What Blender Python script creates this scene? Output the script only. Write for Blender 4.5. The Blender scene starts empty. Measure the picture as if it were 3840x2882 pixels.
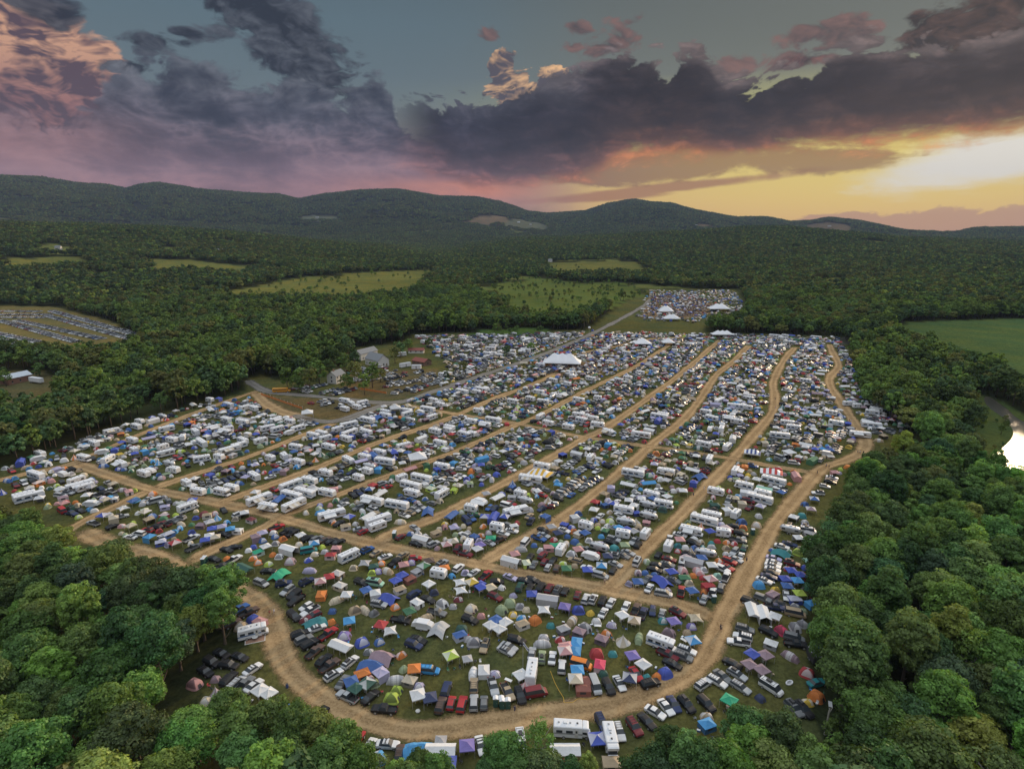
import bpy, math, random
import numpy as np
from mathutils import Vector, Matrix, noise as mnoise
from mathutils.kdtree import KDTree
R = math.radians
rng = random.Random(11)
nrng = np.random.default_rng(5)
scene = bpy.context.scene
COL = scene.collection

# ------------------------------------------------------------------ camera
H = 100.0
PITCH = R(14.36)
FPX = 2237.7                      # focal length in photo pixels (photo 3840 x 2882)
SP, CP = math.sin(PITCH), math.cos(PITCH)
cam_d = bpy.data.cameras.new('camera')
cam = bpy.data.objects.new('camera', cam_d)
COL.objects.link(cam)
cam.location = (0, 0, H)
cam.rotation_euler = (R(90) - PITCH, 0, 0)
cam_d.sensor_fit = 'HORIZONTAL'
cam_d.angle = 2 * math.atan(1920 / FPX)
cam_d.clip_start = 1.0
cam_d.clip_end = 60000
scene.camera = cam

def ray(u, v):
    x = (u - 1920) / FPX
    y = (v - 1441) / FPX
    return x, CP - y * SP, -SP - y * CP

def G(u, v, z=0.0):
    """the point of the level z under a photo direction"""
    dx, dy, dz = ray(u, v)
    t = (H - z) / max(-dz, 1e-3)
    return dx * t, dy * t

def to_px(x, y, z):
    X, Y, Z = x, y, z - H
    d = Y * CP - Z * SP
    up = Y * SP + Z * CP
    if d < 1: return (-9999, -9999, d)
    return 1920 + FPX * X / d, 1441 - FPX * up / d, d

def azel(u, v):
    """azimuth and elevation (radians) of a direction given on the 2212 px wide overview"""
    dx, dy, dz = ray(u * 1.736, v * 1.736)
    return math.atan2(dx, dy), math.atan2(dz, math.hypot(dx, dy))

# ------------------------------------------------------------------ node helpers
class NT:
    def __init__(s, tree):
        s.t = tree; s.n = tree.nodes; s.l = tree.links
    def node(s, typ, **kw):
        n = s.n.new(typ)
        for k, v in kw.items(): setattr(n, k, v)
        return n
    def put(s, sock, v):
        if isinstance(v, E): v = v.s
        if isinstance(v, bpy.types.NodeSocket): s.l.new(v, sock)
        elif v is not None:
            if isinstance(v, (tuple, list)) and sock.type == 'RGBA' and len(v) == 3: v = (*v, 1)
            sock.default_value = v
    def math(s, op, a, b=None, c=None, clamp=False):
        n = s.node('ShaderNodeMath', operation=op, use_clamp=clamp)
        for i, v in enumerate((a, b, c)):
            if v is not None: s.put(n.inputs[i], v)
        return E(s, n.outputs[0])
    def mix(s, f, a, b, blend='MIX'):
        n = s.node('ShaderNodeMix', data_type='RGBA', blend_type=blend)
        n.clamp_factor = True
        s.put(n.inputs[0], f); s.put(n.inputs[6], a); s.put(n.inputs[7], b)
        return n.outputs[2]
    def noise(s, vec, scale, detail=4.0, rough=.55, dist=0.0, out=0):
        n = s.node('ShaderNodeTexNoise')
        if vec is not None: s.put(n.inputs['Vector'], vec)
        n.inputs['Scale'].default_value = scale; n.inputs['Detail'].default_value = detail
        n.inputs['Roughness'].default_value = rough; n.inputs['Distortion'].default_value = dist
        return E(s, n.outputs[out]) if out == 0 else n.outputs[out]
    def step(s, x, a, b, smooth=True):
        n = s.node('ShaderNodeMapRange')
        if smooth: n.interpolation_type = 'SMOOTHSTEP'
        s.put(n.inputs[0], x); s.put(n.inputs[1], a); s.put(n.inputs[2], b)
        n.inputs[3].default_value = 0; n.inputs[4].default_value = 1
        return E(s, n.outputs[0])
    def ramp(s, x, stops):
        n = s.node('ShaderNodeValToRGB')
        s.put(n.inputs[0], x)
        el = n.color_ramp.elements
        while len(el) < len(stops): el.new(.5)
        for e, (p, c) in zip(el, stops): e.position = p; e.color = (*c[:3], 1)
        return n.outputs[0]
    def curve(s, x, pts, lo, hi):
        """float curve through pts [(x, y)], x over lo..hi, y free"""
        ys = [p[1] for p in pts]; a, b = min(ys), max(ys)
        if b - a < 1e-6: b = a + 1
        n = s.node('ShaderNodeFloatCurve')
        s.put(n.inputs[1], s.step(x, lo, hi, False))
        c = n.mapping.curves[0]
        q = [((p[0] - lo) / (hi - lo), (p[1] - a) / (b - a)) for p in pts]
        while len(c.points) < len(q): c.points.new(.5, .5)
        for pt, (px, py) in zip(c.points, q):
            pt.location = (px, py); pt.handle_type = 'AUTO_CLAMPED'
        n.mapping.update()
        return E(s, n.outputs[0]) * (b - a) + a

class E:
    def __init__(s, nt, sock): s.nt = nt; s.s = sock
    def _m(s, op, o): return s.nt.math(op, s, o)
    def __add__(s, o): return s._m('ADD', o)
    __radd__ = __add__
    def __sub__(s, o): return s._m('SUBTRACT', o)
    def __rsub__(s, o): return s.nt.math('SUBTRACT', o, s)
    def __mul__(s, o): return s._m('MULTIPLY', o)
    __rmul__ = __mul__
    def __truediv__(s, o): return s._m('DIVIDE', o)
    def max(s, o): return s._m('MAXIMUM', o)
    def min(s, o): return s._m('MINIMUM', o)
    def pow(s, o): return s._m('POWER', o)
    def clamp(s): return s.nt.math('ADD', s, 0.0, clamp=True)

def lin(r, g, b):
    f = lambda c: c / 12.92 / 255 if c <= 10.3 else ((c / 255 + .055) / 1.055) ** 2.4
    return (f(r), f(g), f(b))

MATS = {}
def material(name):
    m = bpy.data.materials.new(name); m.use_nodes = True
    m.node_tree.nodes.clear()
    nt = NT(m.node_tree)
    out = nt.node('ShaderNodeOutputMaterial')
    MATS[name] = m
    return m, nt, out

def simple(name, col, rough=.6, metal=0.0, coat=0.0, var=.12, scale=3.0):
    m, nt, out = material(name)
    p = nt.node('ShaderNodeBsdfPrincipled')
    tc = nt.node('ShaderNodeTexCoord')
    nz = nt.noise(tc.outputs['Object'], scale, 3)
    c = nt.mix(nz, tuple(x * (1 - var) for x in col), tuple(min(1, x * (1 + var)) for x in col))
    nt.put(p.inputs['Base Color'], c)
    p.inputs['Roughness'].default_value = rough; p.inputs['Metallic'].default_value = metal
    p.inputs['Coat Weight'].default_value = coat; p.inputs['Coat Roughness'].default_value = .08
    nt.l.new(p.outputs[0], out.inputs[0])
    return m

def coloured(name, attr, rough, coat=0.0, metal=0.0, mul=(1, 1, 1), fabric=False, mixw=0.0):
    """a finish whose hue comes from the object itself (or from the Col attribute of a merged mass)"""
    m, nt, out = material(name)
    p = nt.node('ShaderNodeBsdfPrincipled')
    if attr:
        a = nt.node('ShaderNodeVertexColor'); a.layer_name = 'Col'; c = a.outputs[0]
    else:
        a = nt.node('ShaderNodeObjectInfo'); c = a.outputs['Color']
    tc = nt.node('ShaderNodeTexCoord')
    nz = nt.noise(tc.outputs['Object'], 2.2 if fabric else .8, 3)
    k = nz * .3 + (.85 if fabric else .86)
    n = nt.node('ShaderNodeVectorMath', operation='SCALE')
    nt.l.new(c, n.inputs[0]); nt.put(n.inputs['Scale'], k)
    c2 = n.outputs[0]
    if mul != (1, 1, 1): c2 = nt.mix(1.0, c2, mul, 'MULTIPLY')
    if fabric and not mixw: c2 = nt.mix(.1, c2, (.3, .3, .3))
    if mixw: c2 = nt.mix(mixw, c2, (.62, .62, .63))
    nt.l.new(c2, p.inputs['Base Color'])
    p.inputs['Roughness'].default_value = rough
    p.inputs['Metallic'].default_value = metal
    p.inputs['Coat Weight'].default_value = coat; p.inputs['Coat Roughness'].default_value = .3; p.inputs['Specular IOR Level'].default_value = .3
    nt.l.new(p.outputs[0], out.inputs[0])
    return m

for sfx, at in (('', False), ('_mass', True)):
    coloured('paint' + sfx, at, .5, .1)
    coloured('fabric' + sfx, at, .8, fabric=True)
    coloured('fabric_pale' + sfx, at, .8, fabric=True, mixw=.72)
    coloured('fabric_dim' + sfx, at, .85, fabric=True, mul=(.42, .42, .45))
simple('glass', (.035, .045, .055), .42, 0, 0, .1)
simple('tyre', (.02, .02, .021), .8)
simple('rim', (.42, .43, .44), .5, .3)
simple('trim', (.045, .045, .05), .5)
simple('mesh_screen', (.05, .05, .055), .85)
simple('pole', (.5, .5, .5), .55, .2)
simple('chrome', (.55, .57, .6), .5, .6, 0, .08, 1)
simple('lamp_lens', (.6, .58, .52), .35)
simple('tail_lens', (.35, .02, .02), .2)
simple('white_vinyl', (.74, .76, .79), .55, 0, 0, .06)
simple('grey_vinyl', (.33, .34, .36), .6)
simple('stripe_tan', (.36, .25, .15), .5)
simple('stripe_blue', (.1, .2, .38), .5)
simple('bed_liner', (.03, .03, .032), .8)
simple('skin', (.5, .32, .23), .6)
simple('hair', (.05, .035, .025), .7)
simple('bark', (.11, .085, .062), .9, 0, 0, .35, 2)
simple('pale_bark', (.42, .4, .36), .9, 0, 0, .3, 2)
simple('clapboard', (.62, .62, .6), .7)
simple('slate_roof', (.2, .215, .23), .7)
simple('red_board', (.24, .07, .05), .8)
simple('brown_board', (.17, .11, .08), .85)
simple('metal_roof', (.5, .56, .62), .5, .15)
simple('brick', (.26, .14, .1), .85)
simple('orange_net', (.62, .2, .05), .8)
simple('dark_green_plastic', (.02, .085, .075), .45)
simple('window_pane', (.04, .05, .06), .25, 0, 0)
simple('bus_yellow', (.66, .3, .02), .4, 0, .3)
simple('concrete', (.42, .41, .39), .85)
simple('stripe_yellow_cloth', (.7, .42, .06), .8)
simple('stripe_red_cloth', (.5, .07, .06), .8)
simple('stripe_navy_cloth', (.06, .09, .25), .8)
simple('rug_cloth', (.34, .2, .14), .9, 0, 0, .5, 3)

# ------------------------------------------------------------------ mesh helpers
class MB:
    def __init__(s): s.v = []; s.f = []; s.m = []
    def face(s, pts, mat):
        i = len(s.v); s.v += [tuple(p) for p in pts]; s.f.append(tuple(range(i, i + len(pts)))); s.m.append(mat)
    def idx(s, verts, faces, mat):
        i = len(s.v); s.v += [tuple(p) for p in verts]
        for f in faces: s.f.append(tuple(i + k for k in f)); s.m.append(mat)
    def box(s, x0, x1, y0, y1, z0, z1, mat, tx=0, ty=0):
        b = [(x0, y0, z0), (x1, y0, z0), (x1, y1, z0), (x0, y1, z0), (x0 + tx, y0 + ty, z1), (x1 - tx, y0 + ty, z1), (x1 - tx, y1 - ty, z1), (x0 + tx, y1 - ty, z1)]
        s.idx(b, [(3, 2, 1, 0), (4, 5, 6, 7), (0, 1, 5, 4), (1, 2, 6, 5), (2, 3, 7, 6), (3, 0, 4, 7)], mat)
    def tube(s, pts, radii, mat, n=6):
        """a swept tube through points"""
        rings = []
        for k, p in enumerate(pts):
            p = Vector(p)
            d = Vector(pts[min(k + 1, len(pts) - 1)]) - Vector(pts[max(k - 1, 0)])
            q = d.to_track_quat('Z', 'Y')
            rings.append([p + q @ Vector((math.cos(a) * radii[k], math.sin(a) * radii[k], 0)) for a in [2 * math.pi * j / n for j in range(n)]])
        base = len(s.v)
        for r in rings: s.v += [tuple(p) for p in r]
        for k in range(len(rings) - 1):
            for j in range(n):
                s.f.append((base + k * n + j, base + k * n + (j + 1) % n, base + (k + 1) * n + (j + 1) % n, base + (k + 1) * n + j)); s.m.append(mat)
        s.f.append(tuple(base + (len(rings) - 1) * n + j for j in range(n))); s.m.append(mat)
        s.f.append(tuple(base + n - 1 - j for j in range(n))); s.m.append(mat)
    def grid(s, P, mat, closed=False):
        """P[i][j] points"""
        b = len(s.v); nj = len(P[0])
        for r in P: s.v += [tuple(p) for p in r]
        for i in range(len(P) - 1):
            for j in range(nj if closed else nj - 1):
                k = (j + 1) % nj
                s.f.append((b + i * nj + j, b + i * nj + k, b + (i + 1) * nj + k, b + (i + 1) * nj + j))
                s.m.append(mat(i, j) if callable(mat) else mat)
    def mesh(s, name, sfx='', smooth=False):
        me = bpy.data.meshes.new(name)
        me.from_pydata(s.v, [], s.f)
        keys = list(dict.fromkeys(s.m))
        for k in keys: me.materials.append(MATS.get(k + sfx, MATS[k]))
        ix = {k: i for i, k in enumerate(keys)}
        me.polygons.foreach_set('material_index', [ix[k] for k in s.m])
        if smooth: me.polygons.foreach_set('use_smooth', [True] * len(s.f))
        me.update()
        return me

def add(name, mesh, parent=None, loc=None, rz=0.0, color=None):
    o = bpy.data.objects.new(name, mesh)
    COL.objects.link(o)
    if parent is not None: o.parent = parent
    if loc is not None: o.location = loc
    if rz: o.rotation_euler = (0, 0, rz)
    if color is not None: o.color = (*color[:3], 1)
    return o

def tag(o, label=None, cat=None, group=None, kind=None):
    if label: o['label'] = label
    if cat: o['category'] = cat
    if group: o['group'] = group
    if kind: o['kind'] = kind
    return o

# ------------------------------------------------------------------ terrain
def interp_az(pts):
    q = sorted((azel(u, v) for u, v in pts))
    a = np.array([p[0] for p in q]); e = np.array([math.tan(p[1]) for p in q])
    return a, e
SKY = [(-160,379),(0,381),(90,384),(165,397),(230,400),(272,409),(310,399),(340,396),(380,402),(430,410),(550,419),(600,420),(645,431),(700,421),(780,412),(860,410),(915,419),(950,425),(1025,426),(1075,435),(1106,445),(1136,456),(1181,461),(1266,456),(1316,440),(1366,431),(1406,437),(1451,440),(1491,452),(1536,460),(1586,469),(1656,469),(1706,479),(1751,477),(1791,470),(1856,477),(1906,487),(1956,497),(2031,501),(2066,501),(2106,492),(2212,490),(2400,492)]
MIDL = [(-160,472),(0,474),(200,478),(350,482),(470,492),(600,505),(760,520),(900,534),(1000,548),(1200,560),(2400,570)]
MIDR = [(-160,560),(900,550),(1000,524),(1100,511),(1250,505),(1470,494),(1606,484),(1706,486),(1956,508),(2212,519),(2400,522)]
RIDGES = [(interp_az(SKY), 7600., 3300., 1.25), (interp_az(MIDL), 2700., 950., 1.15), (interp_az(MIDR), 3400., 1300., 1.2)]
def fbm(x, y, s, o=4):
    out = np.zeros_like(x); amp = 1.; f = 1. / s; tot = 0
    for k in range(o):
        out += amp * (np.sin(x * f * 1.3 + 1.7 * k + 1.9 * np.sin(y * f * .9 + k * 2.1)) * np.cos(y * f * 1.1 + 2.3 * k + 1.7 * np.sin(x * f * .8 + k)))
        tot += amp; amp *= .5; f *= 2.03
    return out / tot
def terrain(x, y):
    x = np.asarray(x, float); y = np.asarray(y, float)
    r = np.hypot(x, y); az = np.arctan2(x, y)
    h = np.zeros_like(r)
    for (a, e), D, S, pw in RIDGES:
        top = H + D * np.interp(az, a, e) - (26 if D < 5000 else 18)
        t = np.clip((r - S) / (D - S), 0, 1)
        t = t * t * (3 - 2 * t)
        back = np.clip((r - D) / (D * .35), 0, 1)
        g = top * np.power(t, pw) * (1 - .75 * back * back)
        if D > 5000: g = g + 55 * fbm(x, y, 420.) * t * (1 - t) * 3.2
        h = np.maximum(h, g)
    k = np.clip((r - 1000) / 1200, 0, 1) * np.clip((7200 - r) / 1500, .1, 1)
    h = h + k * (9 * fbm(x, y, 210.) + 4)
    return h
def terrain1(x, y): return float(terrain(np.array([x]), np.array([y]))[0])
def GT(u, v):
    """where a photo direction meets the terrain"""
    dx, dy, dz = ray(u, v)
    if v > 1250: return G(u, v)
    t = np.geomspace(200, 9000, 900)
    z = H + dz * t; h = terrain(dx * t, dy * t)
    i = np.argmax(z < h)
    return dx * t[i], dy * t[i]

def inside(poly, x, y):
    """even-odd test, numpy arrays"""
    x = np.asarray(x, float); y = np.asarray(y, float)
    r = np.zeros(x.shape, bool)
    n = len(poly)
    for i in range(n):
        x0, y0 = poly[i]; x1, y1 = poly[i - 1]
        c = (y0 > y) != (y1 > y)
        if abs(y1 - y0) > 1e-9: r ^= c & (x < (x1 - x0) * (y - y0) / (y1 - y0) + x0)
    return r
def rough(poly, amp, step=14.0):
    '''a ragged outline: the edges broken up and pushed in and out'''
    out = []
    for i, (x0, y0) in enumerate(poly):
        x1, y1 = poly[(i + 1) % len(poly)]
        L = math.hypot(x1 - x0, y1 - y0); n = max(1, int(L / step))
        for k in range(n):
            t = k / n; px, py = x0 + (x1 - x0) * t, y0 + (y1 - y0) * t
            o = amp * float(fbm(np.array([px]), np.array([py]), 47.)[0]) * 1.6 + amp * .5 * math.sin(k * 2.4 + i)
            out.append((px - (y1 - y0) / max(L, 1e-6) * o, py + (x1 - x0) / max(L, 1e-6) * o))
    return out
def dist_line(pts, x, y):
    x = np.asarray(x, float); y = np.asarray(y, float)
    d = np.full(x.shape, 1e9)
    for (x0, y0), (x1, y1) in zip(pts[:-1], pts[1:]):
        vx, vy = x1 - x0, y1 - y0; L = vx * vx + vy * vy + 1e-9
        t = np.clip(((x - x0) * vx + (y - y0) * vy) / L, 0, 1)
        d = np.minimum(d, np.hypot(x - x0 - t * vx, y - y0 - t * vy))
    return d

GLADE = -.47
# ------------------------------------------------------------------ plan of the ground
PG = lambda pts: [G(u, v) for u, v in pts]
PZ = lambda pts: [G(u, v, z) for u, v, z in pts]
PT = lambda pts: [GT(u, v) for u, v in pts]
HULL = PZ([(-260,1840,0),(0,1762,0),(40,1746,0),(370,1630,0),(521,1578,0),(781,1508,0),(926,1468,0),(925,1425,0),(985,1405,0),(1060,1432,0),(1200,1430,0),(1215,1380,0),(1300,1385,0),(1340,1305,0),(1500,1285,0),(1560,1252,0),(2206,1236,0),(2250,1200,0),(2330,1140,0),(2400,1105,0),(2430,1082,0),(2760,1085,0),(2800,1140,0),(2785,1200,0),(2640,1225,0),(2640,1246,0),(3150,1263,0),(3190,1290,5),(3215,1400,8),(3250,1480,8),(3340,1540,8),(3440,1590,8),(3420,1625,10),(3270,1695,12),(3165,1775,13),(3080,1855,13),(3035,1960,10),(3035,2100,10),(3040,2250,10),(3055,2400,10),(3065,2500,10),(3080,2600,8),(3130,2760,5),(3160,2882,3),(3100,3300,0),(1280,3300,0),(1330,2882,8),(1310,2830,10),(1200,2700,12),(1080,2640,14),(960,2640,14),(830,2700,12),(730,2580,10),(735,2480,10),(780,2380,10),(890,2310,10),(920,2250,12),(880,2165,14),(700,2140,14),(610,2155,14),(560,2085,14),(430,1995,14),(260,1960,14),(150,1890,14),(0,1845,14),(-260,1900,14)])
CLEAR = {
 'parking': PG([(-160,1148),(200,1150),(420,1205),(540,1275),(520,1310),(400,1345),(200,1355),(0,1345),(-160,1345)]),
 'shed': PG([(-160,1385),(170,1390),(240,1440),(190,1530),(60,1560),(-160,1570)]),
 'meadow': PT([(810,1122),(960,1146),(1100,1134),(1330,1140),(1520,1116),(1600,1052),(1610,1014),(1400,1018),(1220,1040),(1150,1036),(980,1070)]),
 'scrub': PT([(1830,1075),(2000,1045),(2150,1060),(2330,1062),(2400,1090),(2330,1140),(2240,1195),(2000,1215),(1850,1170)]),
 'grass_strip': PG([(1740,1268),(1800,1235),(2050,1232),(2060,1262)]),
 'strip1': PT([(2050,986),(2380,982),(2440,1024),(2100,1034)]),
 'strip2': PT([(540,972),(700,976),(940,1000),(900,1028),(600,1016)]),
 'strip3': PT([(40,972),(300,966),(340,996),(40,1012)]),
 'field': PG([(3330,1240),(3400,1208),(3781,1194),(4000,1200),(4000,1560),(3860,1500),(3740,1420),(3540,1335),(3400,1290)]),
 'river': PG([(3640,1490),(3690,1480),(3770,1515),(3860,1565),(4100,1595),(4100,1930),(3790,1880),(3690,1800),(3650,1720),(3650,1600)]),
}
for _k, _a in (('meadow', 20), ('scrub', 22), ('strip1', 13), ('strip2', 13), ('strip3', 13), ('grass_strip', 7)): CLEAR[_k] = rough(CLEAR[_k], _a)
ROADS = [  # centre line on the photo, width in metres
 ([(60,2110),(307,1958),(430,1900),(567,1833)], 6),
 ([(278,1735),(420,1785),(567,1833),(822,1885),(1042,1937),(1280,2007),(1500,2060),(1772,2111),(2032,2163),(2298,2212),(2558,2267),(2700,2330)], 6.5),
 ([(300,1985),(420,2040),(579,2082),(695,2134),(830,2180),(926,2225),(1000,2291),(1040,2400),(1066,2474),(1120,2547),(1235,2633),(1337,2685),(1427,2714),(1542,2738),(1687,2729),(1832,2709),(1976,2686),(2154,2662),(2298,2640),(2414,2602),(2530,2555),(2612,2503),(2652,2455),(2680,2394),(2707,2322),(2750,2249),(2808,2134),(2860,2047),(2907,1960),(2994,1856),(3081,1758),(3180,1722),(3233,1690),(3243,1648),(3197,1573),(3145,1498),(3112,1440),(3115,1410),(3145,1370),(3121,1318),(3110,1290)], 7),
 ([(700,2110),(800,2060),(984,1978),(1042,1937)], 6),
 ([(-60,1815),(100,1775),(278,1735),(492,1642),(665,1573),(868,1498),(972,1463)], 5.5),
 ([(567,1833),(752,1770),(937,1710),(1090,1650),(1198,1606),(1260,1585)], 5.5),
 ([(822,1885),(984,1827),(1157,1765),(1280,1715),(1425,1656),(1627,1590),(1726,1550),(1859,1492),(1998,1440),(2090,1399)], 6),
 ([(1042,1937),(1280,1850),(1511,1764),(1731,1683),(1911,1602),(2015,1561),(2200,1463),(2380,1376),(2489,1307),(2520,1280)], 5.6),
 ([(1400,2040),(1500,1990),(1650,1932),(1801,1856),(2003,1752),(2194,1642),(2264,1608),(2408,1509),(2560,1396),(2676,1295),(2700,1275)], 6.5),
 ([(1800,2115),(1930,2040),(2084,1960),(2206,1868),(2290,1800),(2380,1726),(2455,1658),(2560,1575),(2624,1498),(2687,1405),(2745,1359),(2809,1295)], 6.5),
 ([(2277,2208),(2410,2065),(2560,1922),(2676,1799),(2751,1718),(2826,1631),(2896,1544),(2905,1480),(2901,1428),(2942,1347),(2982,1301)], 6.5),
 ([(1511,1515),(1697,1550),(1917,1584),(2183,1637),(2414,1671),(2560,1690),(2734,1718),(2896,1747),(3052,1772)], 5),
 ([(955,1470),(1000,1515),(1060,1545),(1128,1562)], 9),
 ([(2148,1330),(2300,1300),(2450,1270),(2700,1262)], 6),
]
GRAVEL = [
 ([(930,1425),(949,1440),(1013,1469),(1157,1483),(1280,1496),(1483,1509),(1627,1467),(1801,1409),(1974,1351),(2148,1284),(2293,1214),(2408,1150),(2440,1120)], 6.5),
 ([(1100,1556),(1190,1578),(1280,1575),(1380,1540),(1460,1512)], 6.5),
]
ROADS_G = [([G(u, v) for u, v in p], w) for p, w in ROADS]
GRAVEL_G = [([G(u, v) for u, v in p], w) for p, w in GRAVEL]

def smooth_line(pts, step=2.5):
    """Catmull-Rom through pts"""
    P = [Vector((*p, 0)) for p in pts]; P = [P[0] * 2 - P[1]] + P + [P[-1] * 2 - P[-2]]
    out = []
    for i in range(1, len(P) - 2):
        a, b, c, d = P[i - 1:i + 3]; n = max(2, int((c - b).length / step))
        for k in range(n):
            t = k / n
            out.append(.5 * ((2 * b) + (c - a) * t + (2 * a - 5 * b + 4 * c - d) * t * t + (3 * b - a - 3 * c + d) * t ** 3))
    out.append(P[-2])
    return [(p.x, p.y) for p in out]
# ------------------------------------------------------------------ ground sheet
def build_ground():
    az = np.concatenate([np.arange(-180, -55, 5.), np.arange(-55, 55.01, .4), np.arange(60, 180, 5.)])
    rr = np.concatenate([[6, 14, 26, 40], np.geomspace(55, 8800, 280)])
    A, RR = np.meshgrid(np.radians(az), rr)
    X = RR * np.sin(A); Y = RR * np.cos(A)
    Z = terrain(X, Y)
    n_r, n_a = X.shape
    # land cover, as base colours
    C = np.empty((n_r, n_a, 3)); C[:] = (.030, .040, .018)
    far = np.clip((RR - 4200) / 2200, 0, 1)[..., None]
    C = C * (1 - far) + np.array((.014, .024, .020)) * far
    def paint(mask, c): C[mask] = c
    gl = (RR > 995) & (fbm(X, Y, 120.) < GLADE + .03); paint(gl & (RR < 5200), (.105, .135, .045))
    paint(inside(HULL, X, Y), (.070, .084, .034))
    for poly, c in WORN: paint(inside(poly, X, Y), c)
    paint(inside(CLEAR['parking'], X, Y), (.135, .13, .055))
    paint(inside(CLEAR['shed'], X, Y), (.10, .10, .05))
    for k in ('meadow', 'strip1', 'strip2', 'strip3'): paint(inside(CLEAR[k], X, Y), (.105, .125, .038))
    paint(inside(CLEAR['scrub'], X, Y), (.075, .112, .032)); paint(inside(CLEAR['grass_strip'], X, Y), (.05, .10, .03))
    paint(inside(CLEAR['field'], X, Y), (.058, .104, .040))
    paint(inside(CLEAR['river'], X, Y), (.055, .085, .03))
    for poly, c in FARFIELDS: paint(inside(poly, X, Y), c)
    V = np.stack([X, Y, Z], -1).reshape(-1, 3)
    idx = np.arange(n_r * n_a).reshape(n_r, n_a)
    nxt = np.roll(idx, -1, axis=1)
    q = np.stack([idx[:-1], nxt[:-1], nxt[1:], idx[1:]], -1).reshape(-1, 4)[:, ::-1]
    V = np.vstack([V, [[0, 0, 0]]]); c = len(V) - 1
    tri = np.stack([idx[0], np.roll(idx[0], -1), np.full(n_a, c)], -1)
    faces = [tuple(f) for f in q] + [tuple(f[::-1]) for f in tri]
    me = bpy.data.meshes.new('ground')
    me.from_pydata(V.tolist(), [], faces)
    ca = me.color_attributes.new('cover', 'FLOAT_COLOR', 'POINT')
    cc = np.ones((len(V), 4)); cc[:-1, :3] = C.reshape(-1, 3); cc[-1, :3] = (.1, .1, .05)
    ca.data.foreach_set('color', cc.ravel())
    me.polygons.foreach_set('use_smooth', [True] * len(me.polygons))
    m, nt, out = material('land')
    p = nt.node('ShaderNodeBsdfPrincipled'); p.inputs['Roughness'].default_value = .95
    p.inputs['Specular IOR Level'].default_value = 0.0
    g = nt.node('ShaderNodeNewGeometry')
    a = nt.node('ShaderNodeVertexColor'); a.layer_name = 'cover'
    n1 = nt.noise(g.outputs['Position'], .035, 5, .6); n2 = nt.noise(g.outputs['Position'], .9, 4, .7); n3 = nt.noise(g.outputs['Position'], .006, 4, .6)
    c1 = nt.mix(((n1 - .5) * 3.4 + .5).clamp() * .7, a.outputs[0], nt.mix(1.0, a.outputs[0], (1.75, 1.22, .85), 'MULTIPLY'))
    n4 = nt.noise(g.outputs['Position'], .28, 5, .7)
    k = ((n2 - .5) * 1.9 + 1.0).max(.25) * ((n4 - .5) * 1.3 + 1.0) * (n3 * .8 + .6)
    sc = nt.node('ShaderNodeVectorMath', operation='SCALE'); nt.l.new(c1, sc.inputs[0]); nt.put(sc.inputs['Scale'], k)
    nt.l.new(sc.outputs[0], p.inputs['Base Color'])
    b = nt.node('ShaderNodeBump'); b.inputs['Strength'].default_value = .5; b.inputs['Distance'].default_value = .25
    nt.put(b.inputs['Height'], n2); nt.l.new(b.outputs[0], p.inputs['Normal'])
    nt.l.new(p.outputs[0], out.inputs[0])
    me.materials.append(m)
    return tag(add('ground', me), kind='structure')

WORN = [(PG([(985,1478),(1280,1500),(1480,1514),(1390,1542),(1280,1578),(1120,1560),(1000,1520)]), (.100, .092, .048)), (PG([(1290,1400),(1650,1385),(1650,1455),(1480,1500),(1290,1490)]), (.100, .092, .048)), (PG([(2440,1110),(2620,1100),(2680,1150),(2640,1190),(2440,1195),(2400,1190)]), (.15, .12, .075)), (PG([(1980,1372),(2180,1350),(2330,1320),(2250,1400),(2050,1420)]), (.14, .11, .06))]
FARFIELDS = [(PT([(1105,818),(1170,808),(1270,812),(1280,826),(1150,832)]), (.085, .11, .075)),
             (PT([(1735,838),(1790,812),(1900,812),(1925,845),(1830,850)]), (.115, .10, .065)),
             (PT([(1880,845),(1960,822),(2060,850),(2040,866)]), (.08, .10, .065)),
             (PT([(2560,852),(2630,840),(2680,846),(2640,856)]), (.10, .09, .055)),
             (PT([(2980,866),(3020,842),(3190,846),(3200,866)]), (.095, .085, .055)),
             (PT([(420,803),(440,799),(500,800),(480,807)]), (.10, .115, .09))]

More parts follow.
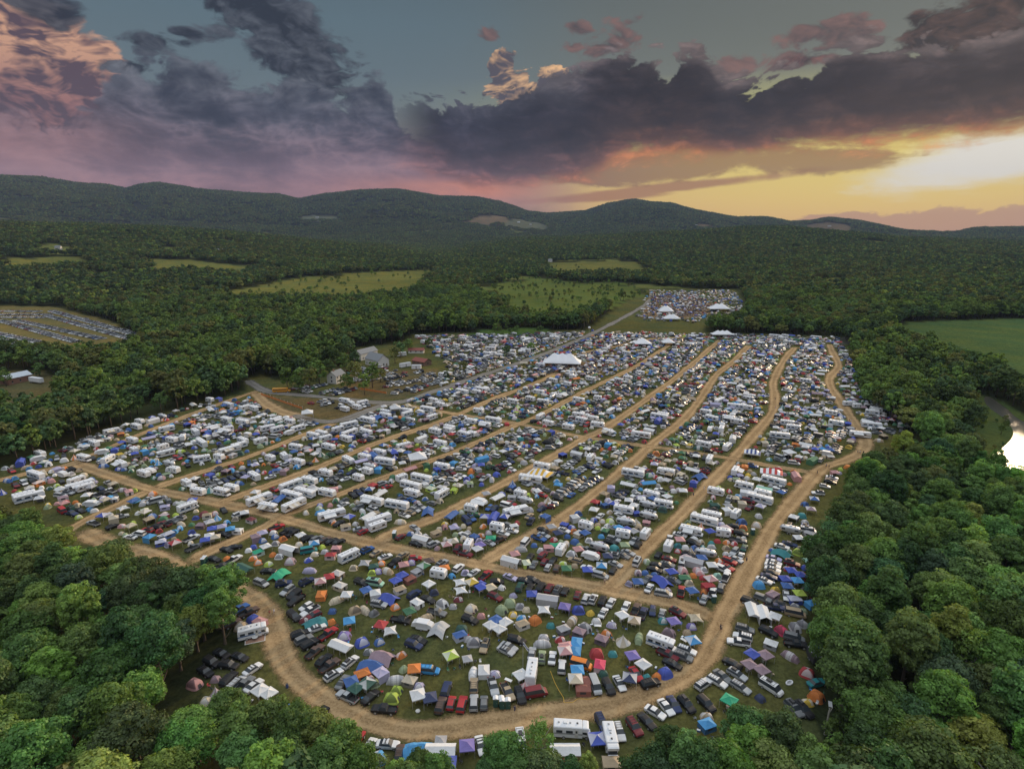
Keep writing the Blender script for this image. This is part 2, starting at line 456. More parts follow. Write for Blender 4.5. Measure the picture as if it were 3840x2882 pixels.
def road_material(name, c0, c1, edge=.5):
    m, nt, out = material(name)
    p = nt.node('ShaderNodeBsdfPrincipled'); p.inputs['Roughness'].default_value = .95; p.inputs['Specular IOR Level'].default_value = 0.0
    g = nt.node('ShaderNodeNewGeometry')
    uv = nt.node('ShaderNodeVertexColor'); uv.layer_name = 'wear'
    sep = nt.node('ShaderNodeSeparateColor'); nt.l.new(uv.outputs[0], sep.inputs[0])
    wear, side = E(nt, sep.outputs[0]), E(nt, sep.outputs[1])
    n1 = nt.noise(g.outputs['Position'], .22, 5, .65); n2 = nt.noise(g.outputs['Position'], 1.6, 5, .75); n3 = nt.noise(g.outputs['Position'], .05, 3)
    c = nt.mix(((n2 - .5) * 2.6 + (n1 - .5) * 1.2 + .5).clamp(), c0, c1)
    # two wheel tracks worn paler than the strip between them
    tr = nt.math('ABSOLUTE', nt.math('ABSOLUTE', side - .5) - .17)
    track = 1.0 - nt.step(tr, .02, .11)
    c = nt.mix(track * n1 * .7, c, tuple(min(1, x * 1.3) for x in c1))
    c = nt.mix((n3 * 1.4 - .45).clamp() * .5, c, tuple(x * .55 for x in c0))
    nt.put(p.inputs['Base Color'], c)
    a = nt.step(wear + (n1 - .5) * .9 + (n2 - .5) * .5, edge - .3, edge + .3)
    mx = nt.node('ShaderNodeMixShader'); tp = nt.node('ShaderNodeBsdfTransparent')
    nt.put(mx.inputs[0], a * .93); nt.l.new(tp.outputs[0], mx.inputs[1]); nt.l.new(p.outputs[0], mx.inputs[2])
    nt.l.new(mx.outputs[0], out.inputs[0])
    return m

def build_road(name, pts, w, z, mat):
    L = smooth_line(pts)
    w = w * 1.35
    prof = [-1, -.72, -.4, 0, .4, .72, 1]; wear = [0, .4, .85, 1, .85, .4, 0]
    V, C, F = [], [], []
    for i, (x, y) in enumerate(L):
        a = L[max(i - 1, 0)]; b = L[min(i + 1, len(L) - 1)]
        t = Vector((b[0] - a[0], b[1] - a[1])).normalized()
        ww = w * (1 + .13 * math.sin(i * .21 + len(L)) + .07 * math.sin(i * .53))
        end = min(i, len(L) - 1 - i) / 3
        for p_, q_ in zip(prof, wear):
            V.append((x - t.y * p_ * ww / 2, y + t.x * p_ * ww / 2, z)); C.append((q_ * min(1, .35 + end), p_ * .5 + .5, 0, 1))
    n = 7
    for i in range(len(L) - 1):
        for j in range(n - 1): F.append((i * n + j, (i + 1) * n + j, (i + 1) * n + j + 1, i * n + j + 1)[::-1])
    me = bpy.data.meshes.new(name); me.from_pydata(V, [], F)
    ca = me.color_attributes.new('wear', 'FLOAT_COLOR', 'POINT'); ca.data.foreach_set('color', np.array(C).ravel())
    me.materials.append(mat)
    return tag(add(name, me), kind='structure')

def build_water():
    m, nt, out = material('water')
    p = nt.node('ShaderNodeBsdfPrincipled'); p.inputs['Base Color'].default_value = (.05, .05, .04, 1); p.inputs['Roughness'].default_value = .3
    p.inputs['IOR'].default_value = 1.33; p.inputs['Specular IOR Level'].default_value = 1.0
    g = nt.node('ShaderNodeNewGeometry'); b = nt.node('ShaderNodeBump'); b.inputs['Strength'].default_value = .5; b.inputs['Distance'].default_value = .15
    nt.put(b.inputs['Height'], nt.noise(g.outputs['Position'], 1.1, 4, .6)); nt.l.new(b.outputs[0], p.inputs['Normal'])
    nt.l.new(p.outputs[0], out.inputs[0])
    m2, nt, out = material('shingle')
    p = nt.node('ShaderNodeBsdfPrincipled'); p.inputs['Roughness'].default_value = .8
    g = nt.node('ShaderNodeNewGeometry')
    nt.put(p.inputs['Base Color'], nt.mix(nt.noise(g.outputs['Position'], 1.2, 6, .8), (.06, .06, .045), (.2, .18, .15)))
    nt.l.new(p.outputs[0], out.inputs[0])
    def sheet(name, poly, z, mat):
        me = bpy.data.meshes.new(name); c = smooth_line(poly + [poly[0]], 4)[:-1]
        me.from_pydata([(x, y, z) for x, y in c], [], [tuple(range(len(c)))])
        me.materials.append(mat); me.update()
        if me.polygons[0].normal.z < 0: me.flip_normals()
        return tag(add(name, me), kind='structure')
    sheet('river', PG([(3672,1745),(3722,1702),(3772,1668),(3800,1622),(3768,1572),(3706,1525),(3690,1492),(3712,1488),(3770,1528),(3850,1585),(4060,1625),(4060,1815),(3730,1788),(3685,1775)]), .06, m)
    sheet('river', PG([(3145,1278),(3155,1265),(3183,1265),(3190,1288),(3160,1290)]), .06, m)

# ------------------------------------------------------------------ sky, sun and haze
SUN_AZ, SUN_EL = R(38.0), R(11.0)
def build_world():
    w = bpy.data.worlds.new('World'); scene.world = w; w.use_nodes = True
    w.node_tree.nodes.clear()
    nt = NT(w.node_tree)
    out = nt.node('ShaderNodeOutputWorld'); bg = nt.node('ShaderNodeBackground')
    nt.l.new(bg.outputs[0], out.inputs[0])
    tc = nt.node('ShaderNodeTexCoord'); d = tc.outputs['Generated']
    nrm = nt.node('ShaderNodeVectorMath', operation='NORMALIZE'); nt.l.new(d, nrm.inputs[0]); d = nrm.outputs[0]
    sep = nt.node('ShaderNodeSeparateXYZ'); nt.l.new(d, sep.inputs[0])
    x, y, z = (E(nt, o) for o in sep.outputs)
    DEG = 57.29578
    az = nt.math('ARCTAN2', x, y) * DEG
    el = nt.math('ARCSINE', z) * DEG
    def ae(u, v): a, e = azel(u, v); return a * DEG, e * DEG
    sky = nt.node('ShaderNodeTexSky', sky_type='NISHITA'); sky.sun_disc = False
    sky.sun_elevation = SUN_EL; sky.sun_rotation = SUN_AZ; sky.altitude = 200; sky.dust_density = 2.0
    # stretched direction for the cloud noise: long lumps near the horizon, round ones higher up
    mp = nt.node('ShaderNodeMapping'); nt.l.new(d, mp.inputs[0]); mp.inputs['Scale'].default_value = (1, 1, 1.9)
    cd = mp.outputs[0]
    mp2 = nt.node('ShaderNodeMapping'); nt.l.new(d, mp2.inputs[0]); mp2.inputs['Scale'].default_value = (1, 1, 4.5)
    cds = mp2.outputs[0]
    def billow(vec):
        r = 0.0
        for sc, am in ((10., 1.0), (23., .62), (51., .36), (110., .2)):
            r = nt.math('ABSOLUTE', nt.noise(vec, sc, 0, .5) - .5) * (am * 4) + r
        return r                       # about 0 .. 1.3, mean near .9
    wob = nt.node('ShaderNodeVectorMath', operation='SCALE'); nt.l.new(nt.noise(cd, 8., 2, .6, 0, 1), wob.inputs[0]); wob.inputs['Scale'].default_value = .10
    wa = nt.node('ShaderNodeVectorMath', operation='ADD'); nt.l.new(cd, wa.inputs[0]); nt.l.new(wob.outputs[0], wa.inputs[1]); cw = wa.outputs[0]
    nA = nt.noise(cd, 6.5, 9, .6, .3); nB = nt.noise(cd, 19., 8, .64, .25); nS = nt.noise(cds, 7.5, 7, .62, .5); nL = nt.noise(cd, 2.4, 2, .5)
    pf = billow(cw)
    # the same lumps looked up a step towards the sun: gives the lit and the shaded flank of each
    mp3 = nt.node('ShaderNodeMapping'); nt.l.new(cw, mp3.inputs[0]); mp3.inputs['Location'].default_value = (.008, .003, .014)
    pfs = billow(mp3.outputs[0])
    mp4 = nt.node('ShaderNodeMapping'); nt.l.new(cd, mp4.inputs[0]); mp4.inputs['Location'].default_value = (.014, .004, .02)
    nAs = nt.noise(mp4.outputs[0], 6.5, 5, .6, .3)
    relief = (pf - pfs) * 1.0 + (nA - nAs) * 1.6
    fb = (nA - .5) * 2.4 + (pf - .75) * .62 + (nB - .5) * 1.3
    fs = (pf - .75) * .8 + (nB - .5) * 2.2
    # clear sky
    elr = nt.step(el, 0, 22, False)
    left = nt.ramp(elr, [(0, lin(150, 112, 122)), (.25, lin(130, 118, 128)), (.5, lin(112, 127, 134)), (.75, lin(102, 122, 132)), (1, lin(88, 106, 116))])
    right = nt.ramp(elr, [(0, lin(228, 180, 126)), (.12, lin(236, 200, 122)), (.25, lin(238, 214, 118)), (.42, lin(196, 192, 128)), (.58, lin(126, 130, 122)), (.8, lin(110, 116, 112)), (1, lin(94, 100, 98))])
    warm = nt.curve(az, [(-50, 0), (-20, .02), (-8, .12), (2, .55), (12, .92), (25, 1), (50, 1)], -50, 50)
    col = nt.mix(warm, left, right)
    def blob(u, v, ru, rv, rot=0.0):
        """normalised distance from a place in the sky; radii in overview pixels (about 0.0445 degree each)"""
        a0, e0 = ae(u, v); ra, re = ru * .0445, rv * .0445
        c, s_ = math.cos(R(rot)), math.sin(R(rot))
        da, de = az - a0, el - e0
        p = (da * c + de * s_) * (1 / ra); q = (de * c - da * s_) * (1 / re)
        return nt.math('SQRT', p * p + q * q)
    def any_of(L):
        r = None
        for b in L:
            k = 1.0 - blob(*b)
            r = k if r is None else r.max(k)
        return r
    # glow round the sun behind thin cloud
    s1 = blob(2160, 335, 560, 120, 4); glow = nt.math('EXPONENT', s1 * s1 * -1.6)
    col = nt.mix(glow * .5, col, lin(250, 226, 120))
    s2 = blob(2180, 334, 200, 46, 8); core = nt.step(s2 + (nS - .5) * 1.4 + (nB - .5) * .6, 1.25, .35) * .9
    col = nt.mix(core, col, (.86, .84, .80))
    def cloud(col, dens, soft, colour, amount=1.0):
        return nt.mix(nt.step(dens, -soft, soft) * amount, col, colour)
    # far rim of small cumulus on the horizon under the glow
    low = any_of([(2000, 492, 260, 30), (2230, 490, 230, 34), (1850, 480, 90, 14)])
    col = cloud(col, low * 1.1 - .1 + fs * .4, .1, nt.mix(nt.step(el, 1.2, 2.6), lin(196, 154, 128), lin(214, 176, 136)), .85)
    # thin brown streaks
    st = any_of([(1400, 410, 250, 9, 5), (1300, 425, 130, 9, 3)])
    col = cloud(col, st * .6 + (nS - .5) * .9, .2, lin(170, 118, 84), .8)
    # tall pale cumulus standing behind the bank, and the pink one far to the side
    t1 = any_of([(1085, 150, 30, 40), (1105, 190, 52, 42), (1190, 172, 34, 22), (1140, 205, 60, 30)])
    litc = nt.mix((relief * .9 + .42 + (nB - .5) * .8).clamp(), lin(96, 92, 100), lin(240, 196, 150))
    col = cloud(col, t1 * 1.2 - .1 + fs * .6, .06, litc)
    t2 = any_of([(80, 105, 75, 62), (155, 112, 80, 48, -25), (70, 175, 110, 75), (170, 165, 70, 55, -15), (60, 235, 150, 60)])
    lit2 = nt.mix(((pf - pfs) * 1.3 + .34 + (nB - .5) * .7 + nt.step(el, 10, 15) * .3).clamp(), lin(98, 82, 92), nt.mix(nt.step(el, 8.5, 13), lin(160, 118, 116), lin(208, 164, 138)))
    col = cloud(col, t2 * 1.1 + fb * .6 - .1, .2, lit2)
    # high dark patches
    hi = any_of([(560, 30, 150, 60, -20), (640, 100, 140, 80, -35), (700, 160, 110, 50, -20), (500, 0, 90, 40), (95, 5, 60, 34, -30), (2060, 52, 110, 34, 16), (2150, 20, 120, 30, 20), (2140, 95, 130, 40, 5), (1740, 130, 60, 14, 5), (330, 90, 60, 20), (290, 148, 40, 12), (395, 70, 30, 10)])
    hcol = nt.mix(warm, nt.mix((relief * .7 + .3 + (nB - .5) * .8).clamp(), lin(46, 52, 64), lin(96, 102, 112)), nt.mix((relief * .7 + .3).clamp(), lin(56, 50, 50), lin(112, 88, 80)))
    col = cloud(col, hi * 1.05 - .34 + fb * .85, .24, hcol, .95)
    tiny = any_of([(1245, 61, 34, 12, -8), (1348, 80, 52, 34, 12), (1292, 106, 34, 26), (1238, 104, 22, 12), (1730, 74, 54, 20), (1834, 74, 52, 28, 12), (1735, 128, 70, 20, 8), (1600, 140, 40, 18), (1060, 72, 30, 16), (1790, 128, 30, 16)])
    col = cloud(col, tiny * 1.0 - .42 + fs * .9 + (nA - .5) * .8, .3, nt.mix((relief * .5 + .45 + nt.step(az, -8, 4) * .15).clamp(), lin(70, 66, 72), lin(142, 108, 102)), .8)
    # layered deck, grey above and pink below
    top = nt.curve(az, [ae(u, v) for u, v in [(-200,250),(0,235),(120,262),(230,215),(330,150),(450,160),(560,178),(660,190),(740,215),(790,160),(850,210),(880,265),(930,262),(1000,280),(1300,300),(2300,330)]], -52, 50)
    deck = nt.step((top - el) * .34 + fb * .8, -.12, .28)
    h = nt.step(el, 2.5, 12, False)
    dgrey = nt.ramp(h + (nS - .5) * .22, [(0, lin(158, 124, 130)), (.2, lin(144, 116, 126)), (.4, lin(120, 104, 116)), (.62, lin(94, 94, 108)), (.85, lin(90, 96, 108)), (1, lin(96, 102, 112))])
    dgrey = nt.mix(((nS - .5) * 3.2 + .3 + relief * .35).clamp() * .75, dgrey, nt.ramp(h, [(0, lin(188, 142, 142)), (.35, lin(170, 140, 146)), (.7, lin(130, 124, 136)), (1, lin(124, 128, 136))]))
    dgrey = nt.mix(((.5 - nA) * 3.0 + (nL - .5) * .8 + (.5 - nS) * 1.2 + .0).clamp() * .7, dgrey, lin(48, 48, 60))
    dl = ((relief * -.6 + (.5 - nA) * 2.2 + (pf - .75) * .5) + .25).clamp() * nt.step(el, 5, 9)
    dgrey = nt.mix(dl * .85, dgrey, lin(50, 56, 70))
    fade = nt.curve(az, [(-52, 1), (-6, 1), (-1, .8), (5, .35), (10, 0), (50, 0)], -52, 50)
    col = nt.mix(deck * fade, col, dgrey)
    pk = blob(60, 300, 170, 60); col = nt.mix(nt.math('EXPONENT', pk * pk * -1.4) * deck * (nA * 1.6 - .3).clamp() * .75, col, lin(196, 142, 134))
    hz = nt.math('EXPONENT', blob(1010, 408, 200, 22) * blob(1010, 408, 200, 22) * -1.2)
    col = nt.mix(hz * (nS * 1.5).clamp(), col, lin(226, 150, 118))
    # the dark bank
    btop = nt.curve(az, [ae(u, v) for u, v in [(780,330),(850,250),(900,192),(960,215),(1040,218),(1100,205),(1190,178),(1235,172),(1290,130),(1330,118),(1400,122),(1440,150),(1475,118),(1530,140),(1600,182),(1680,162),(1760,145),(1830,112),(1900,108),(1960,112),(2040,104),(2100,96),(2220,70),(2320,60)]], -14, 52)
    bbot = nt.curve(az, [ae(u, v) for u, v in [(780,345),(850,352),(950,388),(1080,402),(1200,398),(1290,378),(1340,345),(1450,332),(1560,336),(1680,324),(1800,314),(1900,306),(2020,300),(2130,292),(2220,280),(2320,270)]], -14, 52)
    up = (btop - el) * .5 + fb * .6 + (nB - .5) * .9 + (pf - .75) * .35
    lo = (el - bbot) * .5 + (nS - .5) * 1.8 + fs * .3
    bank = nt.step(up, -.06, .2) * nt.step(lo, -.35, .55) * nt.step(az, -12, -6)
    hb = nt.step((el - bbot) / (btop - bbot).max(.5), 0, 1, False)
    bl = nt.ramp(hb + (nA - .5) * .4, [(0, lin(150, 100, 88)), (.18, lin(104, 78, 80)), (.4, lin(58, 50, 58)), (.7, lin(50, 50, 62)), (1, lin(80, 82, 92))])
    br = nt.ramp(hb + (nA - .5) * .22, [(0, lin(168, 112, 62)), (.14, lin(108, 74, 54)), (.34, lin(62, 48, 41)), (.65, lin(47, 40, 39)), (.9, lin(64, 58, 58)), (1, lin(104, 94, 92))])
    bcol = nt.mix(nt.step(az, -6, 14), bl, br)
    bcol = nt.mix((relief * .9 + (nB - .5) * 1.2 + (nS - .5) * 1.6 + .08).clamp() * .6, bcol, nt.mix(1.0, bcol, (1.9, 1.75, 1.7), 'MULTIPLY'))
    sc_ = nt.node('ShaderNodeVectorMath', operation='SCALE'); nt.put(sc_.inputs[0], bcol); nt.put(sc_.inputs['Scale'], ((nS - .5) * 1.5 + (nB - .5) * 1.3 + (pf - .75) * .25 + 1.0).max(.45)); bcol = sc_.outputs[0]
    # lower brown tongue of the bank against the yellow
    tongue = any_of([(1560, 345, 200, 28, 3), (1720, 345, 150, 22, -3), (1340, 372, 130, 28, 5), (1480, 362, 120, 22, 0)])
    col = cloud(col, tongue * 1.0 - .08 + (nS - .5) * 2.2 + fs * .35, .3, nt.mix(nt.step(az, 2, 20), lin(140, 98, 84), lin(160, 118, 72)), .8)
    col = nt.mix(bank, col, bcol)
    gm = nt.node('ShaderNodeGamma'); nt.put(gm.inputs[0], col); gm.inputs[1].default_value = 1.12; col = gm.outputs[0]
    # unseen sky overhead and behind, brightened as added fill light for the ground
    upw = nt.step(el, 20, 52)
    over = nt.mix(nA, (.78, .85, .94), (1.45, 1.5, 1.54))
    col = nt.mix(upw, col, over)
    back = nt.step(nt.math('ABSOLUTE', az), 60, 110)
    col = nt.mix(back * (1.0 - upw), col, nt.mix(nA, (.22, .25, .32), (.5, .46, .48)))
    below = nt.step(el, .2, -2.0)
    col = nt.mix(below, col, (.05, .06, .06))
    # a share of the plain physical sky on top
    ns = nt.node('ShaderNodeVectorMath', operation='SCALE'); nt.put(ns.inputs[0], sky.outputs[0]); nt.put(ns.inputs['Scale'], nt.step(el, 14, 30) * .01 + .0006)
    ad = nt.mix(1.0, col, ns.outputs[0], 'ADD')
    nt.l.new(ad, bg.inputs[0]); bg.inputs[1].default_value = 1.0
    w.cycles.sampling_method = 'MANUAL'; w.cycles.sample_map_resolution = 512

def build_light():
    l = bpy.data.lights.new('sun', 'SUN'); l.energy = 4.0; l.angle = R(6); l.color = (1, .74, .47)
    o = bpy.data.objects.new('sun', l); COL.objects.link(o)
    d = Vector((math.sin(SUN_AZ) * math.cos(SUN_EL), math.cos(SUN_AZ) * math.cos(SUN_EL), math.sin(SUN_EL)))
    o.rotation_euler = d.to_track_quat('Z', 'Y').to_euler()
    vs = scene.view_settings; vs.view_transform = 'Standard'; vs.look = 'None'; vs.gamma = 1; vs.exposure = 0

def build_haze(density=3.7e-5):
    m, nt, out = material('haze')
    v = nt.node('ShaderNodeVolumePrincipled')
    v.inputs['Color'].default_value = (.46, .58, .90, 1); v.inputs['Density'].default_value = density
    v.inputs['Anisotropy'].default_value = -.3
    nt.l.new(v.outputs[0], out.inputs['Volume'])
    mb = MB(); mb.box(-9000, 9000, -9000, 9000, -1.2, 960, 'haze')
    tag(add('haze', mb.mesh('haze')), kind='stuff')
# ------------------------------------------------------------------ vehicles
def loft_car(S, W, wr=.74, bed=None, hood_w=.93):
    """stations (x, sill, belt, roof or 0) -> {'body', 'windscreen', 'rear_window', 'side_window' x2}"""
    P = {'body': MB(), 'windscreen': MB(), 'rear_window': MB(), 'side_a': MB(), 'side_b': MB()}
    rings = []
    n = len(S)
    for i, (x, zb, zt, zr) in enumerate(S):
        e = .86 if i in (0, n - 1) else (.95 if i in (1, n - 2) else 1)
        w = W * e
        roof = zr if zr else zt + .025
        rw = W * wr if zr else w * hood_w
        isbed = bed and bed[0] < x < bed[1]
        ztop = .68 if isbed else roof + (.045 if zr else .03)
        r2 = rw - .07 if isbed else rw * .6
        if isbed: roof = zt + .02
        zm = zb + (zt - zb) * .55
        rings.append([(x, -w * .94, zb), (x, -w, zm), (x, -w * .975, zt), (x, -rw, roof), (x, -r2, ztop), (x, r2, ztop), (x, rw, roof), (x, w * .975, zt), (x, w, zm), (x, w * .94, zb)])
    for i in range(n - 1):
        a, b = rings[i], rings[i + 1]
        ra, rb = S[i][3], S[i + 1][3]
        for j in range(9):
            q = [a[j], b[j], b[j + 1], a[j + 1]]
            tgt, mat = P['body'], 'paint'
            if bed and j in (3, 4, 5) and bed[0] < S[i][0] and S[i + 1][0] < bed[1] + .2: mat = 'bed_liner'
            if ra or rb:
                if j in (2, 6): tgt, mat = P['side_a' if j == 2 else 'side_b'], 'glass'
                elif j in (3, 4, 5) and not (ra and rb):
                    tgt, mat = (P['windscreen'] if ra else P['rear_window']), 'glass'
            tgt.face(q[::-1], mat)
        P['body'].face([a[0], b[0], b[9], a[9]], 'trim')
    P['body'].face(rings[0], 'paint'); P['body'].face(rings[-1][::-1], 'paint')
    # bumpers and number plates, sill trim
    x0, x1 = S[0][0], S[-1][0]
    P['body'].box(x0 - .05, x0 + .12, -W * .8, W * .8, S[0][1] - .04, S[0][1] + .12, 'trim')
    P['body'].box(x1 - .12, x1 + .05, -W * .8, W * .8, S[-1][1] - .04, S[-1][1] + .1, 'trim')
    return P
def wheel_mb(x, y, r=.33, w=.22):
    m = MB(); n = 12; s = 1 if y > 0 else -1
    A = [2 * math.pi * k / n for k in range(n)]
    y0, y1 = y - w / 2, y + w / 2
    ring = lambda yy, rr: [(x + rr * math.cos(a), yy, r + rr * math.sin(a)) for a in A]
    yo, yi = (y1, y0) if s > 0 else (y0, y1)
    m.grid([ring(yi, r), ring(yo, r), ring(yo, r * .66)], 'tyre', True)
    b = len(m.v); m.v += ring(yo + s * .015, r * .66); m.f.append(tuple(range(b, b + n)) if s < 0 else tuple(range(b + n - 1, b - 1, -1))); m.m.append('rim')
    return m
def lamp_mb(x, y, z, mat, sx=.06, sy=.17, sz=.08):
    m = MB(); m.box(x - sx, x + sx, y - sy, y + sy, z - sz, z + sz, mat); return m
def make_car(S, W, wb, bed=None, rack=0, hood_w=.93, wr=.74, r=.33):
    P = loft_car(S, W, wr, bed, hood_w)
    out = [('body', P['body']), ('windscreen', P['windscreen']), ('rear_window', P['rear_window']), ('side_window', P['side_a']), ('side_window', P['side_b'])]
    for x in wb:
        for s in (-1, 1): out.append(('wheel', wheel_mb(x, s * (W - .06), r)))
    xf, xr = S[-1][0], S[0][0]
    for s in (-1, 1):
        out.append(('headlight', lamp_mb(xf - .1, s * W * .66, S[-1][2] - .02, 'lamp_lens')))
        out.append(('tail_light', lamp_mb(xr + .06, s * W * .7, S[0][2] - .08, 'tail_lens', .06, .12, .1)))
        y = s * (W + .06)
        k = next((q for q in reversed(S) if q[3] == 0 and q[0] < xf - .5), S[-3])
        m = MB(); m.box(k[0] - .28, k[0] - .1, min(y - s * .14, y + s * .08), max(y - s * .14, y + s * .08), k[2] - .02, k[2] + .12, 'trim'); out.append(('wing_mirror', m))
    if rack:
        m = MB(); rf = max(q[3] for q in S)
        xs = [q[0] for q in S if q[3]]
        a, b = min(xs) + .25, max(xs) - .3
        for s in (-1, 1): m.box(a, b, s * W * .62 - .03, s * W * .62 + .03, rf + .03, rf + .1, 'trim')
        for x in (a + .2, (a + b) / 2, b - .2): m.box(x - .03, x + .03, -W * .6, W * .6, rf + .07, rf + .105, 'trim')
        if rack == 2: m.box((a + b) / 2 - .6, (a + b) / 2 + .65, -.42, .42, rf + .1, rf + .42, 'trim', .08, .08)
        out.append(('roof_rack', m))
    return [p for p in out if p[1].f]
SED = [(-2.36,.45,.84,0),(-2.22,.32,.97,0),(-1.62,.28,1.01,0),(-.92,.28,1.01,1.40),(.22,.28,.99,1.43),(.98,.28,.95,0),(1.92,.3,.83,0),(2.27,.34,.72,0),(2.36,.45,.6,0)]
HAT = [(-2.03,.42,.9,0),(-1.96,.3,1.02,0),(-1.55,.28,1.02,1.42),(.15,.28,1.0,1.49),(.92,.28,.96,0),(1.66,.3,.85,0),(1.98,.34,.72,0),(2.05,.45,.6,0)]
EST = [(-2.4,.42,.92,0),(-2.33,.3,1.02,0),(-1.95,.28,1.02,1.43),(.22,.28,1.0,1.48),(.98,.28,.96,0),(1.92,.3,.84,0),(2.27,.34,.73,0),(2.36,.45,.6,0)]
SUV = [(-2.36,.5,1.0,0),(-2.32,.38,1.12,0),(-2.0,.38,1.12,1.72),(.3,.38,1.1,1.76),(.98,.38,1.08,0),(1.9,.4,1.0,0),(2.26,.44,.88,0),(2.36,.54,.72,0)]
VAN = [(-2.52,.42,.98,0),(-2.48,.3,1.06,0),(-2.2,.3,1.06,1.70),(.62,.3,1.04,1.74),(1.58,.3,1.0,0),(2.18,.32,.86,0),(2.5,.45,.66,0)]
CMP = [(-2.65,.42,1.16,0),(-2.62,.34,1.22,0),(-2.42,.34,1.22,2.08),(1.25,.34,1.22,2.12),(1.95,.34,1.18,0),(2.45,.36,1.02,0),(2.66,.46,.7,0)]
PIC = [(-2.8,.5,1.02,0),(-2.74,.42,1.04,0),(-.8,.42,1.05,0),(-.7,.42,1.08,0),(-.52,.42,1.08,1.72),(.52,.42,1.08,1.76),(1.22,.42,1.08,0),(2.35,.42,1.0,0),(2.74,.46,.86,0),(2.82,.55,.7,0)]

def house_box(m, L, W, z0, z1, x0, mat='white_vinyl', ch=.16, nose=0.0, tailr=.08, stripe=None):
    """a caravan body: rounded along its top edges, cut back at the nose"""
    prof = [(-W / 2, z0), (-W / 2, z0 + (z1 - z0) * .3), (-W / 2, z0 + (z1 - z0) * .42), (-W / 2, z1 - ch), (-W / 2 + ch * .6, z1 - ch * .25), (-W / 2 + ch * 1.8, z1), (W / 2 - ch * 1.8, z1), (W / 2 - ch * .6, z1 - ch * .25), (W / 2, z1 - ch), (W / 2, z0 + (z1 - z0) * .42), (W / 2, z0 + (z1 - z0) * .3), (W / 2, z0)]
    def sec(x, k, lift=0):
        return [(x, y * (1 - .04 * k), z0 + (z - z0) * (1 - k * .12) + lift * (1 - (z - z0) / (z1 - z0))) for y, z in prof]
    xs = [(x0, 1), (x0 + tailr, .3), (x0 + tailr * 3, 0), (x0 + L - max(nose, .1) * 1.4, 0), (x0 + L - max(nose, .1) * .6, .35), (x0 + L, 1.4 if nose else 1)]
    rings = [sec(x, k, .25 if (nose and i == 5) else 0) for i, (x, k) in enumerate(xs)]
    m.grid([r[::-1] for r in rings], lambda i, j: stripe if (stripe and j in (1, 9)) else mat)
    m.face(rings[0][::-1], mat); m.face(rings[-1], mat)
def win(x0, x1, y, z0, z1):
    m = MB(); s = 1 if y > 0 else -1
    m.box(x0, x1, min(y, y + s * .03), max(y, y + s * .03), z0, z1, 'glass'); return m
def awning_mb(x0, x1, y, z, mat='fabric', d=2.2):
    m = MB(); s = 1 if y > 0 else -1
    P = [[(x, y + s * d * t, z - .5 * t - .12 * math.sin(math.pi * t)) for t in (0, .33, .66, 1)] for x in np.linspace(x0, x1, 5)]
    m.grid(P, lambda i, j: mat if i % 2 else 'fabric_pale')
    m.grid([[(a, b, c - .03) for a, b, c in r][::-1] for r in P], mat)
    for x in (x0 + .1, x1 - .1): m.tube([(x, y + s * .02, 1.0), (x, y + s * d, z - .52)], [.03, .03], 'pole', 5)
    return m
def make_motorhome(L=7.6, stripe='stripe_tan', awn=1, klass='c'):
    W, b = 2.4, MB(); out = []
    x0 = -L / 2
    if klass == 'c':
        house_box(b, L - 1.7, W, .55, 3.05, x0, stripe=stripe)
        # bunk over the cab, then the cab and its bonnet
        house_box(b, 1.25, W * .96, 2.02, 2.98, L / 2 - 1.68, nose=.5, ch=.14)
        hood = [(L / 2 - 1.69, .5, 1.2, 1.98), (L / 2 - 1.1, .5, 1.2, 1.9), (L / 2 - .62, .5, 1.15, 0), (L / 2 - .1, .5, 1.02, 0), (L / 2, .55, .8, 0)]
        P = loft_car(hood, .98, .82)
        for f, q in zip(P['body'].f, P['body'].m): b.face([P['body'].v[k] for k in f], 'white_vinyl' if q == 'paint' else q)
        out = [('body', b), ('windscreen', P['windscreen']), ('cab_window', P['side_a']), ('cab_window', P['side_b'])]
    else:
        house_box(b, L, W, .5, 3.1, x0, nose=.35, stripe=stripe)
        m = MB(); m.face([(L / 2 - .02, -.98, 1.45), (L / 2 - .02, .98, 1.45), (L / 2 - .17, .95, 2.35), (L / 2 - .17, -.95, 2.35)], 'glass'); out = [('body', b), ('windscreen', m)]
    for s in (-1, 1):
        for a, c in ((-.42, -.26), (-.16, .02)) + (((.12, .26),) if klass != 'c' else ()):
            out.append(('window', win(L * a, L * c, s * W / 2, 1.65, 2.25)))
    m = MB(); m.box(L * .07, L * .07 + .7, -W / 2 - .03, -W / 2, .75, 2.5, 'clapboard'); m.box(L * .07 + .18, L * .07 + .52, -W / 2 - .045, -W / 2 - .03, 1.75, 2.3, 'glass'); out.append(('door', m))
    for x in (-L * .36, -L * .05, L * .14):
        m = MB(); m.box(x - .2, x + .2, -.2, .2, 3.0, 3.17, 'grey_vinyl' if x < 0 else 'trim', .03, .03); out.append(('roof_vent', m))
    m = MB(); m.box(-L * .24, -L * .24 + .9, -.36, .36, 3.02, 3.32, 'white_vinyl', .1, .08); out.append(('air_conditioner', m))
    if awn: out.append(('awning', awning_mb(-L * .34, L * .1, -W / 2, 2.75)))
    for x in (-L * .22, L / 2 - .85):
        for s in (-1, 1): out.append(('wheel', wheel_mb(x, s * (W / 2 - .12 if x < 0 else .86), .4, .26)))
    return out
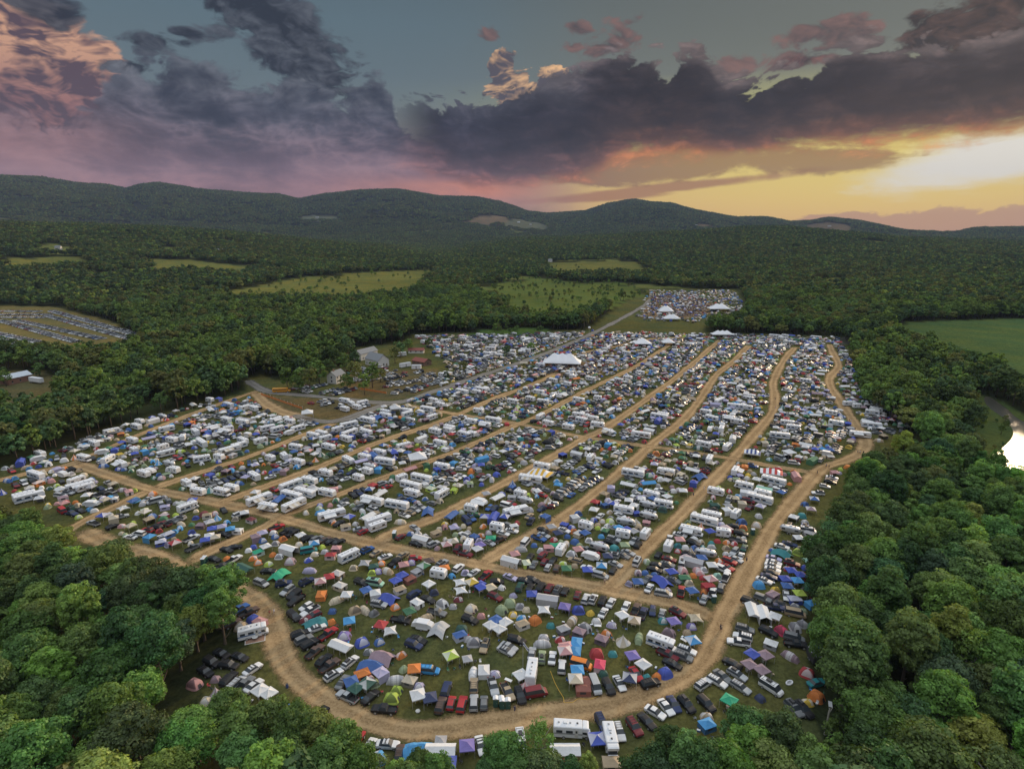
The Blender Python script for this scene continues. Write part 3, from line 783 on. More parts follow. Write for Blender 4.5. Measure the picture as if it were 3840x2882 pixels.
def make_trailer(L=6.6, body='white_vinyl', awn=1, rounded=0, stripe=None):
    W, b = 2.35, MB(); x0 = -L / 2
    if rounded:
        P = []
        for i, t in enumerate(np.linspace(-1, 1, 13)):
            k = max(0.05, (1 - abs(t) ** 5)) ** .5
            row = []
            for j, a in enumerate(np.linspace(-math.pi * .5 - .0, math.pi * 1.5, 19)[:-1]):
                c, s = math.cos(a), math.sin(a)
                row.append((x0 + L * (t + 1) / 2, W / 2 * k * math.copysign(abs(c) ** .55, c), 1.62 + (1.18 if s > 0 else 1.1) * k * math.copysign(abs(s) ** .6, s)))
            P.append(row)
        b.grid(P, body, True); b.face(P[0], body); b.face(P[-1][::-1], body)
    else:
        house_box(b, L, W, .55, 2.95, x0, body, nose=.55, tailr=.12, stripe=stripe)
    m = MB(); m.tube([(L / 2 - .3, .5, .5), (L / 2 + 1.1, 0, .48), (L / 2 - .3, -.5, .5)], [.06] * 3, 'trim', 5); m.tube([(L / 2 + .5, 0, .75), (L / 2 + .5, 0, 1.1)], [.16, .14], 'grey_vinyl', 8)
    out = [('body', b), ('hitch', m)]
    for s in (-1, 1):
        for a, c in ((-.4, -.24), (-.1, .08), (.2, .36)):
            if s < 0 and a == -.1: continue
            out.append(('window', win(L * a, L * c, s * (W / 2 - (.03 if rounded else 0)), 1.55, 2.15)))
    m = MB(); m.box(-L * .1, -L * .1 + .65, -W / 2 - .03, -W / 2 + .02, .7, 2.4, 'clapboard' if not rounded else 'chrome'); out.append(('door', m))
    top = 2.95 if not rounded else 2.78
    for x in (-L * .28, L * .2):
        m = MB(); m.box(x - .2, x + .2, -.2, .2, top - .03, top + .14, 'trim', .03, .03); out.append(('roof_vent', m))
    m = MB(); m.box(-.45, .45, -.36, .36, top - .03, top + .27, 'white_vinyl', .1, .08); out.append(('air_conditioner', m))
    if awn: out.append(('awning', awning_mb(-L * .36, L * .3, -W / 2, 2.6)))
    for x in (-.4, .4):
        for s in (-1, 1): out.append(('wheel', wheel_mb(x - .3, s * (W / 2 - .1), .35, .22)))
    return out
def make_folding():
    b = MB(); b.box(-1.6, 1.6, -1.05, 1.05, .5, 1.05, 'white_vinyl'); out = [('body', b)]
    m = MB(); m.box(-1.65, 1.65, -1.08, 1.08, 2.35, 2.5, 'white_vinyl', .1, .1); out.append(('roof', m))
    m = MB(); m.box(-1.55, 1.55, -1.0, 1.0, 1.05, 2.35, 'fabric_pale'); out.append(('canvas_wall', m))
    for s in (-1, 1):
        m = MB(); x = s * 1.6
        m.idx([(x, -1, 1.0), (x, 1, 1.0), (x + s * 1.35, 1, 1.0), (x + s * 1.35, -1, 1.0), (x, -.95, 2.3), (x, .95, 2.3), (x + s * 1.1, .9, 1.9), (x + s * 1.1, -.9, 1.9)], [(0, 1, 2, 3), (4, 5, 6, 7), (0, 4, 7, 3), (1, 5, 6, 2), (2, 6, 7, 3)], 'fabric'); out.append(('bed_end', m))
    for s in (-1, 1): out.append(('wheel', wheel_mb(-.1, s * .95, .32, .2)))
    m = MB(); m.tube([(1.6, .3, .5), (2.9, 0, .45), (1.6, -.3, .5)], [.05] * 3, 'trim', 5); out.append(('hitch', m))
    return out
def make_cargo():
    b = MB(); b.box(-2.2, 2.2, -1.05, 1.05, .45, 2.45, 'trim', .06, .06); b.box(-2.1, 2.1, -.95, .95, 2.45, 2.5, 'grey_vinyl'); out = [('body', b)]
    m = MB(); m.box(-2.23, -2.2, -.95, .95, .6, 2.3, 'grey_vinyl'); out.append(('ramp_door', m))
    for x in (-.45, .35):
        for s in (-1, 1): out.append(('wheel', wheel_mb(x, s * 1.02, .33, .2)))
    m = MB(); m.tube([(2.2, .4, .5), (3.3, 0, .48), (2.2, -.4, .5)], [.06] * 3, 'trim', 5); out.append(('hitch', m))
    return out
def make_bus(mat='bus_yellow', L=11):
    b = MB(); house_box(b, L - 1.6, 2.45, .6, 3.0, -L / 2, mat, ch=.28); house_box(b, 1.7, 2.1, .55, 1.6, L / 2 - 1.65, mat, nose=.3)
    b.box(-L / 2 + .1, L / 2 - 1.7, -1.245, 1.245, 1.28, 1.36, 'trim')
    out = [('body', b)]
    for s in (-1, 1):
        m = MB()
        for k in range(9): x = -L / 2 + .5 + k * (L - 2.6) / 9; m.box(x, x + (L - 2.6) / 9 - .14, s * 1.23 - .03, s * 1.23 + .03, 1.8, 2.4, 'glass')
        out.append(('window_band', m))
    m = MB(); m.box(L / 2 - 1.68, L / 2 - 1.6, -1.0, 1.0, 1.75, 2.55, 'glass'); out.append(('windscreen', m))
    for x in (-L * .28, L * .36):
        for s in (-1, 1): out.append(('wheel', wheel_mb(x, s * 1.1, .48, .28)))
    return out

# ------------------------------------------------------------------ tents
def superel(a, p): c, s = math.cos(a), math.sin(a); return math.copysign(abs(c) ** p, c), math.copysign(abs(s) ** p, s)
def make_dome(sx, sy, h, alt='fabric_pale', n=16, sq=.6, power=.82, fly=1, door=1, twist=0):
    b = MB(); P = []
    for i, t in enumerate(np.linspace(0, 1, 7)):
        ang = t * math.pi / 2
        rr = math.cos(ang) ** power if t < 1 else 0.0
        row = []
        for j in range(n):
            a = 2 * math.pi * (j + .5) / n + math.pi / 4 * twist
            c, s = superel(a, sq)
            valley = 1 - .13 * (1 - abs(math.cos(2 * a + math.pi / 2 * 1))) * math.sin(ang * 2)
            flare = 1.07 if (i == 0 and fly) else 1
            row.append((sx / 2 * c * rr * valley * flare, sy / 2 * s * rr * valley * flare, h * math.sin(ang) ** .92 + (.05 if i == 0 else 0)))
        P.append(row)
    q = n // 4
    b.grid(P, lambda i, j: (alt if ((j + q // 2) // q) % 2 else 'fabric') if i > 0 else 'fabric', True)
    out = [('fly', b)]
    if door:
        m = MB(); r = sx / 2 * 1.0
        pts = [(r * .985 * math.cos(.0) * 1.04, y * sy * .5, z) for y, z in ((-.36, .06), (.36, .06))]
        pts += [(r * .80, y * sy * .5, h * .55) for y in (.25, -.25)]
        m.face(pts, 'mesh_screen'); m.v = [(a + .05, b_, c) for a, b_, c in m.v]; out.append(('door_panel', m))
    # guy poles showing as ridges
    m = MB()
    for k in range(2):
        L = []
        for t in np.linspace(-1, 1, 11):
            ang = (1 - abs(t)) * math.pi / 2; rr = math.cos(ang) ** power if abs(t) > 1e-6 else 0
            a = math.pi / 4 + k * math.pi / 2; c, s = superel(a, sq); f = math.copysign(1, t)
            L.append((sx / 2 * c * rr * f * 1.02, sy / 2 * s * rr * f * 1.02, h * math.sin(ang) ** .92 + .03))
        m.tube(L, [.03] * 11, 'fabric_dim', 4)
    out.append(('tent_pole', m))
    return out
def make_cabin(sx, sy, hw, hr, wall='fabric_pale', roof='fabric', ridge=.35, door=1):
    w = MB(); x, y = sx / 2, sy / 2; k = .93
    for s in (-1, 1):
        w.face([(-x, s * y, 0), (x, s * y, 0), (x * k, s * y * k, hw), (-x * k, s * y * k, hw)], wall)
        w.face([(s * x, -y, 0), (s * x, y, 0), (s * x * k, y * k, hw), (s * x * k, -y * k, hw)], wall)
    r = MB(); e = 1.03
    c = [(-x * e, -y * e, hw - .05), (x * e, -y * e, hw - .05), (x * e, y * e, hw - .05), (-x * e, y * e, hw - .05)]
    a, b = (-x * ridge, 0, hr), (x * ridge, 0, hr)
    # sagging roof panels
    mid = lambda p, q, t, d: tuple(p[i] + (q[i] - p[i]) * t - (d if i == 2 else 0) for i in range(3))
    for p0, p1, q0, q1 in ((c[0], c[1], a, b), (c[2], c[3], b, a), (c[1], c[2], b, b), (c[3], c[0], a, a)):
        G_ = [[mid(mid(p0, p1, t, .03 * math.sin(math.pi * t)), mid(q0, q1, t, 0), u, .09 * math.sin(math.pi * u)) for u in (0, .35, .7, 1)] for t in (0, .33, .67, 1)]
        r.grid(G_, roof)
    out = [('wall', w), ('roof', r)]
    m = MB(); m.face([(x * 1.01, -y * .3, .05), (x * 1.01, y * .3, .05), (x * k * 1.02, y * .26, hw * .85), (x * k * 1.02, -y * .26, hw * .85)], 'mesh_screen'); out.append(('door_panel', m))
    for s in (-1, 1):
        m = MB(); m.face([(-x * .5, s * y * 1.012 * .965, hw * .45), (x * .3, s * y * 1.012 * .965, hw * .45), (x * .3, s * y * k * 1.02, hw * .85), (-x * .5, s * y * k * 1.02, hw * .85)], 'mesh_screen'); out.append(('window_panel', m))
    return out
def make_tunnel(L, W, h, alt='fabric_pale'):
    b = MB(); P = []
    for i, t in enumerate(np.linspace(0, 1, 10)):
        k = math.sin(math.pi * (.14 + .72 * t)) ** .6 * (1 - .05 * (i % 3 == 1))
        P.append([(L * (t - .5) * (1 if 0 < i < 9 else 1.06), W / 2 * k * math.cos(a), h * k * max(0, math.sin(a)) ** .85 * (1 if 0 < i < 9 else .1)) for a in np.linspace(0, math.pi, 10)])
    b.grid(P, lambda i, j: alt if (i // 3) % 2 else 'fabric')
    m = MB(); x = L * .47; m.face([(x, -W * .22, .08), (x, W * .22, .08), (x - L * .07, W * .2, h * .62), (x - L * .07, -W * .2, h * .62)], 'mesh_screen')
    m2 = MB()
    for i in (2, 5, 7): m2.tube([(a, b_, c + .02) for a, b_, c in P[i]], [.03] * 10, 'fabric_dim', 4)
    return [('fly', b), ('door_panel', m), ('tent_pole', m2)]
def make_cone(r, h, n=8, star=.0):
    b = MB(); P = []
    for t in np.linspace(0, 1, 7):
        P.append([(r * ((1 - t) ** 1.5 * .85 + (1 - t) * .15) * (1 + star * math.cos(n / 2 * a)) * math.cos(a), r * ((1 - t) ** 1.5 * .85 + (1 - t) * .15) * (1 + star * math.cos(n / 2 * a)) * math.sin(a), h * t) for a in [2 * math.pi * k / (n * 2) for k in range(n * 2)]])
    b.grid(P, lambda i, j: 'fabric_pale' if (j // 2) % 2 else 'fabric', True)
    m = MB(); m.face([(r * .8, -r * .18, .05), (r * .8, r * .18, .05), (r * .42, 0, h * .5)], 'mesh_screen'); m.v = [(a + .15, y, z) for a, y, z in m.v]
    m2 = MB(); m2.tube([(0, 0, h - .1), (0, 0, h + .25)], [.04, .03], 'pole', 5)
    return [('canvas', b), ('door_flap', m), ('pole', m2)]
def make_gazebo(s, he, hp, mat='fabric', star=0.0, wall=None, alt=None):
    r = MB(); n = 8; x = s / 2
    per = []
    for k in range(4):
        a, b = [(-1, -1), (1, -1), (1, 1), (-1, 1)][k], [(1, -1), (1, 1), (-1, 1), (-1, -1)][k]
        for i in range(n):
            t = i / n; pull = 1 - star * math.sin(math.pi * t) ** .8
            per.append(((a[0] + (b[0] - a[0]) * t) * x * pull, (a[1] + (b[1] - a[1]) * t) * x * pull, math.sin(math.pi * t)))
    N = len(per)
    P = [[(px, py, he - .28 + .1 * q * (1 if star == 0 else 2)) for px, py, q in per]]
    for u in (0, .25, .5, .75, .93, 1):
        P.append([(px * (1 - u), py * (1 - u), he + (hp - he) * u ** 1.25 + star * q * .35 * (1 - u) - .07 * q * math.sin(math.pi * u)) for px, py, q in per])
    r.grid(P, lambda i, j: alt if (alt and (j // n) % 2) else mat, True)
    out = [('roof', r)]
    for sx in (-1, 1):
        for sy in (-1, 1):
            m = MB(); m.tube([(sx * (x - .03), sy * (x - .03), 0), (sx * (x - .03), sy * (x - .03), he)], [.035, .03], 'pole', 5); out.append(('leg', m))
    for k in (wall or ()):
        m = MB(); y = x - .02; c = [[(-x, -y), (x, -y)], [(y, -x), (y, x)], [(x, y), (-x, y)], [(-y, x), (-y, -x)]][k]
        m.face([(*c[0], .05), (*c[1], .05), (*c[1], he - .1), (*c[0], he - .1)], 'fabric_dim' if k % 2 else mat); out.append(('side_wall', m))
    # things stored in the shade of the roof: a table top on trestles
    m = MB(); m.box(-x * .5, x * .3, -.35, .35, .7, .74, 'clapboard')
    for sx in (-x * .42, x * .22): m.box(sx - .03, sx + .03, -.3, .3, 0, .7, 'pole')
    return out, m
def make_shelter(L, W, he, hr, mat='fabric', walled=0, bays=3):
    r = MB(); sec = [(-W / 2, he - .22), (-W / 2, he), (-W / 4, (he + hr) / 2 - .04), (0, hr), (W / 4, (he + hr) / 2 - .04), (W / 2, he), (W / 2, he - .22)]
    r.grid([[(x, y, z - .03 * (i % 2)) for y, z in sec] for i, x in enumerate(np.linspace(-L / 2, L / 2, bays * 2 + 1))], mat)
    out = [('roof', r)]
    for i in range(bays + 1):
        for s in (-1, 1):
            x = -L / 2 + .05 + i * (L - .1) / bays
            m = MB(); m.tube([(x, s * (W / 2 - .04), 0), (x, s * (W / 2 - .04), he)], [.04, .035], 'pole', 5); out.append(('leg', m))
    if walled:
        for s in (-1, 1):
            m = MB(); m.face([(-L / 2, s * (W / 2 - .02), 0), (L / 2, s * (W / 2 - .02), 0), (L / 2, s * (W / 2 - .02), he - .1), (-L / 2, s * (W / 2 - .02), he - .1)], mat); out.append(('side_wall', m))
        m = MB(); m.face([(-L / 2 + .02, -W / 2, 0), (-L / 2 + .02, W / 2, 0), (-L / 2 + .02, W / 2, he), (-L / 2 + .02, 0, hr - .05), (-L / 2 + .02, -W / 2, he)], mat); out.append(('end_wall', m))
    else:
        m = MB(); m.face([(-L / 2, 0 - W / 2, he - .05), (-L / 2, W / 2, he - .05), (-L / 2, 0, hr - .02)], mat); m.face([(L / 2, W / 2, he - .05), (L / 2, -W / 2, he - .05), (L / 2, 0, hr - .02)], mat); out.append(('gable', m))
    return out
def make_tarp(sx, sy, h):
    r = MB(); P = []
    for i, u in enumerate(np.linspace(-1, 1, 9)):
        row = []
        for j, v in enumerate(np.linspace(-1, 1, 9)):
            z = h * (1 - .62 * abs(v) ** 1.1) - .9 * max(0, abs(u) - .3) * h * .55 - .12 * math.cos(u * 7) * (1 - abs(v)) + .1 * math.sin(3 * u + 4 * v)
            row.append((u * sx / 2 * (1 - .09 * (1 - abs(v))), v * sy / 2 * (1 - .12 * (1 - abs(u))), max(.12, z)))
        P.append(row)
    r.grid(P, 'fabric')
    out = [('sheet', r)]
    for x in (-sx * .3, sx * .3):
        m = MB(); m.tube([(x, 0, 0), (x, 0, h * .95)], [.045, .04], 'pole', 5); out.append(('ridge_pole', m))
    return out
def make_toilet(n=1):
    b = MB(); d = MB(); r = MB()
    for k in range(n):
        y = (k - (n - 1) / 2) * 1.25
        b.box(-.55, .55, y - .55, y + .55, .05, 2.1, 'dark_green_plastic', .02, .02)
        d.box(.55, .58, y - .36, y + .36, .2, 1.95, 'dark_green_plastic'); d.box(.58, .6, y + .2, y + .28, 1.0, 1.15, 'pole')
        r.idx([(-.6, y - .6, 2.1), (.6, y - .6, 2.1), (.6, y + .6, 2.1), (-.6, y + .6, 2.1), (-.55, y, 2.38), (.55, y, 2.38)], [(0, 1, 5, 4), (2, 3, 4, 5), (1, 2, 5), (3, 0, 4), (3, 2, 1, 0)], 'white_vinyl')
    return [('cabin', b), ('door', d), ('roof', r)]

# ------------------------------------------------------------------ the catalogue: kind -> variants
# letter: (object name, noun for labels, category, half length, half width, height)
KIND = {
 's': ('sedan', 'sedan', 'car', 2.36, .9, 1.4), 'h': ('hatchback', 'hatchback', 'car', 2.05, .88, 1.45), 'w': ('estate_car', 'estate car', 'car', 2.4, .9, 1.45),
 'v': ('suv', 'suv', 'car', 2.36, .95, 1.75), 'm': ('minivan', 'minivan', 'car', 2.5, .97, 1.7), 'c': ('camper_van', 'camper van', 'van', 2.65, .98, 2.1), 'p': ('pickup_truck', 'pickup truck', 'truck', 2.8, .98, 1.7),
 'M': ('motorhome', 'motorhome', 'motorhome', 3.8, 1.25, 3.1), 'A': ('coach_motorhome', 'coach motorhome', 'motorhome', 4.8, 1.25, 3.1), 'T': ('travel_trailer', 'travel trailer', 'caravan', 3.6, 1.2, 2.9), 'S': ('silver_trailer', 'rounded trailer', 'caravan', 3.6, 1.2, 2.8), 'P': ('folding_trailer', 'folding camper trailer', 'caravan', 2.9, 1.1, 2.4), 'R': ('cargo_trailer', 'cargo trailer', 'trailer', 2.4, 1.1, 2.4), 'B': ('school_bus', 'school bus', 'bus', 5.5, 1.25, 3.0),
 'd': ('dome_tent', 'dome tent', 'tent', 1.25, 1.1, 1.3), 'D': ('big_dome_tent', 'large dome tent', 'tent', 1.65, 1.5, 1.8), 'x': ('cabin_tent', 'cabin tent', 'tent', 1.65, 1.3, 1.9), 'u': ('tunnel_tent', 'tunnel tent', 'tent', 2.1, 1.15, 1.6), 'y': ('cone_tent', 'pointed tent', 'tent', 1.6, 1.6, 2.6),
 'g': ('canopy_tent', 'canopy', 'canopy', 1.5, 1.5, 2.9), 'G': ('star_canopy', 'star shaped canopy', 'canopy', 1.8, 1.8, 2.8), 'k': ('shelter_canopy', 'long shelter canopy', 'canopy', 3.0, 1.55, 2.7), 't': ('tarp_shelter', 'tarpaulin shelter', 'shelter', 3.0, 2.2, 2.2), 'o': ('portable_toilet', 'portable toilet', 'toilet', .6, .6, 2.3),
}
def gz(*a, **k): q, table = make_gazebo(*a, **k); return q + [('table', table)]
VARIANTS = {
 's': [make_car(SED, .9, (-1.4, 1.45)), make_car(SED, .9, (-1.4, 1.45), rack=1)],
 'h': [make_car(HAT, .87, (-1.2, 1.3)), make_car(HAT, .87, (-1.2, 1.3), rack=1)],
 'w': [make_car(EST, .9, (-1.4, 1.45), rack=1), make_car(EST, .9, (-1.4, 1.45), rack=2)],
 'v': [make_car(SUV, .95, (-1.4, 1.45), r=.38), make_car(SUV, .95, (-1.4, 1.45), rack=1, r=.38), make_car(SUV, .95, (-1.4, 1.45), rack=2, r=.38)],
 'm': [make_car(VAN, .97, (-1.5, 1.55)), make_car(VAN, .97, (-1.5, 1.55), rack=1)],
 'c': [make_car(CMP, .98, (-1.55, 1.75), wr=.85), make_car(CMP, .98, (-1.55, 1.75), rack=2, wr=.85)],
 'p': [make_car(PIC, .98, (-1.75, 1.75), bed=(-2.76, -.75), r=.4)],
 'M': [make_motorhome(7.6, 'stripe_tan', 1), make_motorhome(7.2, 'stripe_blue', 0), make_motorhome(7.6, 'grey_vinyl', 0)],
 'A': [make_motorhome(9.6, 'stripe_tan', 1, 'a'), make_motorhome(9.4, 'stripe_blue', 0, 'a')],
 'T': [make_trailer(6.6, awn=1), make_trailer(6.2, awn=0, stripe='stripe_tan'), make_trailer(7.2, awn=0, stripe='stripe_blue'), make_trailer(4.8, awn=0)],
 'S': [make_trailer(6.8, 'chrome', 0, 1)],
 'P': [make_folding()], 'R': [make_cargo()], 'B': [make_bus()],
 'd': [make_dome(2.5, 2.2, 1.3), make_dome(2.2, 1.9, 1.15, 'fabric', power=.9), make_dome(2.6, 2.3, 1.4, 'fabric_dim'), make_dome(2.7, 1.9, 1.2, twist=1)],
 'D': [make_dome(3.3, 3.0, 1.75), make_dome(3.3, 2.9, 1.8, 'fabric', power=.7), make_dome(3.4, 2.8, 1.8, 'fabric_dim', power=.75)],
 'x': [make_cabin(3.2, 2.5, 1.4, 1.95), make_cabin(3.3, 2.6, 1.45, 1.95, 'fabric', 'fabric'), make_cabin(3.4, 2.6, 1.4, 2.0, 'fabric', 'fabric_pale'), make_cabin(3.0, 2.5, 1.4, 2.1, 'fabric_dim', 'fabric', .1)],
 'u': [make_tunnel(4.2, 2.3, 1.6), make_tunnel(4.0, 2.2, 1.55, 'fabric')],
 'y': [make_cone(1.6, 2.6), make_cone(1.9, 2.4, 6, .12)],
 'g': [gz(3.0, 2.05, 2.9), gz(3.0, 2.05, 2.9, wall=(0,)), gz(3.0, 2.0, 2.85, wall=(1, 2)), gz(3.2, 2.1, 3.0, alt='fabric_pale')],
 'G': [gz(3.5, 1.7, 2.7, star=.24)],
 'k': [make_shelter(6, 3, 2.0, 2.7), make_shelter(6, 3, 2.0, 2.7, walled=1)],
 't': [make_tarp(6, 4.4, 2.3)],
 'o': [make_toilet(1), make_toilet(2)],
}
_cache = {}
def flat_mesh(k, v, sfx=''):
    key = ('flat', k, v, sfx)
    if key not in _cache:
        m = MB()
        for nm, q in VARIANTS[k][v]:
            if nm in ('table', 'wing_mirror', 'headlight', 'tail_light', 'tent_pole'): continue
            m.idx(q.v, [f for f in q.f], 'x'); m.m[-len(q.f):] = q.m
        _cache[key] = m.mesh(KIND[k][0], sfx)
    return _cache[key]
def part_meshes(k, v):
    key = ('part', k, v)
    if key not in _cache:
        _cache[key] = [(nm, q.mesh(nm)) for nm, q in VARIANTS[k][v]]
    return _cache[key]
def place_parts(k, v, x, y, rz, color, z=0.0, scale=1.0):
    """an Empty at the thing's base with every part as a child (meshes shared by all copies)"""
    o = add(KIND[k][0], None, loc=(x, y, z), rz=rz)
    if scale != 1: o.scale = (scale,) * 3
    for nm, me in part_meshes(k, v): add(nm, me, o, color=color)
    return o
SMALLPARTS = {'body', 'windscreen', 'rear_window', 'side_window', 'roof', 'fly', 'wall', 'canvas', 'sheet', 'awning', 'cabin', 'door', 'window', 'leg', 'wheel', 'side_wall', 'roof_rack', 'door_panel', 'canvas_wall', 'bed_end', 'windscreen', 'cab_window'}
def place_flat(k, v, x, y, rz, color, scale=1.0):
    o = add(KIND[k][0], flat_mesh(k, v), loc=(x, y, 0), rz=rz, color=color)
    if scale != 1: o.scale = (scale,) * 3
    return o
# ------------------------------------------------------------------ colours
COLOURS = {
 'wh': ('white', (.70, .71, .72)), 'si': ('silver', (.40, .42, .44)), 'gy': ('grey', (.17, .18, .19)), 'bk': ('black', (.016, .016, .018)), 'nv': ('navy', (.025, .04, .11)), 'bl': ('blue', (.04, .12, .36)), 'rd': ('red', (.40, .03, .035)), 'dr': ('dark red', (.17, .022, .03)), 'gn': ('green', (.045, .17, .08)), 'tn': ('tan', (.40, .31, .2)), 'br': ('brown', (.11, .07, .055)), 'or': ('orange', (.66, .2, .03)), 'yl': ('yellow', (.68, .47, .05)), 'lm': ('lime', (.42, .56, .07)), 'tl': ('teal', (.03, .23, .25)), 'sk': ('sky blue', (.06, .3, .62)), 'rb': ('royal blue', (.05, .09, .44)), 'vi': ('violet', (.2, .16, .45)), 'mv': ('mauve', (.30, .21, .25)), 'pk': ('pink', (.56, .29, .29)), 'cr': ('cream', (.60, .52, .38)), 'sg': ('sage', (.28, .36, .21)), 'dg': ('dark green', (.018, .085, .065)), 'eg': ('emerald', (.015, .36, .19)), 'lv': ('lavender', (.42, .40, .58)), 'gt': ('pale grey', (.42, .42, .44)), 'be': ('beige', (.50, .44, .34)), 'mt': ('mint', (.32, .58, .46)), 'hp': ('bright pink', (.7, .05, .13)), 'rs': ('rust', (.25, .085, .06)),
}
ORIG = {'A': (700, 1960, 3.456), 'B': (1340, 1960, 3.456), 'C': (1980, 1960, 3.456), 'D': (2620, 1960, 3.456), 'E': (700, 2402, 3.456), 'F': (1340, 2402, 3.456), 'G': (1980, 2402, 3.456), 'H': (2620, 2402, 3.456), 'L': (0, 1000, 1.728), 'M': (1280, 1000, 1.728), 'N': (2560, 1000, 1.728)}
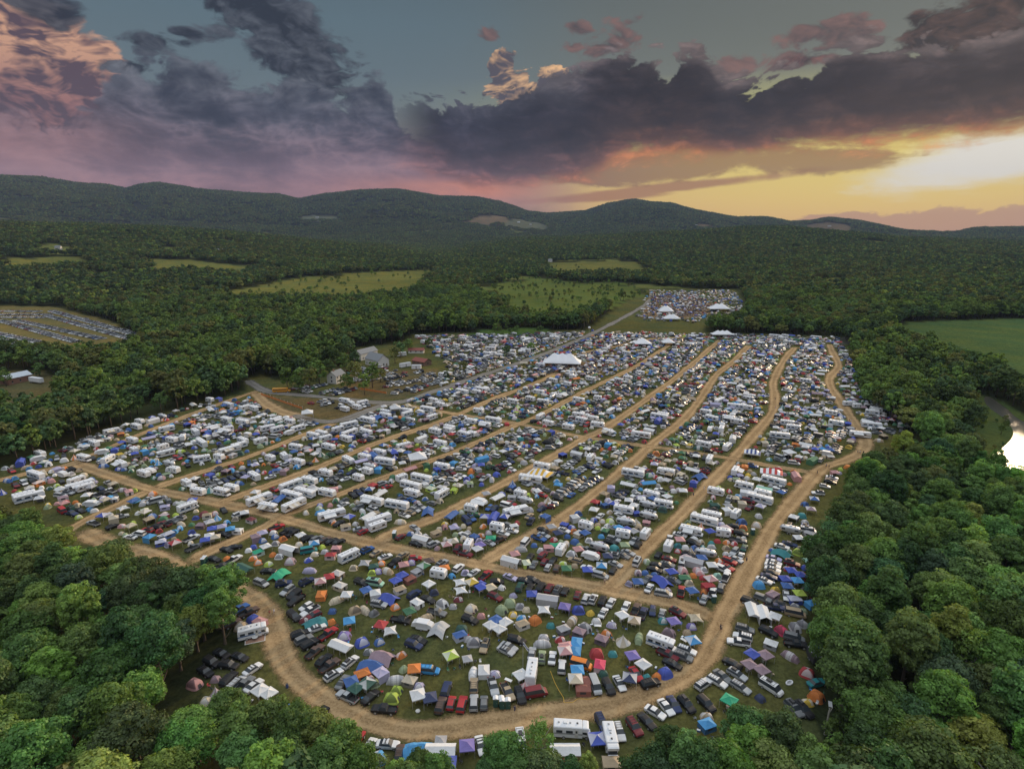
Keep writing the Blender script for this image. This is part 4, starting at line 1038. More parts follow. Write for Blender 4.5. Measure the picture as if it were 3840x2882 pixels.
# kind, place, direction of the nose on the ground as it runs in the photo (degrees), colour, variant
SURVEY = {
'A': '''m 965 770 -20 si;v 1255 775 10 nv;v 1305 870 215 si;v 1390 920 215 bk;p 1420 990 215 bk;h 1550 1080 210 wh;p 1600 1130 210 wh;h 1650 1190 205 dr;m 1385 1195 -40 bk;s 1690 1355 20 wh;v 1470 1430 20 bk;v 1520 1500 25 gy;v 1600 1555 30 bk;p 1830 1425 35 rd;v 1555 750 25 nv;p 1300 95 30 bk;p 1370 120 30 bk;p 1165 50 20 rd;v 1570 190 25 bk;v 1690 200 25 gy;s 1790 215 25 br;s 1880 230 25 bk;s 1970 240 25 bk;s 515 345 -15 bk;s 620 310 10 bk;s 355 465 -15 bk;o 225 480 0 dg;p 610 465 30 wh;p 450 560 10 bk;p 60 190 25 wh;p 90 310 25 gy;p 490 140 -15 bk;x 185 30 0 mv;g 325 50 10 rb;g 455 25 10 lv;g 560 70 10 sk;x 645 100 0 wh;g 290 140 10 wh 1;g 165 210 10 rb;g 370 160 10 be;g 980 105 15 lv;g 890 150 15 mv 1;d 1145 170 20 bl;d 1245 200 20 or;d 970 220 20 bl;d 1150 260 0 gt 2;g 1020 280 20 wh;d 865 300 10 rb 1;d 800 345 10 wh;d 1120 120 0 wh;k 1320 310 -16 wh 1;d 1455 270 10 cr;g 1500 130 20 wh;g 1650 240 10 sk 3;c 1580 345 10 tl;d 1740 300 30 lm;x 1940 330 0 pk;d 1790 365 0 gt;M 2110 420 25 be 1;x 1865 420 0 rd;d 1660 395 0 cr;d 1580 470 20 rb;x 960 370 20 eg;d 1115 400 40 or;d 1195 430 0 wh 2;D 1340 485 0 mv;d 860 450 10 or;d 925 505 10 or;d 1060 525 30 lm;d 520 450 30 or;k 740 565 -25 dg;t 1195 660 40 eg;u 1590 605 0 lv;g 1845 670 10 rd;g 1730 730 10 pk;x 1960 660 -20 tn;d 2160 575 0 cr;x 1745 935 70 or 1;u 1940 990 20 cr;x 1990 815 -20 be 2;g 2060 905 0 wh;d 1885 1130 0 bl;d 1875 1270 20 or;g 2105 1240 10 sk;D 2180 1120 20 tn;t 1660 1280 20 tl;d 1560 1240 0 dr;D 2040 1450 0 vi;k 1995 1570 -22 wh;D 860 1235 30 rb;x 950 1280 -20 pk;d 430 1265 20 cr;v 585 1290 25 br;D 700 1325 0 tn;M 860 1400 14 wh 1;p 800 1145 25 br;p 680 1110 30 bl;d 300 640 0 wh;s 1060 620 0 bk''',
'B': '''v 130 340 25 bl;s 245 385 30 tn;s 360 435 20 wh;G 95 490 0 gt;d 310 515 0 or;x 180 555 10 dg;d 190 640 0 lm;u 385 610 -20 tn;d 290 605 0 vi;p 490 495 35 bk;s 590 410 30 tn;h 750 450 0 rd;g 600 515 10 pk;d 700 505 0 vi;g 860 530 30 gn 3;x 810 620 30 gt 1;g 930 465 10 br;g 580 650 25 rb;g 495 720 25 rb;x 645 720 25 rs 1;v 1100 515 35 si;g 1130 560 10 or;T 1085 640 -10 cr 3;d 1215 675 -40 sk 1;v 1310 575 40 wh;d 1400 635 0 lv;s 1510 640 35 wh;p 1665 670 40 rd;s 1985 700 -20 lv;s 2170 745 -15 bk;v 50 765 -20 bk;c 230 765 -10 mt;x 550 860 20 tn;g 925 765 30 wh;v 735 915 35 nv;d 995 890 10 nv 2;G 1330 735 10 wh;G 1340 840 10 wh;d 1330 925 0 dr;x 1590 800 30 rb;g 1540 740 20 yl;g 1605 805 20 rb;g 1710 810 20 cr;h 1810 755 0 bk;d 1870 825 -20 wh;v 1785 940 -25 dr;g 230 880 10 wh 1;t 390 960 -15 rb;v 310 1030 -10 si 1;g 135 870 20 bl;d 490 1080 20 or;s 915 985 -25 bk;D 1100 1030 -30 wh 2;d 1240 1070 0 gt;D 1475 1095 -20 cr;d 1605 1190 0 pk 1;v 1460 1245 -20 bk;x 775 1035 -30 wh 1;g 675 1115 20 gn;p 1030 1150 -15 gy;p 560 1250 -10 bk;u 890 1215 20 tn 1;P 850 1320 -10 wh;t 1030 1330 60 si;u 30 1120 -40 be;d 215 1160 30 gy 2;g 305 1290 -10 rd;G 420 1360 10 wh;D 60 1530 20 rb;d 285 1530 20 bl;s 790 1510 -20 bk;v 730 1570 -20 nv 1;D 1350 1370 0 dg 1;x 1330 1455 20 bl;D 1510 1530 0 gt;v 1650 1590 250 tn;g 1800 1225 30 bl;g 1920 1255 30 wh;g 1725 1295 30 wh;g 1840 1345 30 wh;D 1870 1110 -30 sg 1;D 1980 1025 0 sg;d 2020 930 20 lv 1;d 2110 1075 0 gt;d 2190 1110 0 cr;d 2020 1180 0 yl;d 2130 1220 0 sk;x 2140 1310 20 tn;v 2065 1510 -15 bk;s 1965 1600 -25 si;v 2105 820 65 dg;T 260 40 20 be 1;h 75 110 25 rd;s 30 75 10 si;o 480 145 0 dg;h 560 175 30 dr;s 745 60 -30 si;d 690 130 0 bl;k 830 180 -15 wh;x 1020 130 20 tn;s 745 260 -15 bk;v 985 265 25 si;g 1155 255 10 pk;g 1240 215 10 be 3;v 1290 310 60 dr;T 1440 285 60 cr 3;p 1400 385 -15 dr;g 1555 310 20 wh;g 1590 260 20 vi;d 1270 140 0 sg;d 1430 115 20 gt;d 1605 155 0 or;d 1700 120 0 mv;d 1580 225 0 lv;x 1730 200 0 eg 1;s 1720 250 -25 si;p 1845 205 25 br;T 1810 50 -10 si 3;s 1890 130 -15 wh;s 1990 100 -10 wh;g 1250 35 10 lv;k 1990 460 -15 wh;g 2040 375 10 pk;u 2120 330 0 gt;c 2180 240 50 wh;d 1060 70 0 be''',
'C': '''s 35 750 -20 bk;h 30 830 60 bk;v 165 820 55 bk 1;v 275 840 60 dr;v 385 855 60 gy;h 480 880 60 bk;g 50 895 0 rb;k 255 950 -8 gt;G 205 1090 0 wh;g 475 1055 -10 vi 2;D 655 1115 0 rb;d 810 1155 20 yl;h 640 930 70 dr;v 750 975 65 wh;v 845 980 65 wh;v 965 1000 65 bk;s 1075 1030 60 wh;s 975 1160 60 wh;s 1270 1075 65 wh;p 1400 1110 65 br;p 1490 1165 65 nv;h 1615 1135 265 nv;h 1740 1165 75 si;v 1940 1155 -25 dr;D 90 1245 30 or 1;d 295 1315 0 tl 1;u 570 1255 50 tn;D 740 1340 -30 gt;d 890 1265 0 wh;d 1085 1310 -10 lv;g 1225 1165 20 wh;g 1380 1235 -10 tn;d 1735 1240 0 tl;g 1890 1245 10 vi;d 2120 1330 0 vi;d 2065 1405 0 tn;G 2170 1195 0 cr;D 1825 1410 -20 mv 2;x 460 1375 20 gt;x 665 1410 -20 mv;d 1020 1415 -30 or;y 1230 1495 0 be 1;u 1440 1480 80 sg;x 955 1505 -20 mv 3;M 1730 1545 -20 wh 1;p 1800 1615 -25 dr;g 2140 1495 10 sk;d 205 1470 0 gt;u 185 1550 0 gt;d 420 1500 0 rd;x 630 1555 80 sk 1;x 490 1600 10 pk;
c 1415 490 60 wh;g 305 25 10 gt;s 235 85 -20 bk;s 205 155 -20 si;p 140 190 -20 bl;g 390 105 10 nv;s 470 90 -20 wh;d 510 165 0 bl;d 595 105 0 or;x 660 135 30 cr;g 740 105 20 bl;d 905 20 0 tn;T 750 30 -15 wh 3;d 950 165 0 sk;d 335 210 20 rd;d 80 280 0 bl;x 270 320 0 pk;x 350 300 0 eg;T 425 345 55 wh 3;u 490 270 60 tn;D 565 395 -20 wh 2;g 640 320 10 pk;S 925 310 -15 wh;P 810 430 -15 wh;D 1120 320 -30 tl 1;s 1230 420 -20 gy;s 1300 380 -20 si;g 1035 405 0 nv;g 1255 265 0 sg;v 1110 205 -15 si;g 1180 40 20 sk;g 1260 60 20 rb;g 1340 75 20 gt;T 1520 140 50 wh 3;v 1425 275 55 bk;T 1230 140 -10 gt 3;s 335 470 55 bk;h 215 500 55 dr;s 75 535 60 gy;h 260 570 60 si;h 370 580 65 br;g 500 565 0 gn;d 455 520 0 lm;d 605 545 0 tn 1;h 30 430 60 bk;g 770 580 0 rb;g 955 530 -5 sk;s 1080 515 -20 si;m 940 670 -15 si;h 1100 610 60 bk;T 1820 300 60 gt 3;d 1945 290 0 tl;h 1690 410 55 bk;s 1830 465 -15 dr;s 1680 545 -15 bk;s 1810 535 -15 gy;c 1995 510 80 wh;g 1865 605 10 rb;s 1640 600 -15 bk;d 1520 635 0 bl;t 1730 740 -35 rb;d 1640 660 0 bl;g 1425 735 0 bl;s 1570 840 60 wh;m 1755 905 -10 si;s 1880 730 -20 gy;D 2010 610 -60 pk;x 2030 715 0 gn 1;p 1985 880 80 rd;g 2130 850 10 bl;d 2090 770 0 cr;M 2120 100 -12 wh 0;s 1970 150 -15 wh;g 1970 190 0 pk;d 2040 310 0 wh;y 2110 350 0 tn;k 2150 470 -15 gt;d 2190 600 0 pk;d 2140 670 0 or''',
'D': '''S 1190 85 -12 si;c 1420 90 -10 wh;g 1300 165 0 wh 2;s 1180 270 -15 nv;s 1080 300 -15 wh;t 1080 385 -20 tl;D 1290 370 -20 lm;s 975 455 -15 lv;s 975 510 -15 wh;s 960 548 -15 wh;s 960 600 -15 wh;s 945 640 -15 bk;s 910 690 -15 nv;s 850 740 -20 wh;v 1210 520 -15 dr;g 1205 590 0 rb;g 1300 625 0 rb;g 1280 720 0 sk;g 1125 695 0 rb 2;d 1390 570 0 rb;x 1450 705 -10 rd 1;D 785 790 0 sk 1;d 1000 860 0 yl;x 960 930 30 mv 1;g 1150 790 -5 bl;s 1150 915 -82 wh;D 1330 790 0 gn 1;g 1310 885 0 lm;x 1285 970 0 rb;x 1470 1050 10 sk 1;c 1255 1160 -12 tn;d 1360 1130 0 sg 1;k 700 1110 -70 wh;k 845 1150 -70 wh;g 990 1180 -20 wh;v 660 1010 -20 bk;v 830 970 -20 gy;s 1070 1050 -20 bk;p 990 1085 -8 nv;D 1075 1380 -40 hp;D 1255 1340 -60 gt 2;D 1505 1340 0 gn 1;v 600 1365 -15 gy;v 570 1465 165 wh 1;p 520 1540 170 wh;v 905 1400 -25 bk;m 1240 1475 -15 gy;p 1260 1560 -8 bk;x 935 1565 -20 wh;g 1420 480 0 mt;d 1460 560 0 br;g 1550 1580 0 bl;
T 320 125 -8 cr 3;d 245 225 0 rd;p 510 215 -10 gy;v 550 130 -12 bk;s 590 320 65 dg;s 545 425 65 wh;d 360 320 0 tn;v 400 490 -20 rd;s 480 460 -22 si;s 370 570 -25 rd;v 310 590 -25 wh;p 355 690 65 wh;v 290 830 75 gy;g 160 700 10 pk;x 135 775 10 rd;p 140 865 70 wh;s 70 985 65 si;o 180 945 0 dg;g 175 520 0 wh;g 55 480 0 bl;S 90 390 -10 si;o 700 110 0 dg;d 245 680 0 mt;g 160 80 10 rb;d 170 300 0 gt;d 20 560 0 wh;d 20 640 0 pk;d 60 700 0 rd''',
'E': '''s 450 160 -25 bk;s 685 205 -20 bk;v 325 265 -25 bk 1;v 545 305 -10 bk 1;s 240 390 -32 bk;s 855 360 35 wh;v 545 480 45 bk 1;m 640 545 42 si;p 745 560 42 gy;s 870 575 38 wh;y 375 650 0 mv;D 100 540 -20 pk;d 370 480 0 mv;g 1060 650 35 wh 0;g 950 610 35 wh;g 1310 860 60 bl;p 1700 960 45 bk;s 1790 1130 50 bk;g 1870 1225 40 rb;k 1830 1330 -32 wh;v 2050 1265 55 wh;p 2190 1300 60 rd;s 2160 1560 60 bk;v 1780 240 42 bk;p 1660 130 40 br;p 1850 310 35 br;w 1905 430 32 wh;w 2120 265 40 wh;s 2020 530 55 gy;p 2080 715 155 si;g 2130 495 20 bl;g 2190 570 40 dg;d 280 760 0 cr''',
'F': '''t 320 190 -15 mv;t 190 290 -10 bl;g 300 380 30 lv 1;x 90 370 20 or 1;d 570 170 30 or;d 600 350 40 sg 1;g 735 330 5 or;m 930 370 -5 sk;g 1210 160 20 lm 3;g 1425 185 10 gt;d 1500 20 0 gt;s 1970 90 -25 si;u 1500 405 80 wh;x 1640 390 90 wh 2;d 1780 415 0 lv;d 110 480 30 rd;d 210 515 20 sg;g 40 580 40 dg;u 500 490 5 gt;x 680 515 -15 be 3;d 510 625 -10 lm;D 440 725 0 lm;g 785 670 15 wh;g 940 700 10 nv 2;d 800 580 0 lv;s 170 720 42 bk;p 350 875 175 bk;v 1150 615 72 nv;v 1080 820 72 br 1;h 1215 800 76 rd;v 1355 810 75 rd;v 1510 790 88 si;h 1640 795 88 gy;v 1510 570 88 tn;p 1760 580 -75 si;p 1945 650 -62 tn;v 2110 700 -70 bk;o 1830 780 -90 dg 1;o 1915 805 -90 dg;h 160 1355 60 wh;s 395 1335 -3 wh;p 70 1560 60 br;D 260 1500 20 sk;h 510 1430 80 br;k 1075 1385 0 wh;t 775 1400 5 sk;g 1420 1325 5 vi;g 1180 1545 0 rb;s 1600 1350 -75 wh;c 2120 1290 -80 wh;g 1050 1262 0 gt;g 2120 410 25 wh;y 2040 540 0 pk 1;d 150 130 0 gy''',
'G': '''s 50 160 80 si;w 180 205 85 sg;s 315 215 82 wh;v 440 325 86 wh;g 480 100 5 pk 3;x 635 70 85 sk 1;c 690 295 -15 or;g 640 345 0 sk;x 740 525 0 rs 1;c 870 560 -68 si;c 100 655 10 dr;M 15 420 80 wh 1;d 980 410 0 dg;v 1045 585 -62 bk;s 1185 545 -60 wh;g 1250 445 -10 nv;s 1400 425 -55 rd;g 1355 160 10 vi;g 1495 275 30 wh;D 890 150 0 rd 1;x 930 315 80 hp 0;d 1100 155 0 tl 1;d 1540 460 20 tl;d 1670 445 30 or 1;D 1780 400 20 rb 1;s 1870 295 -25 bk;v 2020 205 -20 gy;w 2060 115 -20 wh;v 1590 505 15 bk;M 570 1140 -4 wh 2;k 480 1385 0 wh 0;g 895 1240 5 rb;M 1070 1290 -78 wh 1;v 955 1050 -65 nv;w 1185 1170 -72 wh;v 1380 1105 -55 dr;s 1540 1035 -45 bk;s 1790 855 -50 wh;s 1890 815 -58 nv;v 2055 815 -48 bk;D 520 1600 0 rd 1;x 1080 1585 0 tn 1;g 360 1590 10 mt;s 1650 920 -30 wh;g 700 435 0 cr;x 690 590 0 rs''',
'H': '''g 700 140 30 rb;g 870 155 20 mv;g 660 275 20 mv;g 820 345 20 mv;s 440 290 -25 bk;w 500 430 -30 si;s 310 455 -38 gy;w 240 520 -30 wh;v 60 550 35 wh 1;w 545 595 -32 si;c 940 590 -32 wh;u 1190 185 -30 mv;R 1495 190 -60 bk;D 1410 400 -20 rd;s 1530 540 15 tl;D 1530 700 -30 or;d 1410 785 0 yl;v 1360 880 -42 bk;v 1240 870 -45 gy;g 400 735 50 eg;d 800 725 -40 nv;v 100 805 -45 bk;x 110 1085 20 sk;d 105 965 0 tn''',
'L': '''A 520 1415 15 wh;P 590 1535 0 wh;T 1080 1050 10 wh 2;T 1185 1105 60 wh 3;T 1570 1005 -8 wh 2;T 1380 1045 15 wh 0;T 1480 1048 10 wh 3;T 1590 912 15 wh 1;T 1790 992 15 wh 0;T 1550 1157 15 wh 2;T 1690 1127 15 wh 1;A 1480 1182 15 be;M 1310 1242 10 wh 1;T 1420 1232 -10 wh 3;P 970 1322 -10 wh;T 1130 1315 -10 wh 3;T 1285 1455 -10 wh 1;M 1440 1457 -12 wh 1;T 1500 1432 -12 wh 1;A 1680 1505 20 be 0;M 1740 1555 -10 be 0;A 1905 1540 24 be;A 1890 1480 -14 wh 1;A 1975 1462 -14 wh;A 1885 1412 20 wh;T 2005 1385 -12 wh 2;T 2110 1335 -12 wh 1;T 2120 1462 -12 wh 2;A 2150 1605 14 wh;T 2110 1110 15 wh 1;T 2030 1092 -12 wh 2;T 2130 1165 -14 wh 2;T 1935 1265 -14 wh 1;M 1920 1168 -8 wh 1;T 2190 1052 15 wh 1;M 725 1065 12 cr 0;T 905 1002 -8 wh 3;k 990 985 15 wh;T 1360 862 -8 wh 3;M 1800 1050 15 wh 1;M 545 1237 -12 wh 1;P 660 1200 8 wh;T 700 1245 30 wh 2;M 160 1480 14 wh 2;A 190 1490 14 wh 1;B 1825 798 2 or;g 80 985 0 wh''',
'M': '''A 50 1022 12 wh;A 170 992 -12 wh 1;A 55 1075 20 wh;T 160 1070 -14 wh 2;M 290 942 -12 wh 1;T 285 962 -12 wh 2;M 430 952 16 wh 1;A 560 922 -10 be;T 640 892 -12 wh 1;M 590 972 20 be;T 840 1000 -10 wh 2;T 930 1022 -10 wh 0;A 985 992 -10 tn;T 700 1042 -12 wh 1;T 690 1057 -14 wh 3;M 800 1085 -14 wh 2;T 845 1092 -14 wh 3;T 250 1202 -14 wh 1;T 405 1160 14 wh 2;k 515 1100 20 wh;T 640 1142 -14 wh 2;T 150 1232 -14 wh 1;A 280 1260 -8 wh 1;S 180 1292 -14 wh;T 170 1322 -14 wh 3;T 110 1365 -14 wh 3;T 650 1292 -10 wh 2;A 520 1368 -12 wh;A 450 1415 -14 wh 1;T 460 1465 -14 wh 1;M 655 1468 30 wh 1;T 1290 968 30 wh 2;T 1340 1012 -12 wh 1;T 1470 1037 -10 cr 1;T 1300 1290 -10 wh 2;A 1225 1372 -8 be;T 1160 1470 -14 wh 3;S 1190 1512 -14 si;T 840 1562 -10 wh 3;A 1130 1582 12 wh;P 900 1520 -14 wh;M 1560 992 -12 wh 1;T 1630 982 -10 wh 1;T 1660 1022 -6 wh 2;A 2060 968 -10 wh 1;T 2085 958 -10 wh 1;M 1735 1072 -20 cr 0;A 1890 1335 -10 wh 1;T 2010 1475 -16 wh 1;S 1985 1540 -14 bl;M 2090 1535 -10 be 1;T 1830 1572 -10 wh 2;S 1990 1612 -14 si;S 1840 1650 -10 si;A 200 1515 -12 wh 0;k 170 1610 30 wh;A 240 1640 18 be;A 360 1540 -10 be;k 250 1460 30 wh;k 480 1210 25 wh;k 1530 1200 -14 wh 1;k 2000 1050 -14 wh 1;y 1340 1500 0 tn;g 345 900 10 wh 0;k 890 1520 -14 wh;x 1560 945 40 wh 1;k 940 730 14 wh;k 1010 735 14 wh;k 1520 720 10 or''',
'N': '''A 630 1092 -6 wh 1;k 510 570 -8 wh;T 995 1012 -10 wh 2;A 1225 1025 -6 wh 1;k 1200 995 -14 wh;A 590 1385 -14 gy 1;A 500 1502 -14 wh 1;T 520 1468 -14 wh 1;k 530 1430 -10 mt;T 215 1455 -12 wh 1;M 290 1165 38 wh 1;M 175 1245 62 wh 1;T 410 910 -8 wh 2;T 150 940 -10 wh 1;k 680 1205 -70 wh 1;k 800 1145 -12 wh;k 860 955 -4 wh;g 795 1195 0 wh;M 190 1610 -12 wh 1;A 140 1640 -14 wh 1;k 890 690 -6 wh;g 700 685 0 wh;k 320 750 -6 wh;k 480 605 -4 wh;M 720 1040 -6 wh;M 680 1010 -6 wh;T 1080 885 0 wh 2;T 1130 900 0 wh;k 1050 770 0 wh;T 330 900 -6 wh;x 210 1545 0 dg 1;A 70 450 0 wh;A 1150 1085 -5 wh'''}
ITEMS = []          # every placed thing: dict
CELL = {}
def footprint(k, x, y, rz, sc=1.0):
    _, _, _, hl, hw, _ = KIND[k]
    hl *= sc; hw *= sc
    n = max(1, int(round(hl / hw)))
    c, s = math.cos(rz), math.sin(rz)
    offs = [0] if n == 1 else [-(hl - hw) + 2 * (hl - hw) * i / (n) for i in range(n + 1)]
    return [(x + c * o, y + s * o, hw) for o in offs]
def collides(fp, slack=0.0):
    for x, y, r in fp:
        cx, cy = int(x // 4), int(y // 4)
        for i in (-1, 0, 1):
            for j in (-1, 0, 1):
                for (px, py, pr) in CELL.get((cx + i, cy + j), ()):
                    if (px - x) ** 2 + (py - y) ** 2 < (pr + r + slack) ** 2: return True
    return False
def register(fp):
    for x, y, r in fp: CELL.setdefault((int(x // 4), int(y // 4)), []).append((x, y, r))
def put(k, x, y, rz, col, var=None, hand=False, scale=1.0, zone=None):
    if var is None or var >= len(VARIANTS[k]): var = rng.randrange(len(VARIANTS[k]))
    ITEMS.append(dict(k=k, x=x, y=y, rz=rz, c=col, v=var, hand=hand, s=scale, zone=zone))
    register(footprint(k, x, y, rz, scale))
for reg, txt in SURVEY.items():
    ox, oy, sc = ORIG[reg]
    for row in txt.replace('\n', '').split(';'):
        f = row.split()
        if not f: continue
        k, zx, zy, ang, col = f[0], float(f[1]), float(f[2]), float(f[3]), f[4]
        hh = KIND[k][5]
        zlev = hh * (.85 if k in 'gGk' else .5)
        u, v = ox + zx / sc, oy + zy / sc
        x, y = G(u, v, zlev)
        x2, y2 = G(u + 12 * math.cos(R(ang)), v - 12 * math.sin(R(ang)), zlev)
        rz = math.atan2(y2 - y, x2 - x)
        fp = footprint(k, x, y, rz, .8)
        # nudge apart things whose survey points fall on one another
        for t in range(30):
            if not collides(fp, -.25 * KIND[k][4]): break
            a = rng.random() * 6.283; d = .25 + t * .12
            fp = footprint(k, x + math.cos(a) * d, y + math.sin(a) * d, rz, .8)
            if not collides(fp, -.25 * KIND[k][4]): x += math.cos(a) * d; y += math.sin(a) * d; break
        if k == 'g' and len(f) < 6: f.append(rng.choice('00003'))
        put(k, x, y, rz, col, int(f[5]) if len(f) > 5 else None, True, .78 if (k == 'g' and col == 'gt' and reg == 'F') else 1.0)

# ------------------------------------------------------------------ the crowded strips further off
ROW0, ROW1 = G(1042, 1937), G(2489, 1307)
ROWA = math.atan2(ROW1[1] - ROW0[1], ROW1[0] - ROW0[0])      # direction of the lanes
ALL_ROADS = ROADS_G + GRAVEL_G
C1 = PG([(0,1762),(40,1748),(370,1632),(521,1580),(781,1511),(930,1470),(1000,1500),(1128,1556),(1180,1600),(1280,1592),(1483,1518),(1627,1478),(1801,1420),(1974,1362),(2148,1293),(2250,1250),(2400,1250),(2800,1258),(3140,1270),(3173,1324),(3214,1405),(3246,1480),(3330,1538),(3405,1596),(3390,1618),(3265,1680),(3235,1715),(3145,1782),(3072,1850),(3040,1910),(3035,2030),(2720,2330),(2558,2262),(2032,2158),(1280,2002),(984,1975),(579,2078),(300,1975),(150,1895),(0,1850)])
C2 = PG([(1560,1264),(2206,1246),(2275,1216),(2148,1278),(1974,1345),(1801,1402),(1660,1450),(1590,1440),(1690,1395),(1650,1345),(1600,1300)])
C3 = PG([(1436,1415),(1520,1398),(1630,1400),(1650,1440),(1500,1492),(1440,1470)])
C4 = PG([(2380,1200),(2410,1130),(2440,1090),(2750,1090),(2790,1145),(2770,1190),(2600,1212)])
LOBE_UP = PG([(1042,1937),(1280,2007),(1772,2111),(2298,2212),(2700,2330),(2908,1960),(2560,1960),(1280,1960)])
FOOD = PG([(2080,1400),(2330,1260),(2480,1262),(2300,1345),(2150,1420)])
def free_of_roads(x, y, m):
    for pts, w in ALL_ROADS:
        if dist_line(pts, np.array([x]), np.array([y]))[0] < w * .5 + m: return False
    return True
ROADGRID = {}
def near_road(x, y):
    key = (int(x // 2), int(y // 2))
    if key not in ROADGRID:
        px, py = np.array([key[0] * 2 + 1.]), np.array([key[1] * 2 + 1.])
        ROADGRID[key] = min(dist_line(p, px, py)[0] - w * .5 for p, w in ALL_ROADS)
    return ROADGRID[key]
CARC = ['wh'] * 23 + ['si'] * 21 + ['bk'] * 20 + ['gy'] * 14 + ['nv'] * 6 + ['bl'] * 3 + ['rd'] * 5 + ['dr'] * 4 + ['gn'] * 2 + ['tn'] * 5
TENTC = ['bl'] * 9 + ['rb'] * 6 + ['sk'] * 5 + ['gt'] * 14 + ['tn'] * 7 + ['be'] * 5 + ['cr'] * 5 + ['gn'] * 5 + ['sg'] * 6 + ['dg'] * 3 + ['rd'] * 5 + ['dr'] * 2 + ['or'] * 6 + ['yl'] * 3 + ['lm'] * 3 + ['mv'] * 5 + ['wh'] * 8 + ['tl'] * 3 + ['pk'] * 3 + ['lv'] * 3
CANC = ['wh'] * 20 + ['gt'] * 10 + ['rb'] * 10 + ['bl'] * 8 + ['sk'] * 4 + ['be'] * 7 + ['gn'] * 4 + ['rd'] * 4 + ['lv'] * 5 + ['mv'] * 3 + ['tn'] * 4 + ['pk'] * 3
def try_put(k, x, y, rz, col, var=None, slack=.05, road=.7, sc=1.0):
    fp = footprint(k, x, y, rz, sc)
    if collides(fp, slack): return False
    for (a, b, r) in fp:
        if near_road(a, b) < r * .5 + road - .35: return False
    put(k, x, y, rz, col, var, False, sc)
    return True
def boxof(poly): xs = [p[0] for p in poly]; ys = [p[1] for p in poly]; return min(xs), max(xs), min(ys), max(ys)
def fill(poly, n, chooser, avoid=()):
    x0, x1, y0, y1 = boxof(poly)
    P = nrng.random((n, 2)) * (x1 - x0, y1 - y0) + (x0, y0)
    ok = inside(poly, P[:, 0], P[:, 1])
    for a in avoid: ok &= ~inside(a, P[:, 0], P[:, 1])
    for x, y in P[ok]: chooser(float(x), float(y))
KEEP = []
def reserve(u, v, z, r): x, y = G(u, v, z); register([(x, y, r)]); return x, y
MARQ = G(2108, 1362); register([(MARQ[0] + dx, MARQ[1] + dy, 10) for dx, dy in ((-10, -2), (0, 0), (10, 2))])
for u, v in ((2408, 1292), (2504, 1290), (2707, 1262), (2026, 1783), (2891, 1780), (2820, 1705)): reserve(u, v, 1.5, 5.5)
ac, as_ = math.cos(ROWA), math.sin(ROWA)
def rvzone(x, y): return float(fbm(np.array([x]), np.array([y]), 38.)[0])
def c_rv(x, y):
    # caravans gather in the lanes nearer the gravel road
    w = .5 + .55 * rvzone(x, y) + (.3 if y > 230 and x < 40 else 0)
    if rng.random() > w: return
    k = rng.choices('TMASPR', (44, 22, 12, 6, 5, 2))[0]
    rz = ROWA + R(90) + rng.gauss(0, .12) if rng.random() < .72 else ROWA + rng.gauss(0, .15)
    if rng.random() < .5: rz += math.pi
    try_put(k, x, y, rz, rng.choices(('wh', 'cr', 'be', 'si'), (80, 8, 7, 5))[0], None, .3, .9)
def c_carrow(x, y):
    d = near_road(x, y)
    n = rng.randint(2, 8) if d < 9 else rng.randint(1, 4)
    base = ROWA + R(90) + rng.gauss(0, .1) + (math.pi if rng.random() < .5 else 0) + (R(rng.choice((0, 0, 20, -20))))
    for i in range(n):
        px, py = x + ac * i * 2.75, y + as_ * i * 2.75
        k = rng.choices('shwvmpc', (30, 14, 9, 24, 9, 15, 4))[0]
        if not try_put(k, px, py, base + rng.gauss(0, .04) + (math.pi if rng.random() < .2 else 0), rng.choice(CARC), None, -.12, .25): break
def c_can(x, y):
    k = rng.choices('gGkt', (76, 4, 16, 4))[0]
    try_put(k, x, y, ROWA + rng.gauss(0, .35) + (math.pi / 2 if rng.random() < .5 else 0), rng.choice(CANC) if k != 't' else rng.choice(('bl', 'rb', 'gn', 'tn', 'br', 'si')), None, -.1, .7)
def c_tent(x, y):
    k = rng.choices('dDxuy', (58, 12, 18, 9, 3))[0]
    try_put(k, x, y, rng.random() * 6.283, rng.choice(TENTC), None, -.1, .6, rng.uniform(.85, 1.08))
def c_one(x, y):
    k = rng.choices('shwvmpc', (30, 14, 9, 24, 9, 15, 4))[0]
    try_put(k, x, y, ROWA + R(90) * rng.randint(0, 3) + rng.gauss(0, .15), rng.choice(CARC), None, -.16, .3)
WEST = PG([(0,1762),(278,1720),(640,1600),(980,1480),(1000,1500),(1128,1590),(760,1760),(567,1830),(1042,1937),(984,1975),(579,2078),(300,1975),(0,1850)])
fill(C1, 950, c_rv, (LOBE_UP, WEST)); fill(WEST, 160, c_rv)
fill(C1, 1300, c_carrow, (LOBE_UP,))
fill(C1, 1900, c_can, (LOBE_UP,)); fill(WEST, 600, c_tent)
fill(C1, 2400, c_tent, (LOBE_UP,)); fill(C1, 1500, c_carrow, (LOBE_UP,)); fill(C1, 1500, c_can, (LOBE_UP,)); fill(C1, 3000, c_tent, (LOBE_UP,)); fill(C1, 4200, c_tent, (LOBE_UP,)); fill(C1, 9000, c_one, (LOBE_UP,)); fill(C1, 5200, c_tent, (LOBE_UP,)); fill(C1, 2600, c_can, (LOBE_UP,))
fill(LOBE_UP, 1500, c_tent); fill(LOBE_UP, 1500, c_one)
EASTSTRIP = PG([(2920,1965),(3060,1870),(3240,1715),(3270,1690),(3150,1765),(3045,1880),(3035,2060),(3040,2250),(3050,2420),(2760,2300)])
fill(EASTSTRIP, 500, c_one); fill(EASTSTRIP, 400, c_tent)
